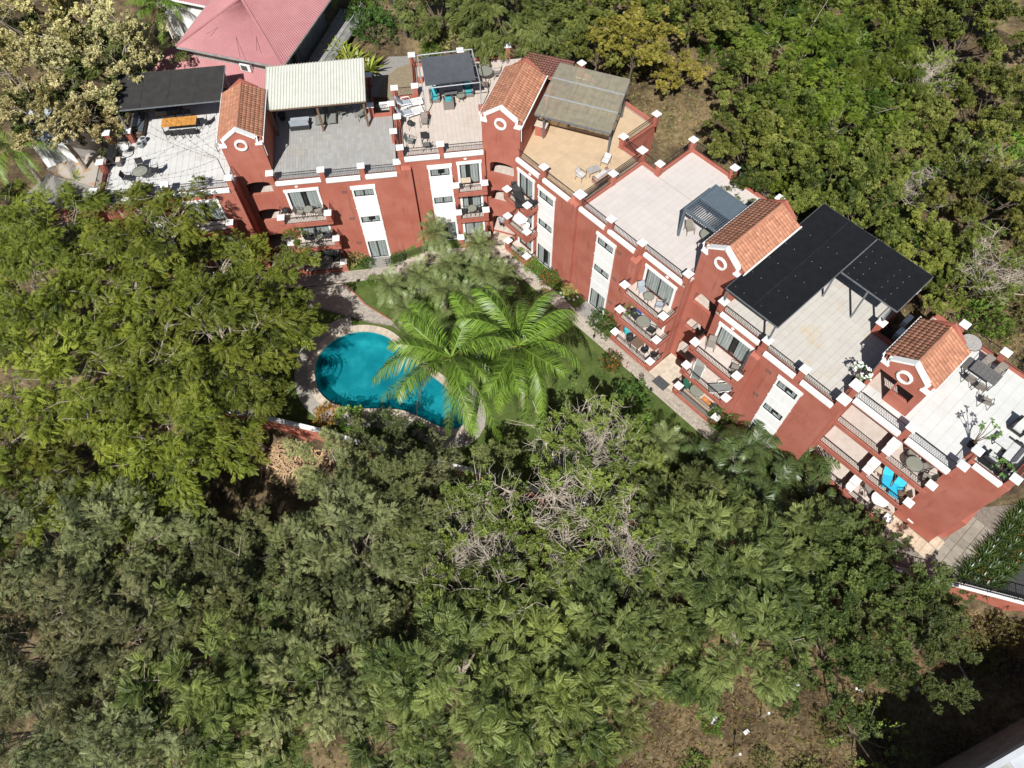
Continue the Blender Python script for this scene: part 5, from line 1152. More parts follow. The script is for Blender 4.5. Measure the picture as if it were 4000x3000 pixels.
def house():
    o = thing('neighbour_house', 'house with pink corrugated hip roof behind the white canopy', 'house')
    A, B_, C_, D_ = (-25.7, 51.5, 11.9), (-17.0, 48.7, 11.9), (-13.1, 60.6, 11.9), (-22.3, 63.6, 11.9); r0, r1 = (-20.6, 54.9, 13.6), (-18.6, 61.2, 13.6)
    rf = M().quad(A, B_, C_, D_).build('roof', PINKD, o)
    def sub(pts, nm='roof_sheet'): pass
    corr(A, B_, r0, r0, 38).build('roof_sheet', PINKR, rf); corr(B_, C_, r1, r0, 54).build('roof_sheet', PINKR, rf); corr(D_, A, r0, r1, 54).build('roof_sheet', PINKR, rf); corr(C_, D_, r1, r1, 38).build('roof_sheet', PINKR, rf)
    for a, b in ((A, r0), (B_, r0), (r0, r1), (C_, r1), (D_, r1)): M().bar(Vector(a)+Vector((0, 0, .03)), Vector(b)+Vector((0, 0, .03)), .2, .05).build('ridge_cap', PINKR, rf)
    for a, b in ((A, B_), (B_, C_), (D_, A)): M().bar(Vector(a)-Vector((0, 0, .08)), Vector(b)-Vector((0, 0, .08)), .12, .14).build('gutter', GWALL, rf)
    M().prism([(-24.9, 52.2), (-18.5, 50.2), (-15.6, 59.4), (-22.0, 61.6)], 6.2, 11.8).build('wall', GWALL, o)
    # verandah on the right-hand side
    v = M().prism([(-17.5, 50.2), (-15.7, 49.6), (-12.2, 60.2), (-14.4, 60.9)], 8.5, 8.7, True, True).build('verandah', GWALL, o)
    rl = M(); a, b = Vector((-15.75, 49.8, 0)), Vector((-12.35, 60.1, 0)); n = 60
    for z in (8.75, 9.6): rl.bar(a+Vector((0, 0, z)), b+Vector((0, 0, z)), .07, .06)
    for i in range(n+1): p = a.lerp(b, i/n); rl.bar(p+Vector((0, 0, 8.75)), p+Vector((0, 0, 9.6)), .035)
    rl.build('railing', GALV, v)
    M().box(-17.2, -17.0, 53.0, 54.2, 8.71, 10.7).build('door', DECKG, o); M().box(-17.6, -17.3, 55.6, 56.6, 8.71, 10.6).build('door', DECKG, o)
    # lower lean roof in front
    lo = corr((-28.6, 51.6, 9.5), (-17.5, 48.0, 9.5), (-17.4, 50.35, 10.75), (-27.3, 53.4, 10.75), 50).build('lean_roof', PINKR, o)
    M().prism([(-27.6, 52.0), (-17.8, 48.8), (-17.7, 50.0), (-27.2, 53.2)], 6.0, 9.4).build('wall', GWALL, o)
    c = thing('air_conditioner', 'white air conditioner under the pink house eaves', 'air conditioner', (-20.4, 50.5, 10.4), R_(-18)); M().box(-.45, .45, -.2, .2, 0, .6).build('casing', PLASW, c, bevel=.02); M().box(-.35, .2, -.215, -.2, .08, .52).build('fan_grille', FRB, c)
    w = thing('overhead_cables', 'dark cables looping above the pink roof', 'cable')
    for k, (p, q) in enumerate((((-24.2, 63, 15.2), (-20.0, 49.0, 12.6)), ((-21.5, 63, 15.4), (-18.8, 49.6, 12.7)), ((-16.0, 62, 15.0), (-23.0, 51.6, 12.8)))):
        P, Q = Vector(p), Vector(q); M().tube([P.lerp(Q, i/12)-Vector((0, 0, 1.0*4*(i/12)*(1-i/12))) for i in range(13)], .012, 4).build('wire', IRON, w)
    # annex at the back left
    h = thing('neighbour_shed', 'small pink roofed annex beside the pale flowering tree', 'shed'); corr((-31.0, 60.3, 10.8), (-24.9, 58.2, 10.8), (-23.8, 62.2, 11.8), (-30.0, 64.2, 11.8), 26).build('roof', PINKR, h); M().prism([(-30.4, 61), (-25.4, 59.2), (-24.6, 61.8), (-29.6, 63.6)], 6, 10.7).build('wall', WHITE, h); M().bar((-31.0, 60.3, 10.75), (-24.9, 58.2, 10.75), .12, .12).build('gutter', WHITE, h)
house()
def left_house():
    o = thing('small_grey_house', 'small house with grey sheet roof below the pale flowering tree', 'house'); GR_ = mat('grey_sheet', (.40, .43, .46), .5, .12, 2); CON = mat('stained_concrete', (.42, .38, .33), .9, .2, 1.2, col2=(.40, .24, .12), stops=(.35, .5))
    corr((-40.2, 48.0, 6.4), (-35.8, 46.8, 6.4), (-34.6, 49.6, 7.2), (-39.4, 51.5, 7.2), 16).build('roof', GR_, o); M().prism([(-39.8, 48.3), (-36.0, 47.2), (-34.9, 49.5), (-39.2, 51.2)], 2, 6.35).build('wall', WHITE, o)
    M().add([(-39.2, 48.05, 4.2), (-37.4, 47.5, 4.2), (-37.4, 47.45, 5.8), (-39.2, 48.0, 5.8)], [(0, 1, 2, 3)]).build('window', GLASS, o); M().box(-38.3, -38.2, 47.6, 47.75, 4.2, 5.8).build('mullion', WHITE, o)
    p = slab('ramp', Fr((0, 0), 0), [(-38.6, 46.6), (-32.6, 44.0), (-30.5, 45.8), (-35.2, 48.4)], 4.3, CON, 2.5)
    slab('side_yard', Fr((0, 0), 0), [(-40, 43.6), (-31.0, 41.5), (-30.0, 45.0), (-33, 44.2), (-38.6, 46.4)], 3.9, GRAV, 2.5)
    w = thing('boundary_wall', 'low red wall with railing left of the white tiled terrace', 'wall'); M().bar((-37.5, 41.4, 4.3), (-29.9, 41.0, 4.3), .2, 1.2).build('masonry', RED, w); M().bar((-37.5, 41.4, 5.6), (-29.9, 41.0, 5.6), .04).build('rail', IRON, w)
    for i in range(9): x = -37.5+i*.9; M().bar((x, 41.4-.045*i, 4.9), (x, 41.4-.045*i, 5.6), .03).build('post', IRON, w)
left_house()
# rear gravel path and grey fence panel
slab('rear_path', Fr((0, 0), 0), [(-11.6, 50.4), (-7.6, 50.2), (-7.6, 52.4), (-7.7, 55.4), (-8.6, 56.2), (-9.6, 58.6), (-10.4, 58.4), (-10.0, 55.4), (-11.3, 53.2)], 7.75, GRAV, 1.5)
slab('rear_bed', Fr((0, 0), 0), [(-10.6, 50.3), (-7.75, 50.3), (-7.75, 54.6), (-9.2, 53.9), (-10.4, 52.2)], 7.77, mat('brown_gravel', (.25, .20, .13), .95, .3, 12, bump=.5), 1.5)
def panel_fence():
    o = thing('fence_panel', 'dark grey solid fence panel behind the cream terrace', 'fence'); GP = mat('grey_panel', (.12, .135, .145), .6, .1, 2)
    for (a, b) in (((-9.9, 61.4), (-9.1, 59.2)), ((-9.1, 59.2), (-8.45, 57.4))): M().bar((*a, 8.9), (*b, 8.9), .06, 2.0).build('board', GP, o)
    for p in ((-9.9, 61.4), (-9.1, 59.2), (-8.45, 57.4)): M().tube([(*p, 7.4), (*p, 10.05)], .05, 6).build('post', GP, o)
panel_fence()
# lower right corner: white flat-roofed building
def corner_house():
    fr = Fr((27.3, 2.9), 23.0); o = thing('white_flat_building', 'white flat roofed building with dark ribbed deck at lower right', 'building', fr.w(0, 0, 0), fr.a); z = 5.6; GW = mat('pale_grey_roof', (.48, .50, .52), .7, .06, 1.5)
    M().box(-9.0, 6, -9, -.35, -2, z-.2).build('wall', GWALL, o); M().box(-9.1, 6, -.6, -.3, z-.4, z+.35).build('parapet', GW, o)
    M().box(-2.6, 6, -9, -.61, z-.2, z).build('roof', GW, o); M().box(-9, -2.61, -9, -.61, z-1.6, z-1.4).build('patio_floor', GWALL, o)
    for i in range(14): M().box(-.9+i*.13, -.9+i*.13+.09, -6, -.62, z+.001, z+.06).build('deck_board', DARKF, o)
    M().box(1.2, 1.5, -7, -.2, z+.0, z+.7).build('upstand', WHITE, o); M().box(1.5, 6, -7, -.2, z+.3, z+.5).build('upper_roof', WHITE, o)
    p = thing('roof_planter', 'rust edged planter box on the white flat building', 'planter', fr.w(-4.6, -2.2, z-1.39), fr.a); M().box(-1.4, 1.4, -1.2, 1.2, 0, .5).build('box', GWALL, p)
    for a, b in (((-1.45, 1.2), (1.45, 1.2)), ((1.4, 1.2), (1.4, -1.2))): M().bar((*a, .54), (*b, .54), .1, .08).build('rim', POT, p)
corner_house()
# debris on the wild plot
PLANK = mat('pale_plank', (.46, .31, .18), .9, .25, 8, objvar=.3); pl = thing('plank_pile', 'heap of broken pale planks beneath the garden wall', 'planks')
pm_ = [M().box(-l/2, l/2, -.045, .045, 0, .03).mesh('plank', PLANK) for l in (.5, .8, 1.1)]
for i in range(280):
    x = random.gauss(-16.2, 1.35); y = random.gauss(22.0, .75)
    if y > ywall(x)-.3: y = ywall(x)-.3-random.random()
    h = .5*math.exp(-((x+16.2)/1.5)**2-((y-22)/.9)**2)
    from_mesh('plank', random.choice(pm_), pl, (x, y, zground(x, y)+.04+random.random()*h), (random.gauss(0, .12), random.gauss(0, .15), random.uniform(0, 3.14)))
for i, (x, y, r, l, w_, c, lb) in enumerate(((-16.6, 18.4, 1.3, .9, .3, PLANK, 'loose broad board lying below the plank heap'), (-16.2, 17.3, .3, .8, .4, PLANK, 'broken pallet board near dark tree shade'), (-21.3, 14.9, .4, 1.5, .5, WHITE, 'white corrugated sheet lying in tree shade'), (17.0, 5.9, .3, .6, .35, CUSH, 'pale grey board lying on the dry grass'), (11.8, 4.0, 1.2, .5, .3, PLASW, 'white plastic slab on the dry grass'), (13.6, 3.3, .5, .35, .22, PLASW, 'small white scrap beside the thin stake'), (25.8, 5.4, 1.2, 1.3, .5, ORWOOD, 'rust-orange board lying near the dark building shade'), (20.9, 5.5, 2.8, .5, .15, PLASW, 'short white strip under the dark leafed tree'), (24.3, 5.5, .4, .4, .3, STONE, 'pale broken stone slab near orange board'))):
    z = zground(x, y)+.05; o = thing('debris_board', lb, 'debris', (x, y, z), r); M().box(-l/2, l/2, -w_/2, w_/2, 0, .03).build('board', c, o, bevel=.008); M().bar((-l*.3, -w_*.45, -.02), (-l*.3, w_*.45, -.02), .05, .04).build('batten', c, o)
lg = thing('log', 'thin pale log lying at edge of the building shade', 'log'); M().tube([(27.2, 7.2, zground(27.2, 7.2)+.1), (27.6, 6, zground(27.6, 6)+.12), (27.9, 4.9, zground(27.9, 4.9)+.1)], [.07, .06, .05], 7).build('trunk', DECKL, lg)
for i, (x, y) in enumerate(((14.6, 4.1), (12.6, 2.0))):
    o = thing('stake', ['thin stake with white tip on the dry grass', 'thin stake near the bottom edge of dry grass'][i], 'stake', (x, y, zground(x, y))); M().tube([(0, 0, -.1), (.05, .05, 1.5)], .03, 5).build('pole', DECKL, o); M().box(-.02, .1, 0, .12, 1.4, 1.65).build('tip', PLASW, o)
# person in the corner passage
def person():
    o = thing('person', 'person in grey shirt and black shorts standing in the corner passage', 'person', (-.55, 41.55, 1.36), R_(-20))
    me = bpy.data.meshes.new('body'); J = {'pel': (0, 0, .95), 'ch': (0, .01, 1.28), 'nk': (0, 0, 1.46), 'hd': (0, -.02, 1.6), 'top': (0, -.01, 1.73), 'lh': (.1, 0, .9), 'lk': (.11, -.02, .5), 'la': (.11, .02, .09), 'lf': (.12, -.15, .04), 'rh': (-.1, 0, .9), 'rk': (-.11, .03, .5), 'ra': (-.12, .08, .09), 'rf': (-.13, -.09, .04), 'ls': (.19, 0, 1.4), 'le': (.26, .02, 1.13), 'lw': (.2, -.18, 1.0), 'lhd': (.14, -.26, 1.02), 'rs': (-.19, 0, 1.4), 're': (-.27, .02, 1.13), 'rw': (-.22, -.16, .97), 'rhd': (-.16, -.25, .98)}
    ks = list(J); E_ = [('pel', 'ch'), ('ch', 'nk'), ('nk', 'hd'), ('hd', 'top'), ('pel', 'lh'), ('lh', 'lk'), ('lk', 'la'), ('la', 'lf'), ('pel', 'rh'), ('rh', 'rk'), ('rk', 'ra'), ('ra', 'rf'), ('ch', 'ls'), ('ls', 'le'), ('le', 'lw'), ('lw', 'lhd'), ('ch', 'rs'), ('rs', 're'), ('re', 'rw'), ('rw', 'rhd')]
    me.from_pydata([J[k] for k in ks], [(ks.index(a), ks.index(b)) for a, b in E_], []); SK = mat('skin', (.33, .18, .11), .6); me.materials.append(SK)
    b = lnk(bpy.data.objects.new('body', me), o); sk = b.modifiers.new('skin', 'SKIN'); rad = {'pel': .15, 'ch': .16, 'nk': .06, 'hd': .095, 'top': .075, 'lh': .09, 'rh': .09, 'lk': .06, 'rk': .06, 'la': .04, 'ra': .04, 'lf': .04, 'rf': .04, 'ls': .07, 'rs': .07, 'le': .045, 're': .045, 'lw': .032, 'rw': .032, 'lhd': .035, 'rhd': .035}
    for i, k in enumerate(ks): me.skin_vertices[0].data[i].radius = (rad[k], rad[k]*(.75 if k in ('pel', 'ch') else 1)); me.skin_vertices[0].data[i].use_root = k == 'pel'
    su = b.modifiers.new('sub', 'SUBSURF'); su.levels = su.render_levels = 2
    sh = M().lathe([(.19, .93), (.2, 1.1), (.215, 1.3), (.2, 1.42), (.09, 1.48)], 12); sh.v = [(x, y*.72, z) for x, y, z in sh.v]
    for s in (-1, 1): sh.tube([(s*.17, 0, 1.41), (s*.25, .01, 1.2)], [.09, .075], 8)
    sh.build('shirt', CUSHG, o, smooth=True)
    st = M()
    for s in (-1, 1): st.tube([(s*.09, 0, .98), (s*.11, 0, .78), (s*.115, -.01, .55)], [.13, .12, .115], 9)
    st.build('shorts', SLINGK, o, smooth=True); M().lathe([(.098, 1.6), (.105, 1.66), (.08, 1.74), (0, 1.77)], 10).build('hair', ROOM, o, smooth=True)
person()
# ---------------------------------------------------------------- vegetation
def leaf_mat(name, lo, hi, trans=.25, rough=.5, spec=.25, objvar=.28):
    m, t, b = nt(name); a = node(t, 'Attribute', attribute_name='tint'); c = ramp(t, a.outputs['Fac'], [(0, lo), (1, hi)])
    oi = node(t, 'ObjectInfo'); c = mix(t, 1.0, c, ramp(t, oi.outputs['Random'], [(0, (1-objvar*.6, 1-objvar, 1-objvar)), (.5, (1.0, 1.0, 1.0)), (1, (1+objvar, 1+objvar*.8, 1+objvar*.2))]), 'MULTIPLY')
    t.links.new(c, b.inputs['Base Color']); b.inputs['Roughness'].default_value = rough; b.inputs['Specular IOR Level'].default_value = spec
    tl = node(t, 'BsdfTranslucent'); t.links.new(mix(t, 1.0, c, (1.1, 1.15, .6), 'MULTIPLY'), tl.inputs[0]); mx = node(t, 'MixShader', ins={0: trans*.35}); t.links.new(b.outputs[0], mx.inputs[1]); t.links.new(tl.outputs[0], mx.inputs[2]); t.links.new(mx.outputs[0], t.nodes['Material Output'].inputs[0])
    return m
BARK = mat('bark_brown', (.15, .115, .085), .95, .3, 6, bump=.4); BARKG = mat('bark_grey', (.33, .28, .22), .95, .25, 6, bump=.4); BARKP = mat('bark_pale', (.46, .40, .32), .95, .2, 6, bump=.3)
LM = dict(feather=leaf_mat('leaf_feather', (.04, .065, .008), (.23, .27, .035), .3), feather2=leaf_mat('leaf_deep', (.025, .055, .006), (.17, .235, .03), .3),  # crown tints spread wide: darkest leaf colours deepen the shadows in the foliage
    acacia=leaf_mat('leaf_greygreen', (.045, .06, .022), (.27, .295, .125), .22), needle=leaf_mat('leaf_needle', (.04, .06, .018), (.22, .25, .085), .22),
    fern=leaf_mat('leaf_fern', (.042, .068, .015), (.26, .31, .09), .25), bare=leaf_mat('leaf_fresh', (0.08, 0.12, 0.02), (0.23, 0.29, 0.06), .28),
    dark=leaf_mat('leaf_dark', (0.035, 0.06, 0.014), (0.125, 0.165, 0.045), .2), cream=leaf_mat('blossom_cream', (.25, .225, .075), (.70, .645, .33), .25),
    creamg=leaf_mat('leaf_under_blossom', (.06, .08, .02), (.13, .15, .04), .2), conifer=leaf_mat('leaf_conifer', (.055, .078, .016), (.18, .21, .055), .2),
    broad=leaf_mat('leaf_broad', (.028, .05, .008), (.22, .245, .05), .28), yellow=leaf_mat('leaf_olive', (0.16, 0.155, 0.025), (0.38, 0.33, 0.065), .28),
    bushg=leaf_mat('leaf_bush', (.03, .07, .015), (.10, .18, .035), .22), bushy=leaf_mat('leaf_yellow_bush', (.22, .23, .05), (.55, .54, .22), .25), bushb=leaf_mat('leaf_bright', (.07, .14, .02), (.19, .31, .045), .28),
    orange=leaf_mat('flower_orange', (.42, .075, .02), (.68, .19, .05), .15), red=leaf_mat('leaf_croton', (.10, .10, .02), (.45, .20, .04), .2), purple=leaf_mat('leaf_purple', (.06, .03, .03), (.20, .10, .09), .15),
    straw=leaf_mat('dry_grass', (.20, .135, .055), (.42, .31, .15), .2), under=leaf_mat('undergrowth_leaf', (.075, .085, .025), (.20, .19, .06), .22),
    strap=leaf_mat('strap_leaf', (.045, .09, .015), (.14, .22, .035), .25, .35, .5), strapd=leaf_mat('strap_dark', (.015, .035, .01), (.075, .12, .025), .2, .35, .5), strapy=leaf_mat('strap_yellow', (.10, .14, .02), (.30, .33, .06), .28, .35, .5))
def pinnate(l, n, ll, w, droop=.15, fold=.25):
    """leaf spray: quads (n*2+0, 4, 3) along +x"""
    Q = []
    for i in range(n):
        t = (i+.6)/n; x = l*t; z = -droop*l*t*t; k = ll*(1-.45*abs(t-.45)*1.6)
        for s in (-1, 1):
            b = np.array([x, 0, z]); tip = np.array([x+k*.38, s*k*.9, z-k*fold]); mid = (b+tip)/2; o = np.array([w/2, -s*w*.15, 0])
            Q.append([b, mid+o+[0, 0, k*.05], tip, mid-o+[0, 0, k*.05]])
    return np.array(Q)
def tuft(n, l, w, el=(.0, .9), seed=1):
    g = np.random.default_rng(seed); Q = []
    for i in range(n):
        a = 2.4*i; e = g.uniform(*el); d = np.array([math.cos(a)*math.cos(e), math.sin(a)*math.cos(e), math.sin(e)]); L = l*g.uniform(.7, 1.1); s = np.array([-math.sin(a), math.cos(a), 0])*w/2
        Q.append([np.zeros(3)+d*.02, d*L*.5+s+[0, 0, .01], d*L-[0, 0, .12*L], d*L*.5-s+[0, 0, .01]])
    return np.array(Q)
def place(Tm, pos, dirs, scale, roll, g):
    """instances of the quad template at pos with x axis along dirs"""
    x = dirs/np.linalg.norm(dirs, axis=1, keepdims=True); up = np.array([0, 0, 1.])+g.normal(0, roll, (len(pos), 3)); y = np.cross(up, x); y /= np.linalg.norm(y, axis=1, keepdims=True)+1e-9; z = np.cross(x, y)
    Rm = np.stack([x, y, z], 2)*scale[:, None, None]; V = np.einsum('sij,qkj->sqki', Rm, Tm)+pos[:, None, None, :]; return V.reshape(-1, 3)
def lump(d, g, k=5):
    f = np.ones(len(d))
    for _ in range(k): w = g.normal(0, 1, 3)*2.4; f += .13*np.sin(d@w*1.6+g.uniform(0, 6))
    return f
def crown(name, Tm, R, rz, ncl, nsp, pl, pw, sc, matl, seed, low=-.3, droop=.1, roll=.5, fill=.4, axup=.12):
    """ncl leafy branchlets (plumes) pointing outwards over an uneven dome, each set with nsp sprays"""
    g = np.random.default_rng(seed); d = g.normal(0, 1, (ncl*3, 3)); d /= np.linalg.norm(d, axis=1, keepdims=True); d = d[d[:, 2] > low][:ncl]; ncl = len(d)
    nl = max(9, ncl//9); lob = g.normal(0, 1, (nl, 3)); lob[:, 2] = np.abs(lob[:, 2])*.9; lob /= np.linalg.norm(lob, axis=1, keepdims=True); lr = g.uniform(.72, 1.08, nl)
    near = np.argmax(d@lob.T, 1); d = d*.5+lob[near]*.5+g.normal(0, .05, d.shape); d /= np.linalg.norm(d, axis=1, keepdims=True)     # boughs gather the branchlets, gaps between
    r = (fill+(1-fill)*g.random(ncl)**.55)*lump(d, g)*lr[near]; C = d*r[:, None]*np.array([R, R, rz]); pos = []; dr = []; tn = []; lt = g.normal(.5, .16, nl); ct = lt[near]+g.normal(0, .14, ncl)
    for i in range(ncl):
        n = max(5, int(nsp*g.uniform(.55, 1.35))); ax = np.array([d[i, 0], d[i, 1], d[i, 2]*.35+axup-.25*droop])+g.normal(0, .35, 3)*np.array([1, 1, .5]); ax /= np.linalg.norm(ax); L = pl*g.uniform(.6, 1.35); t = g.random(n)**.8
        sd = np.cross(ax, [0, 0, 1.]); sd /= np.linalg.norm(sd)+1e-9; side = np.where(g.random(n) < .5, -1., 1.); w = pw*(1.1-.7*t)
        p = C[i]+ax*(L*(t-.4))[:, None]+sd*(side*w*g.uniform(0, 1, n))[:, None]+np.stack([np.zeros(n), np.zeros(n), g.normal(0, .16*pw+.03, n)-droop*.5*L*t*t], 1)
        o = ax*(.45+.5*t)[:, None]+sd*(side*(.95-.5*t))[:, None]+g.normal(0, .28, (n, 3)); o[:, 2] -= droop*.6
        pos.append(p); dr.append(o); tn.append(ct[i]+g.normal(0, .13, n))
    pos = np.concatenate(pos); dr = np.concatenate(dr); tn = np.concatenate(tn); V = place(Tm, pos, dr, sc*g.uniform(.7, 1.25, len(pos)), roll, g); nq = len(Tm)
    F = np.arange(len(V)).reshape(-1, 4); T = np.clip(np.repeat(tn, nq)+g.normal(0, .07, len(pos)*nq), 0, 1)
    return np_mesh(name, V, F, matl, T), C
def branches(C, hc, R, matl, seed, n=12, r0=.2, twigs=0, lean=.3, deep=4., name='trunk'):
    """trunk from below ground, limbs to the crown clusters; local origin at crown-centre height hc"""
    g = np.random.default_rng(seed); m = M(); fork = Vector((g.normal(0, lean), g.normal(0, lean), hc*.45)); base = Vector((0, 0, -deep)); m.tube([base, Vector((0, 0, 0)), fork*.5+Vector((g.normal(0, .1), 0, 0)), fork], [r0*1.3, r0*1.15, r0, r0*.85], 8)
    idx = g.permutation(len(C))[:n]
    for i in idx:
        e = Vector(C[i])+Vector((0, 0, hc)); k = fork.lerp(e, .5)+Vector((g.normal(0, .25), g.normal(0, .25), .35)); m.tube([fork, fork.lerp(k, .5)+Vector((0, 0, -.1)), k, e], [r0*.6, r0*.45, r0*.32, r0*.12], 5, False)
        for _ in range(twigs):
            p = k.lerp(e, g.uniform(0, 1)); d = Vector(g.normal(0, 1, 3)); d.z = abs(d.z)*.7; d.normalize(); q = p+d*g.uniform(.5, 1.3); w = q+Vector(g.normal(0, .35, 3))+d*.4; m.tube([p, q, w], [r0*.14, r0*.09, r0*.04], 4, False)
    return m.mesh(name, matl)
PIN_S = pinnate(.40, 6, .12, .062, .25); PIN_M = pinnate(.36, 5, .115, .06, .15); PIN_L = pinnate(.50, 7, .15, .06, .2); PIN_N = pinnate(.24, 4, .075, .05, .1)
TUFT = tuft(6, .19, .08); TUFTB = tuft(6, .23, .105, (-.1, .8), 3); TUFTC = tuft(7, .15, .10, (.1, 1.2), 5)
PROTO = {}
def proto(k, mk, hc, R, bark, n=12, r0=.2, twigs=0, deep=4.):
    cm, C = mk; PROTO.setdefault(k, []).append((branches(C, hc, R, bark, len(PROTO)*7+n, n, r0, twigs, deep=deep), cm, hc, R))
for s in (1, 2): proto('feather', crown('crown', PIN_S, 5.2, 2.4, 210, 26, 1.1, .42, 1.0, LM['feather'], 10+s, droop=.45, fill=.3), 5.0, 5.2, BARKG, 20, .2, 4)
for s in (1, 2): proto('feather2', crown('crown', PIN_S, 5.2, 2.8, 190, 26, 1.0, .4, .95, LM['feather2'], 20+s, droop=.3), 4.5, 5.2, BARKG, 10, .12, 2)
for s in (1, 2): proto('acacia', crown('crown', PIN_M, 4.6, 2.8, 200, 30, 1.25, .30, 1.0, LM['acacia'], 30+s, droop=.1), 5.0, 4.6, BARKG, 14, .15, 3)
for s in (1, 2): proto('needle', crown('crown', PIN_N, 4.2, 2.6, 210, 46, .85, .34, 1.1, LM['needle'], 40+s, droop=.05, fill=.45), 5.0, 4.2, BARKG, 12, .14, 2)
for s in (1, 2): proto('fern', crown('crown', PIN_L, 4.4, 2.6, 180, 23, 1.0, .34, 1.0, LM['fern'], 50+s, droop=.15), 4.6, 4.4, BARKG, 12, .14, 2)
for s in (1, 2): proto('bare', crown('crown', TUFT, 4.8, 2.4, 150, 24, .7, .35, 1.0, LM['bare'], 60+s, droop=-.1, fill=.3), 4.6, 4.8, BARKP, 46, .15, 14)
for s in (1, 2): proto('dark', crown('crown', TUFT, 4.0, 2.5, 210, 34, .7, .38, .8, LM['dark'], 70+s), 4.0, 4.0, BARK, 10, .13, 1)
for s in (1, 2, 3): proto('broad', crown('crown', TUFTB, 4.0, 2.8, 190, 30, .75, .4, .85, LM['broad'], 80+s), 4.6, 4.0, BARK, 10, .11, 2)
proto('conifer', crown('crown', pinnate(.45, 5, .14, .09, .3), 4.2, 3.2, 190, 28, .9, .35, .95, LM['conifer'], 90, droop=.55), 4.6, 4.2, BARK, 10, .15, 1)
proto('cream', crown('crown', TUFTC, 4.8, 3.0, 230, 36, .55, .42, .95, LM['cream'], 95, fill=.5), 5.0, 4.8, BARKG, 16, .16, 3)
PROTO['yellow'] = PROTO['broad']
UNDER_ME, _ = crown('under_leaves', TUFTB, 4.0, 2.2, 90, 26, .8, .5, .9, LM['creamg'], 96, fill=.2)
LBL = dict(feather='feathery yellow-green tree', feather2='deep green feathery tree', acacia='grey-green fine leafed tree', needle='dark grey-green dense tree', fern='fern-leafed green tree', bare='half-bare tree with pale branches and leaf tufts', dark='dark small-leafed tree', broad='broad-leafed green tree', conifer='drooping olive-green tree', cream='tree covered in cream blossom', yellow='olive-yellow leafed tree')
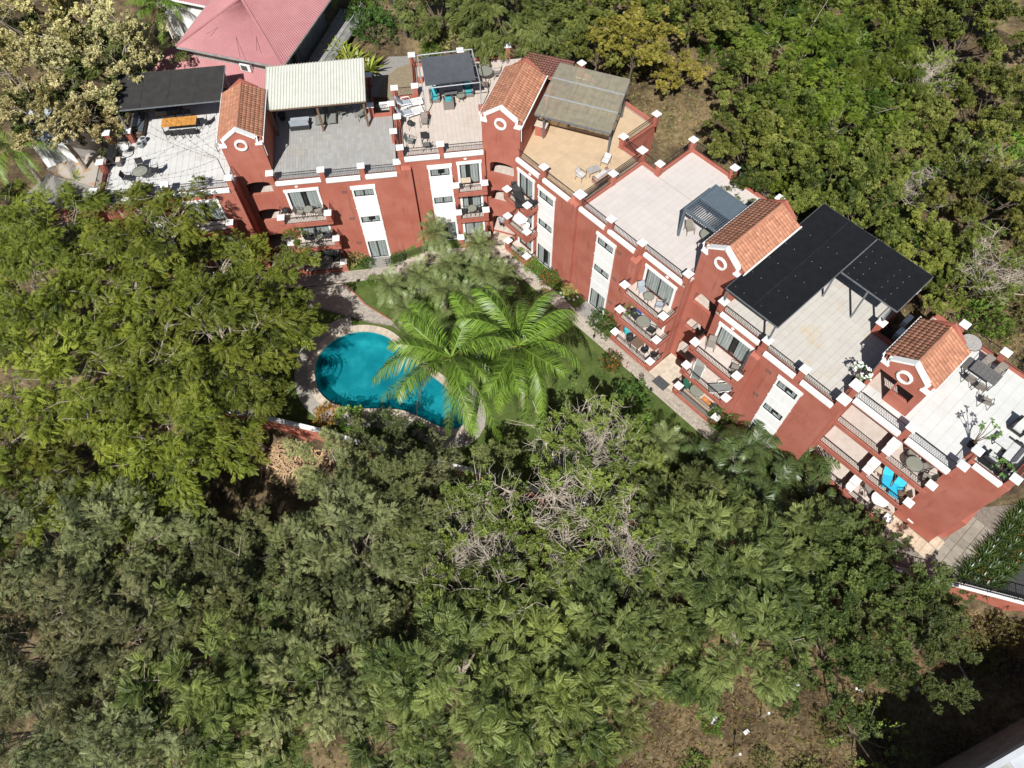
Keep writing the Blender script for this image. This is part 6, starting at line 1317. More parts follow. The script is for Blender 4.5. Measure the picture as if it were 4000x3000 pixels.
TREES = [('feather',-23.3,17.1,5.0,3.8,'at lower edge of the feathery grove'),('feather',-18.3,22.6,5.0,3.2,'nearest the garden wall'),('feather',-31.0,16.1,5.0,3.6,'at the left edge below the grove'),('feather',-18.1,25.4,6.0,3.4,'between pool and grove centre'),('acacia',-27.4,4.1,4.0,3.6,'in the bottom left corner'),('acacia',-23.1,4.0,4.2,3.4,'at the bottom edge near left corner'),('fern',-14.4,3.8,4.2,3.4,'at the bottom edge beside a dark gap'),('needle',-13.6,8.6,4.2,3.0,'between two lower left trees'),('fern',-6.5,3.7,4.2,3.2,'at the bottom edge left of centre'),('needle',-5.9,8.2,4.0,3.0,'left of bottom centre'),('acacia',-25.6,10.9,4.5,3.4,'midway down the left side'),('needle',-20.4,13.7,4.0,3.0,'below the white corrugated sheet'),('fern',7.9,6.8,3.8,2.6,'at the dry slope edge'),('bare',3.7,12.4,4.2,3.0,'with the densest twigs'),('fern',0.3,3.3,4.0,3.0,'at bottom edge right of centre'),('dark',15.5,8.9,3.8,2.6,'next to a fern-leafed tree'),('dark',25.6,10.4,2.4,1.8,'low, beside the dry patch'),('feather',-31.8,35.2,9.2,4.4,'reaching up to the far left terrace corner'),('feather',-25.2,35.2,9.4,4.3,'covering the lower storeys of the first block'),('feather',-37.0,36.6,8.2,4.2,'at the far left edge beside the low red wall'),('feather',-17.8,33.4,6.2,3.6,'over the shaded left path'),('feather',-15.9,29.0,5.5,2.6,'with branches over the pool edge'),
('needle',-9.2,20.3,3.0,2.4,'hiding the garden wall below the pool'),('acacia',-5.9,19.0,3.2,2.6,'below the leaning coconut palm'),('dark',21.8,13.2,3.2,2.2,'leaning over the boundary wall'),('dark',17.5,11.4,3.5,2.4,'between fern-leafed trees and boundary wall'),('fern',8.2,18.2,3.5,2.4,'at the lower edge of the right lawn'),('needle',-1.6,18.6,3.2,2.4,'below the middle coconut palm'),
('feather',-28.8,33.3,6.5,6.0,'hiding the front of the white tiled terrace'),('feather',-20.3,27.6,6.5,6.0,'overhanging the left rim of the pool'),('feather',-29.9,24.4,6.5,6.2,'at the left edge of the picture below the terrace'),('feather',-21.6,20.9,5.5,5.0,'shading the ground beside the plank heap'),('feather',-31.1,19.6,5.0,4.5,'lowest of its kind at the left edge'),
('feather',-34.5,31.5,6,5.2,'in the far left edge beside the boundary wall'),('feather',-24.4,25.0,7,4.6,'in the middle of the feathery grove'),('feather',-22.6,35.0,5.2,4.0,'touching the balconies of the first block'),
('acacia',-28.9,13.9,5.0,4.3,'at left edge below the feathery grove'),('acacia',-23.7,13.5,5.0,4.3,'just below the dark shade with white sheet'),('acacia',-26.8,8.4,5.0,4.8,'low at the left edge'),('acacia',-21.6,8.6,5.0,4.0,'between left edge and dense tree'),('needle',-16.7,10.6,5.0,4.2,'below the rubble clearing'),('needle',-14.4,12.7,4.5,3.2,'touching the rubble clearing'),('fern',-17.3,6.2,5.0,4.3,'in the lower left quarter'),('acacia',-19.2,3.4,4.5,4.3,'at the bottom edge left of centre'),('acacia',-10.8,6.4,5.0,4.0,'standing left of a dark gap near bottom edge'),('acacia',-9.5,13.5,5.0,4.2,'right of the rubble clearing'),('acacia',-11.6,18.7,4.0,2.8,'right beside the plank heap'),('needle',-7.3,16.4,5.0,3.4,'in front of the garden wall below the pool'),('needle',-8.1,9.9,4.0,3.2,'above the dark gap at lower centre'),('fern',-3.4,6.3,5.0,4.6,'at bottom centre'),('fern',1.5,5.9,5.0,4.2,'right of bottom centre'),('fern',4.8,8.1,4.5,3.6,'beside the dry slope at lower centre'),('fern',4.2,3.5,4.0,3.2,'at bottom edge beside the dry slope'),
('bare',2.3,16.6,5.0,5.2,'largest, just below the coconut palms'),('bare',-2.5,13.1,5.0,4.4,'at the centre of the wild plot'),('bare',7.3,13.5,4.5,3.8,'right of centre in the wild plot'),('bare',5.4,19.8,5.0,3.6,'closest to the lawn'),('fern',-0.3,10.5,4.0,3.4,'among half-bare trees near centre'),('fern',12.4,12.3,5.0,4.2,'below the feathery areca palms'),('fern',12.9,8.0,4.5,3.8,'above the dry grass slope'),('fern',9.4,9.7,4.0,3.0,'beside the pale branches right of centre'),('fern',16.6,13.3,4.5,3.2,'left of the strap-leaved bed'),('fern',11.0,15.5,4.5,2.8,'beside the lawn and areca palms'),('dark',20.0,10.0,4.5,3.8,'beside the boundary wall at right'),('dark',21.9,7.1,4.0,3.4,'nearest the dry patch at right'),('dark',17.6,6.6,4.0,3.2,'above the pale board on the slope'),('dark',19.6,12.8,4.0,2.8,'touching the strap-leaved bed'),
('cream',-37.2,54.1,11.5,5.2,'at the upper left corner'),('cream',-30.2,50.0,12.0,5.0,'nearest the pink roof'),('cream',-35.3,46.5,10.5,4.6,'hanging over the grey sheet roof'),('cream',-31.2,46.1,9.5,3.2,'touching the charcoal canopy'),('conifer',-0.2,55.6,11.0,4.4,'right behind the shade sail terrace'),('conifer',3.5,53.9,10.5,3.4,'behind the corner stair tower'),('conifer',-5.4,57.5,10.5,3.2,'behind the grey fence panel'),('broad',7.3,52.1,10.5,2.6,'behind the translucent canopy'),('broad',6.2,55.6,11.5,3.4,'at top edge behind the corner tower'),('yellow',10.0,50.6,12.0,3.3,'with trunk in dry grass, largest of its colour'),('yellow',13.4,49.2,10.0,2.0,'smaller one at edge of the dry clearing'),('broad',15.3,54.2,12.0,3.6,'at top edge above the dry clearing'),('broad',20.1,53.8,12.0,3.8,'at top edge right of centre'),
('feather2',23.1,49.7,12.5,4.6,'at upper right, left one of the tall pair'),('feather2',27.7,48.1,12.5,4.8,'at upper right, right one of the tall pair'),('feather2',24.0,42.1,12.0,4.2,'in middle of the hillside wood'),('broad',18.8,45.9,11.5,3.4,'right of the dry clearing'),('broad',17.3,40.0,11.0,3.4,'behind the pergola terrace'),('broad',20.6,39.9,11.5,3.2,'farther behind the pergola terrace'),('broad',22.6,36.9,11.0,4.0,'in mid hillside above the black shade'),('feather2',18.2,36.3,10.0,2.6,'close behind pergola terrace railing'),('broad',23.4,32.9,10.5,3.2,'touching the right corner of black shade'),('broad',19.7,34.4,10.0,2.6,'touching the back of black shade'),('bare',31.2,46.0,12.0,3.2,'with grey twigs at upper right'),('broad',35.9,50.9,12.5,4.0,'in the upper right corner'),('broad',34.8,43.1,12.0,3.8,'at right edge in the upper wood'),('broad',31.5,39.6,10.5,2.4,'small one in a dark hollow at right'),('bare',28.6,36.2,10.5,2.6,'with grey twigs beside the dark hollow'),('broad',31.8,34.2,11.5,3.8,'at right edge below the dark hollow'),('broad',27.2,31.2,10.5,3.0,'behind the gap of stair hut'),('bare',30.7,28.6,11.0,3.2,'behind the end terrace'),('broad',28.4,28.0,10.0,2.4,'touching back railing of the end terrace'),('broad',12.1,55.3,12.0,3.0,'at top edge behind the olive tree'),
('feather2',21.0,44.5,11.0,3.4,'between the clearing and hillside wood'),('broad',26.0,38.5,11.0,3.2,'in dense wood at right'),('broad',29.5,43.0,11.0,3.0,'beside the tall feathery pair'),('bare',33.5,38.0,10.5,3.0,'at right edge among green trees'),('broad',24.0,55.0,12.5,3.6,'at top edge behind the tall pair'),('broad',31.0,53.0,12.5,3.6,'at top edge near right corner'),('acacia',-32.5,10.5,4.5,4.0,'clipped by the left edge'),('fern',-13.8,8.5,4.2,3.2,'between dense tree and dark gap'),('needle',-5.0,13.8,4.5,3.0,'near centre left of half-bare trees'),('dark',24.2,9.6,2.2,2.0,'smallest, beside the dry patch')]
def tree(kind, x, y, z, r, tail, i):
    P = PROTO[kind]; tr, cr, hc, R = P[i % len(P)]; s = r/R; o = thing({'cream': 'blossom_tree', 'bare': 'half_bare_tree', 'conifer': 'drooping_tree'}.get(kind, 'tree'), LBL[kind]+' '+tail, 'tree', (x, y, z-hc*s), i*2.39, {'feather': 'feathery trees on the left', 'cream': 'blossom trees'}.get(kind, 'trees of the surrounding wood' if y > 26 else 'trees of the wild plot'), s)
    from_mesh('trunk', tr, o); c = from_mesh('crown', cr, o, (0, 0, hc))
    if kind == 'yellow': c.material_slots[0].link = 'OBJECT'; c.material_slots[0].material = LM['yellow']
    if kind == 'cream': from_mesh('green_leaves', UNDER_ME, o, (0, 0, hc-.5))
    return o
for i, t in enumerate(TREES): tree(*t, i)
# ---- palms
def frond_mesh(name, l, n, ll, w, droop, hang, matl, seed, rw=.03, up=.5, twist=.0, fold=0):
    """rachis arching from the origin along +x, long leaflets on both sides"""
    g = np.random.default_rng(seed); V = []; F = []; T = []
    def rp(t): return np.array([l*t*(1-.18*t*t), 0, l*(up*t-droop*t*t)])
    for i in range(12):
        a, b = rp(i/12), rp((i+1)/12); k = rw*(1-i/13)
        q = len(V); V += [a+[0, -k, 0], b+[0, -k*.9, 0], b+[0, k*.9, 0], a+[0, k, 0]]; F.append((q, q+1, q+2, q+3)); T.append(.75)
    for i in range(n):
        t = .12+.88*(i+.5)/n; p = rp(t); d = rp(min(1, t+.02))-rp(t-.02); d /= np.linalg.norm(d); k = ll*math.sin(math.pi*(.12+.8*t))**.6*(1.1-.35*t)
        for s in (-1, 1):
            dr = d*.6+np.array([0, s*.8, 0])+np.array([0, 0, .18-hang*.25])+g.normal(0, .10, 3); dr /= np.linalg.norm(dr); wv = d*w*.5
            m1 = p+dr*k*.5+[0, 0, -hang*k*.06]; tip = p+dr*k*.95+[0, 0, -hang*k*.34]; q = len(V); V += [p-wv*.6, p+wv*.6, m1+wv, m1-wv, tip+wv*.15, tip-wv*.15]; F += [(q, q+1, q+2, q+3), (q+3, q+2, q+4, q+5)]; tt = g.uniform(0, 1); T += [tt, tt]
    return np_mesh(name, np.array(V), np.array(F), matl, np.array(T))
LM['coco'] = leaf_mat('coconut_frond', (.03, .075, .010), (.22, .34, .045), .3, .4, .35, .15); LM['date'] = leaf_mat('date_frond', (.09, .13, .04), (.26, .31, .12), .25, .4, .4, .15); LM['areca'] = leaf_mat('areca_frond', (.03, .06, .018), (.12, .165, .05), .22, .4, .4, .3); LM['dryfrond'] = leaf_mat('dry_frond', (.22, .15, .05), (.42, .32, .10), .2)
COCO = [frond_mesh('frond', 5.4, 74, 1.05, .062, d, h*1.4, LM['coco'], 100+k, .05, u) for k, (d, h, u) in enumerate(((.65, .9, .75), (.95, 1.1, .62), (.55, .8, .45)))]
COCOD = [frond_mesh('frond', 5.0, 78, .9, .048, 1.25, 1.9, LM['coco'], 107, .045, .35), frond_mesh('frond', 4.4, 56, .75, .045, 1.5, 1.6, LM['dryfrond'], 108, .045, .2)]
def coconut(base, top, label, seed, n=26, sc=1.):
    o = thing('coconut_palm', label, 'palm tree', base); b = Vector(base); t = Vector(top)-b; g = random.Random(seed)
    M().tube([(0, 0, -.4), (t.x*.1, t.y*.1, t.z*.3), (t.x*.45, t.y*.45, t.z*.7), t], [.24, .17, .15, .13], 10).build('trunk', BARKP, o, smooth=True)
    for i in range(n):
        a = i*2.399+g.uniform(-.25, .25); f = i/n; me = COCO[0] if f < .3 else COCO[1] if f < .68 else COCOD[0] if f < .92 else COCOD[1]; q = from_mesh('frond', me, o, t, (g.uniform(-.15, .15), -(.55-1.0*f) if f < .5 else .05, a), (sc*g.uniform(.9, 1.08),)*3)
        q.rotation_euler = (g.uniform(-.5, .5), -.5+.75*f+g.uniform(-.2, .2), a+g.uniform(-.2, .2))
    for i in range(7): a = i*.9; M().lathe([(0, -.16), (.11, -.06), (.11, .06), (0, .16)], 7).build('coconut', POT if i % 2 else LM['bushb'], o, True).location = (t.x+.28*math.cos(a), t.y+.28*math.sin(a), t.z-.3)
coconut((-3.2, 22.85, .0), (-3.7, 23.7, 9.8), 'tall coconut palm leaning left over the pool', 1)
coconut((.79, 25.1, .4), (.45, 24.9, 9.2), 'tall coconut palm right of the pool with pale trunk', 2)
coconut((-1.6, 26.8, .1), (-1.9, 26.6, 7.4), 'shorter coconut palm between its two taller neighbours', 3, 18, .9)
DATE = [frond_mesh('frond', 1.55, 30, .34, .028, d, .5, LM['date'], 120+k, .02, u) for k, (d, u) in enumerate(((.45, .7), (.75, .5), (.6, .25)))]
DP = [(-5.9, 39.0, 3.6, 'with orange flowers beside it, nearest the steps'), (-2.4, 37.9, 3.4, 'nearest the corner entrance'), (-4.8, 36.2, 3.2, 'in the middle of the clump'), (-7.1, 35.9, 2.8, 'beside the left lawn edge of clump'), (-2.1, 35.2, 3.3, 'at the right of the clump'), (-9.3, 34.8, 2.8, 'standing alone on the lawn above the pool path'), (-5.1, 34.2, 2.9, 'at the front of the clump'), (-7.9, 32.9, 2.4, 'closest to the pool rim'), (-.6, 35.0, 3.0, 'beside the white stones'), (-3.6, 33.6, 2.6, 'under the coconut fronds'), (10.2, 20.9, 2.4, 'alone on the right lawn')]
for i, (x, y, h, tl) in enumerate(DP):
    zb = zcourt(x, y); o = thing('date_palm', 'small fine-leaved date palm '+tl, 'palm tree', (x, y, zb), i, 'small date palms'); M().tube([(0, 0, -.1), (.05, 0, h*.5-zb*.3), (0, .05, h-.35-zb*.6)], [.09, .07, .08], 8).build('trunk', BARK, o)
    for k in range(30):
        f = k/30; s = random.uniform(1.0, 1.4); from_mesh('frond', DATE[min(2, int(f*3))], o, (0, .05, h-.3-zb*.6), (random.uniform(-.2, .2), -.75+1.15*f, k*2.399), (s, s, s))
ARE = [frond_mesh('frond', 2.3, 34, .55, .055, d, .35, LM['areca'], 140+k, .028, u) for k, (d, u) in enumerate(((.8, .85), (1.1, .75), (.95, .5)))]
AP = [(17.6, 22.4, 3.9, 'against the white window panel'), (13.7, 18.6, 3.6, 'beside the right lawn'), (17.0, 17.4, 4.0, 'in the middle of the areca clump'), (12.8, 19.9, 3.2, 'nearest the paved path'), (19.4, 19.5, 3.8, 'below the end block balconies'), (15.7, 20.2, 4.2, 'behind the clump middle'), (19.4, 16.4, 3.6, 'nearest the strap-leaved bed'), (18.2, 20.9, 3.4, 'against the blank red wall'), (15.2, 17.2, 3.4, 'at the front of the clump')]
for i, (x, y, h, tl) in enumerate(AP):
    o = thing('areca_palm', 'glossy dark areca palm '+tl, 'palm tree', (x, y, 1.2), i*1.3, 'areca palms by the right wing')
    for k in range(4): a = k*1.57; M().tube([(.2*math.cos(a), .2*math.sin(a), -.2), (.4*math.cos(a), .4*math.sin(a), h-1.8)], [.06, .045], 6).build('stem', LM['strap'], o)
    for k in range(26):
        a = k*2.399; q = (k % 4)*1.57; s = random.uniform(.8, 1.15); from_mesh('frond', ARE[k % 3], o, (.4*math.cos(q), .4*math.sin(q), h-1.9+random.uniform(-.3, .2)), (random.uniform(-.3, .3), -.35+.55*random.random(), a), (s, s, s))
for i, (x, y, z, tl) in enumerate(((-29.1, 58.9, 9.5, 'behind the pink roof annex'), (-39.0, 45.6, 6.5, 'at the far left edge'), (-12.6, 61.5, 10, 'beside the pink house verandah'))): coconut((x, y, z-3), (x, y, z+1), 'yellowish coconut palm '+tl, 20+i, 13, .7)
# ---- shrubs
def bush_mesh(name, matl, seed, Tm=TUFT, n=420, flat=.8, sc=.6):
    g = np.random.default_rng(seed); d = g.normal(0, 1, (n, 3)); d /= np.linalg.norm(d, axis=1, keepdims=True); d[:, 2] = np.abs(d[:, 2])*1.05-.05; p = d*(g.uniform(.6, 1., n)*lump(d, g))[:, None]*np.array([1, 1, flat]); V = place(Tm, p, d+g.normal(0, .4, (n, 3)), sc*g.uniform(.7, 1.2, n), .5, g)
    return np_mesh(name, V, np.arange(len(V)).reshape(-1, 4), matl, np.clip(np.repeat(g.normal(.5, .25, n), len(Tm)), 0, 1))
BM = {k: bush_mesh('foliage', LM[k], 200+i, sc=.55) for i, k in enumerate(('bushg', 'bushy', 'bushb', 'red', 'purple', 'under'))}
FLO = bush_mesh('flowers', LM['orange'], 220, TUFTC, 150, .85, .42); STEMS = M().tube([(0, 0, -.3), (.05, .1, .5)], .05, 6).tube([(0, 0, -.3), (-.2, -.1, .5)], .04, 6).tube([(0, 0, -.3), (.25, -.15, .45)], .04, 6).mesh('stems', BARK)
BU = [('bushy', -13.0, 39.5, .1, 1.0, 'round yellow variegated bush by the shaded left balconies'), ('bushg', -9.2, 39.2, .1, .85, 'clipped green bush at the foot of garden steps'), ('bushg', -11.9, 39.1, .0, .7, 'dark leafy bush beside the yellow one'), ('orange', 7.4, 28.1, 1.2, .95, 'round bush with orange flowers on the right lawn'), ('bushg', 7.25, 31.6, 1.2, 1.35, 'dense dark green bush against the red balcony'), ('bushy', 4.7, 35.0, 1.2, .8, 'yellow variegated bush against the red pilaster'), ('orange', 3.1, 36.1, 1.2, .95, 'orange flowering bush against the corner wing wall'), ('orange', 2.7, 34.7, 1.2, .5, 'small orange bush at the path edge'), ('bushb', 1.9, 37.4, 1.2, .8, 'loose green shrub below the garden door'), ('bushb', .9, 38.6, 1.2, .75, 'loose green shrub beside the corner balcony wall'), ('bushb', 3.9, 35.9, 1.2, .6, 'low green shrub between orange and yellow bushes'), ('bushg', 15.0, 22.9, 1.3, 1.5, 'large dark bush in shade below blank window panel'), ('bushg', 8.4, 24.6, 1.2, 1.8, 'rounded dark shrub on the lawn before the mat'), ('bushb', 8.9, 22.7, 1.1, 1.3, 'paler shrub behind the rounded lawn shrub'), ('red', -13.7, 24.6, .0, 1.1, 'yellow and red croton behind the garden wall'), ('bushb', -11.9, 24.4, .0, 1.2, 'bright green shrub at the lower pool rim'), ('bushg', -9.6, 24.2, .0, 1.1, 'dark shrub at the lower pool rim'), ('bushg', -7.0, 23.0, .0, 1.2, 'dark shrub beneath the coconut palms'), ('bushb', -11.4, 37.3, .0, .55, 'low clipped hedge piece beside the left path'), ('bushb', -10.6, 37.4, .0, .55, 'second low clipped hedge piece beside the left path'), ('orange', -6.5, 38.6, .9, .6, 'orange flowering shrub beneath the nearest palm'),
 ('bushb', -25.7, 53.0, 8.6, 1.2, 'bright bush growing through beside pink lean roof'), ('bushg', -22.3, 51.2, 8.2, .9, 'small bush behind the charcoal canopy end'), ('purple', -20.3, 50.8, 8.3, .9, 'purple-tinged bush behind the first tower'), ('bushg', -11.2, 57.7, 8.0, 2.2, 'big dark bush beside the pink house verandah'), ('bushg', -12.4, 59.6, 8.0, 2.0, 'big dark bush farther along the verandah'), ('bushy', -4.4, 57.0, 7.6, 1.7, 'large variegated bush behind the shade sail'), ('bushy', -2.6, 55.6, 7.6, 1.3, 'smaller variegated bush behind the shade sail'), ('bushb', -6.4, 55.9, 7.6, 1.0, 'bright bush beside the grey fence panel'), ('bushb', 10.6, 6.2, -.6, 1.5, 'bright green shrub on the dry slope'), ('bushb', 25.6, 11.7, .2, 1.2, 'leafy shrub climbing over the boundary wall'), ('under', 27.5, 8.8, -.3, 1.4, 'dull green weeds in the dry patch'), ('under', 30.2, 8.2, -.3, 1.6, 'dull green weeds under the boundary wall'), ('bushb', -6.0, 1.6, -.8, 1.6, 'yellow-green shrub at the bottom edge'), ('bushg', -28.0, 3.0, -1.2, 1.8, 'dim shrub in the bottom left shade'), ('bushg', -24.0, 2.4, -1.2, 1.6, 'second dim shrub in the bottom left shade')]
for i, (k, x, y, z, r, lb) in enumerate(BU):
    o = thing('bush', lb, 'bush', (x, y, z), i*1.7, None, r); from_mesh('stems', STEMS, o); from_mesh('foliage', BM['bushg' if k == 'orange' else k], o, (0, 0, .25))
    if k == 'orange': from_mesh('flowers', FLO, o, (0, 0, .3), (0, 0, 0), (1.04,)*3)
for i, (x, y, r, k, lb) in enumerate(((-4.0, 37.6, 1.0, 'bushg', 'dark shrub under the small palms nearest the steps'), (-3.2, 35.6, 1.1, 'bushg', 'dark shrub in the heart of the palm clump'), (-6.2, 36.9, .9, 'bushg', 'dark shrub at the left of palm clump'), (-5.9, 34.9, .9, 'bushb', 'green shrub at the front of palm clump'), (-1.2, 36.4, 1.0, 'bushg', 'dark shrub at the right of palm clump'), (-2.6, 34.2, 1.0, 'bushb', 'green shrub under the coconut fronds'))):
    o = thing('bush', lb, 'bush', (x, y, zcourt(x, y)-.05), i*1.7, None, r); from_mesh('stems', STEMS, o); from_mesh('foliage', BM[k], o, (0, 0, .2))
for i, (x, y, k, r, lb) in enumerate(((11.6, 3.9, 'bushb', .9, 'fresh green shrub at the top left of dry slope'), (14.4, 1.9, 'under', .8, 'dull shrub in the middle of dry slope'), (16.2, 4.9, 'bushg', 1.0, 'dark shrub just above the pale board'), (18.6, 3.4, 'under', 1.1, 'dull shrub left of the thin sapling'), (21.4, 4.2, 'under', 1.0, 'dull shrub right of the thin sapling'), (23.6, 6.2, 'bushb', .9, 'fresh green shrub beside the pale broken stone'), (29.0, 7.4, 'under', 1.3, 'straggling weeds near the right picture edge'), (10.4, 1.4, 'bushb', 1.1, 'leafy shrub low on the dry slope'), (16.6, .9, 'under', 1.2, 'dull shrub at the bottom edge of dry slope'), (12.6, .4, 'under', 1.0, 'second dull shrub at the bottom edge of dry slope'))):
    o = thing('bush', lb, 'bush', (x, y, zground(x, y)-.1), i*1.3, None, r); from_mesh('stems', STEMS, o); from_mesh('foliage', BM[k], o, (0, 0, .1), (0, 0, 0), (1, 1, .7))
SEEN = {}
def shrub_label(i, x, y):
    a = 'behind the corner tower' if x < 8 else 'behind the sand terrace' if x < 15 else 'behind the pergola terrace' if x < 21 else 'behind the black shade' if x < 27 else 'behind the end terrace'
    b = 'near' if RF.loc(x, y)[1] < 17 else 'midway up' if RF.loc(x, y)[1] < 23 else 'far up'
    c = ['dull green', 'dark green', 'bright green', 'dull green'][i % 4]; k = (a, b, c); SEEN[k] = SEEN.get(k, 0)+1
    return f"{c} undergrowth shrub {b} the hillside {a}"+('' if SEEN[k] == 1 else f", {['', '', 'second', 'third', 'fourth', 'fifth', 'sixth', 'seventh'][SEEN[k]]} of these")
g_ = np.random.default_rng(5)
for i in range(46):
    while True:
        u, v = g_.uniform(-14, 30), g_.uniform(11.5, 30); x, y, _ = RF.w(u, v)
        if y < 62 and x < 42 and not (10 < x < 17 and 43 < y < 49): break
    o = thing('bush', shrub_label(i, x, y), 'bush', (x, y, zground(x, y)-.1), i, 'hillside undergrowth shrubs', float(g_.uniform(1.0, 2.1))); from_mesh('foliage', BM[['under', 'bushg', 'bushb', 'under'][i % 4]], o, (0, 0, .2)); from_mesh('stems', STEMS, o)
# strap-leaved plants
def strap_mesh(matl, n, l, w, seed, spread=.7):
    g = np.random.default_rng(seed); V = []; F = []; T = []
    for i in range(n):
        a = i*2.399; e = 1.45-spread*(i/n)**.6*1.2; L = l*g.uniform(.75, 1.1); d = np.array([math.cos(a), math.sin(a), 0]); s = np.array([-math.sin(a), math.cos(a), 0])*w/2; pts = [np.array([0, 0, 0.])+d*.03]
        for k in range(1, 4): f = k/3; pts.append(d*L*math.cos(e)*f*(1+.25*f)+np.array([0, 0, L*(math.sin(e)*f-.32*f*f)]))
        ws = (.5, 1, .85, .1); q = len(V)
        for p, k in zip(pts, ws): V += [p-s*k, p+s*k]
        F += [(q, q+1, q+3, q+2), (q+2, q+3, q+5, q+4), (q+4, q+5, q+7, q+6)]; T += [g.uniform(0, 1)]*3
    return np_mesh('leaves', np.array(V), np.array(F), matl, np.array(T))
SM1 = strap_mesh(LM['strapd'], 46, .95, .07, 1); SM2 = strap_mesh(LM['strap'], 34, 1.2, .11, 2); SM3 = strap_mesh(LM['strapy'], 30, 1.7, .2, 3)
FL = bush_mesh('flowers', LM['orange'], 230, tuft(3, .10, .06), 6, .5, .6)
hp = [Vector((28.3, 11.7)), Vector((30.2, 13.0)), Vector((31.9, 14.5)), Vector((33.6, 16.1)), Vector((35.4, 17.7))]; od = ['first', 'second', 'third', 'fourth', 'fifth', 'sixth', 'seventh', 'eighth', 'ninth', 'tenth', 'eleventh', 'twelfth', 'thirteenth', 'fourteenth', 'fifteenth', 'sixteenth']
for r in range(3):
    for i in range(14):
        t = i/13*(len(hp)-1); k = min(len(hp)-2, int(t)); p = hp[k].lerp(hp[k+1], t-k); x, y = p.x+r*.55+random.uniform(-.1, .1), p.y-r*.45+random.uniform(-.1, .1)
        if y < ywall(x)+.4: y = ywall(x)+.4
        o = thing('strap_plant', f'dark strap-leaved plant, {od[i]} from the wall in {["inner", "middle", "outer"][r]} row of driveway hedge', 'plant', (x, y, 1.3), i*1.1+r, 'strap-leaved hedge along the driveway', random.uniform(.85, 1.15)); from_mesh('leaves', SM1, o)
        if r and i % 2 == 0: from_mesh('flowers', FL, o, (.15, -.1, .5), (0, 0, i))
for i in range(16):
    x, y = 19.6+(i % 4)*.75+random.uniform(-.25, .25), 13.9+(i//4)*.62+random.uniform(-.2, .2)-.28*(i % 4); o = thing('strap_plant', f'bright green strap-leaved plant, {od[i]} counted from front left of bed below ground balcony', 'plant', (x, y, 1.1), i, 'bright strap-leaved bed', random.uniform(.9, 1.2)); from_mesh('leaves', SM2, o)
o = thing('strap_plant', 'purple strap-leaved plant beside the ground balcony of end block', 'plant', (20.4, 16.9, 1.3)); from_mesh('leaves', strap_mesh(LM['purple'], 40, .9, .09, 4), o)
for i, (x, y) in enumerate(((-13.4, 54.6), (-14.3, 55.4), (-12.5, 54.0), (-11.4, 53.1), (-13.0, 53.2))): o = thing('strap_plant', f'large yellow-green broad-leaved plant, {od[i]} of the row behind white canopy' if 0 else ['yellow-green broad-leaved plant in middle of clump by verandah', 'yellow-green broad-leaved plant touching the verandah railing', 'yellow-green broad-leaved plant right of clump middle', 'yellow-green broad-leaved plant nearest the gravel path', 'yellow-green broad-leaved plant just behind white canopy'][i], 'plant', (x, y, 8.0), i, 'broad-leaved plants behind the white canopy', 1.15); from_mesh('leaves', SM3, o)
for i, (x, y) in enumerate(((-6.6, 54.8), (-5.6, 54.2), (-4.4, 54.0))): o = thing('strap_plant', ['strap-leaved plant at corner pillar of cream terrace', 'strap-leaved plant behind the left half of shade sail', 'strap-leaved plant behind the middle of shade sail'][i], 'plant', (x, y, 7.6), i, None, 1.0); from_mesh('leaves', SM2, o)
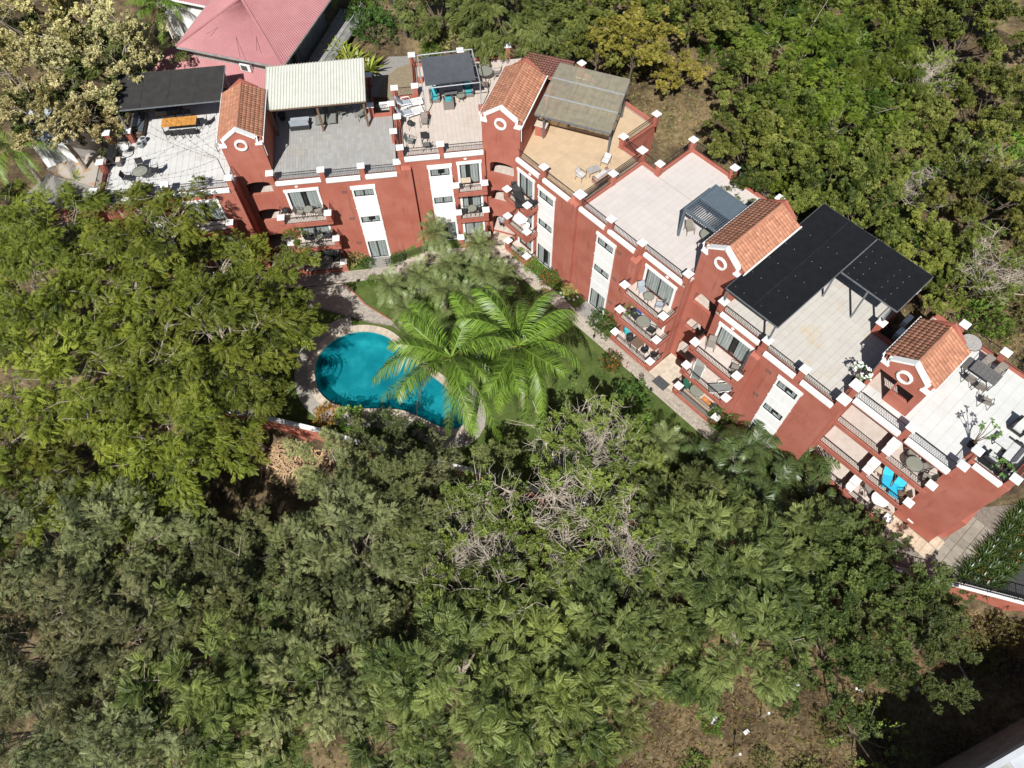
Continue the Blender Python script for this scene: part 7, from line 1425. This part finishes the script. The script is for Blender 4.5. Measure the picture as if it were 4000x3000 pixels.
# ---- ground cover nobody could count
def cover(name, label, cat, n, sample, Tm, matl, sc, up, seed):
    g = np.random.default_rng(seed); P = []
    while len(P) < n:
        x, y = sample(g)
        if x is None: continue
        P.append((x, y, zground(x, y)+.02))
    P = np.array(P); d = g.normal(0, 1, (n, 3)); d[:, 2] = np.abs(d[:, 2])*.5+up; V = place(Tm, P, d, sc*g.uniform(.6, 1.3, n), .4, g)
    tag(from_mesh(name, np_mesh(name, V, np.arange(len(V)).reshape(-1, 4), matl, np.clip(np.repeat(g.normal(.5, .25, n), len(Tm)), 0, 1))), label, cat, kind='stuff')
BLADE = tuft(6, .45, .035, (.5, 1.3), 9)
def s_hill(g):
    u, v = g.uniform(-16, 32), g.uniform(10.8, 32); x, y, _ = RF.w(u, v); return (x, y) if y < 66 else (None, None)
def s_low(g):
    x, y = g.uniform(-35, 34), g.uniform(-2, 22); return (x, y) if y < ywall(x)-.4 and not (-19.5 < x < -13 and 16 < y < 24 and g.random() < .8) else (None, None)
def s_dry(g):
    x, y = g.uniform(5, 31), g.uniform(-1, 11); return (x, y) if y < ywall(x)-.5 else (None, None)
cover('hillside_dry_grass', 'dry straw grass of the hillside clearing', 'dry grass', 5200, s_hill, BLADE, LM['straw'], 1.0, 1.2, 301)
cover('hillside_weeds', 'green weeds covering the hillside ground', 'weeds', 5600, s_hill, TUFTB, LM['under'], .8, .6, 302)
cover('wild_plot_weeds', 'low weeds covering the ground of the wild plot', 'weeds', 7000, s_low, TUFTB, LM['under'], .75, .6, 303)
cover('wild_plot_dry_grass', 'straw-coloured grass of the lower right slope', 'dry grass', 6500, s_dry, BLADE, LM['straw'], .8, 1.0, 304)
# leafless sapling at the bottom right
sp = thing('sapling', 'thin branching sapling with large leaf clusters near bottom right', 'tree', (19.6, 3.0, -.3)); br = M(); tips = []
for k in range(8):
    a = k*.8; p = Vector((0, 0, .8)); q = p+Vector((math.cos(a)*1.1, math.sin(a)*1.1, 1.0)); e = q+Vector((math.cos(a+.3)*1.1, math.sin(a+.3)*1.1, .5)); br.tube([Vector((0, 0, -.3)), p, q, e], [.09, .06, .04, .02], 5); tips += [q.lerp(e, .6), e, q.lerp(e, .3)+Vector((.3, -.3, .2))]
br.build('trunk', BARK, sp); tp = np.array([tuple(t) for t in tips]); tp = np.repeat(tp, 5, 0)+rng.normal(0, .22, (len(tips)*5, 3)); V = place(TUFTB, tp, rng.normal(0, 1, tp.shape), np.full(len(tp), 1.0), .6, rng); from_mesh('crown', np_mesh('crown', V, np.arange(len(V)).reshape(-1, 4), LM['bare'], rng.random(len(V)//4)), sp)
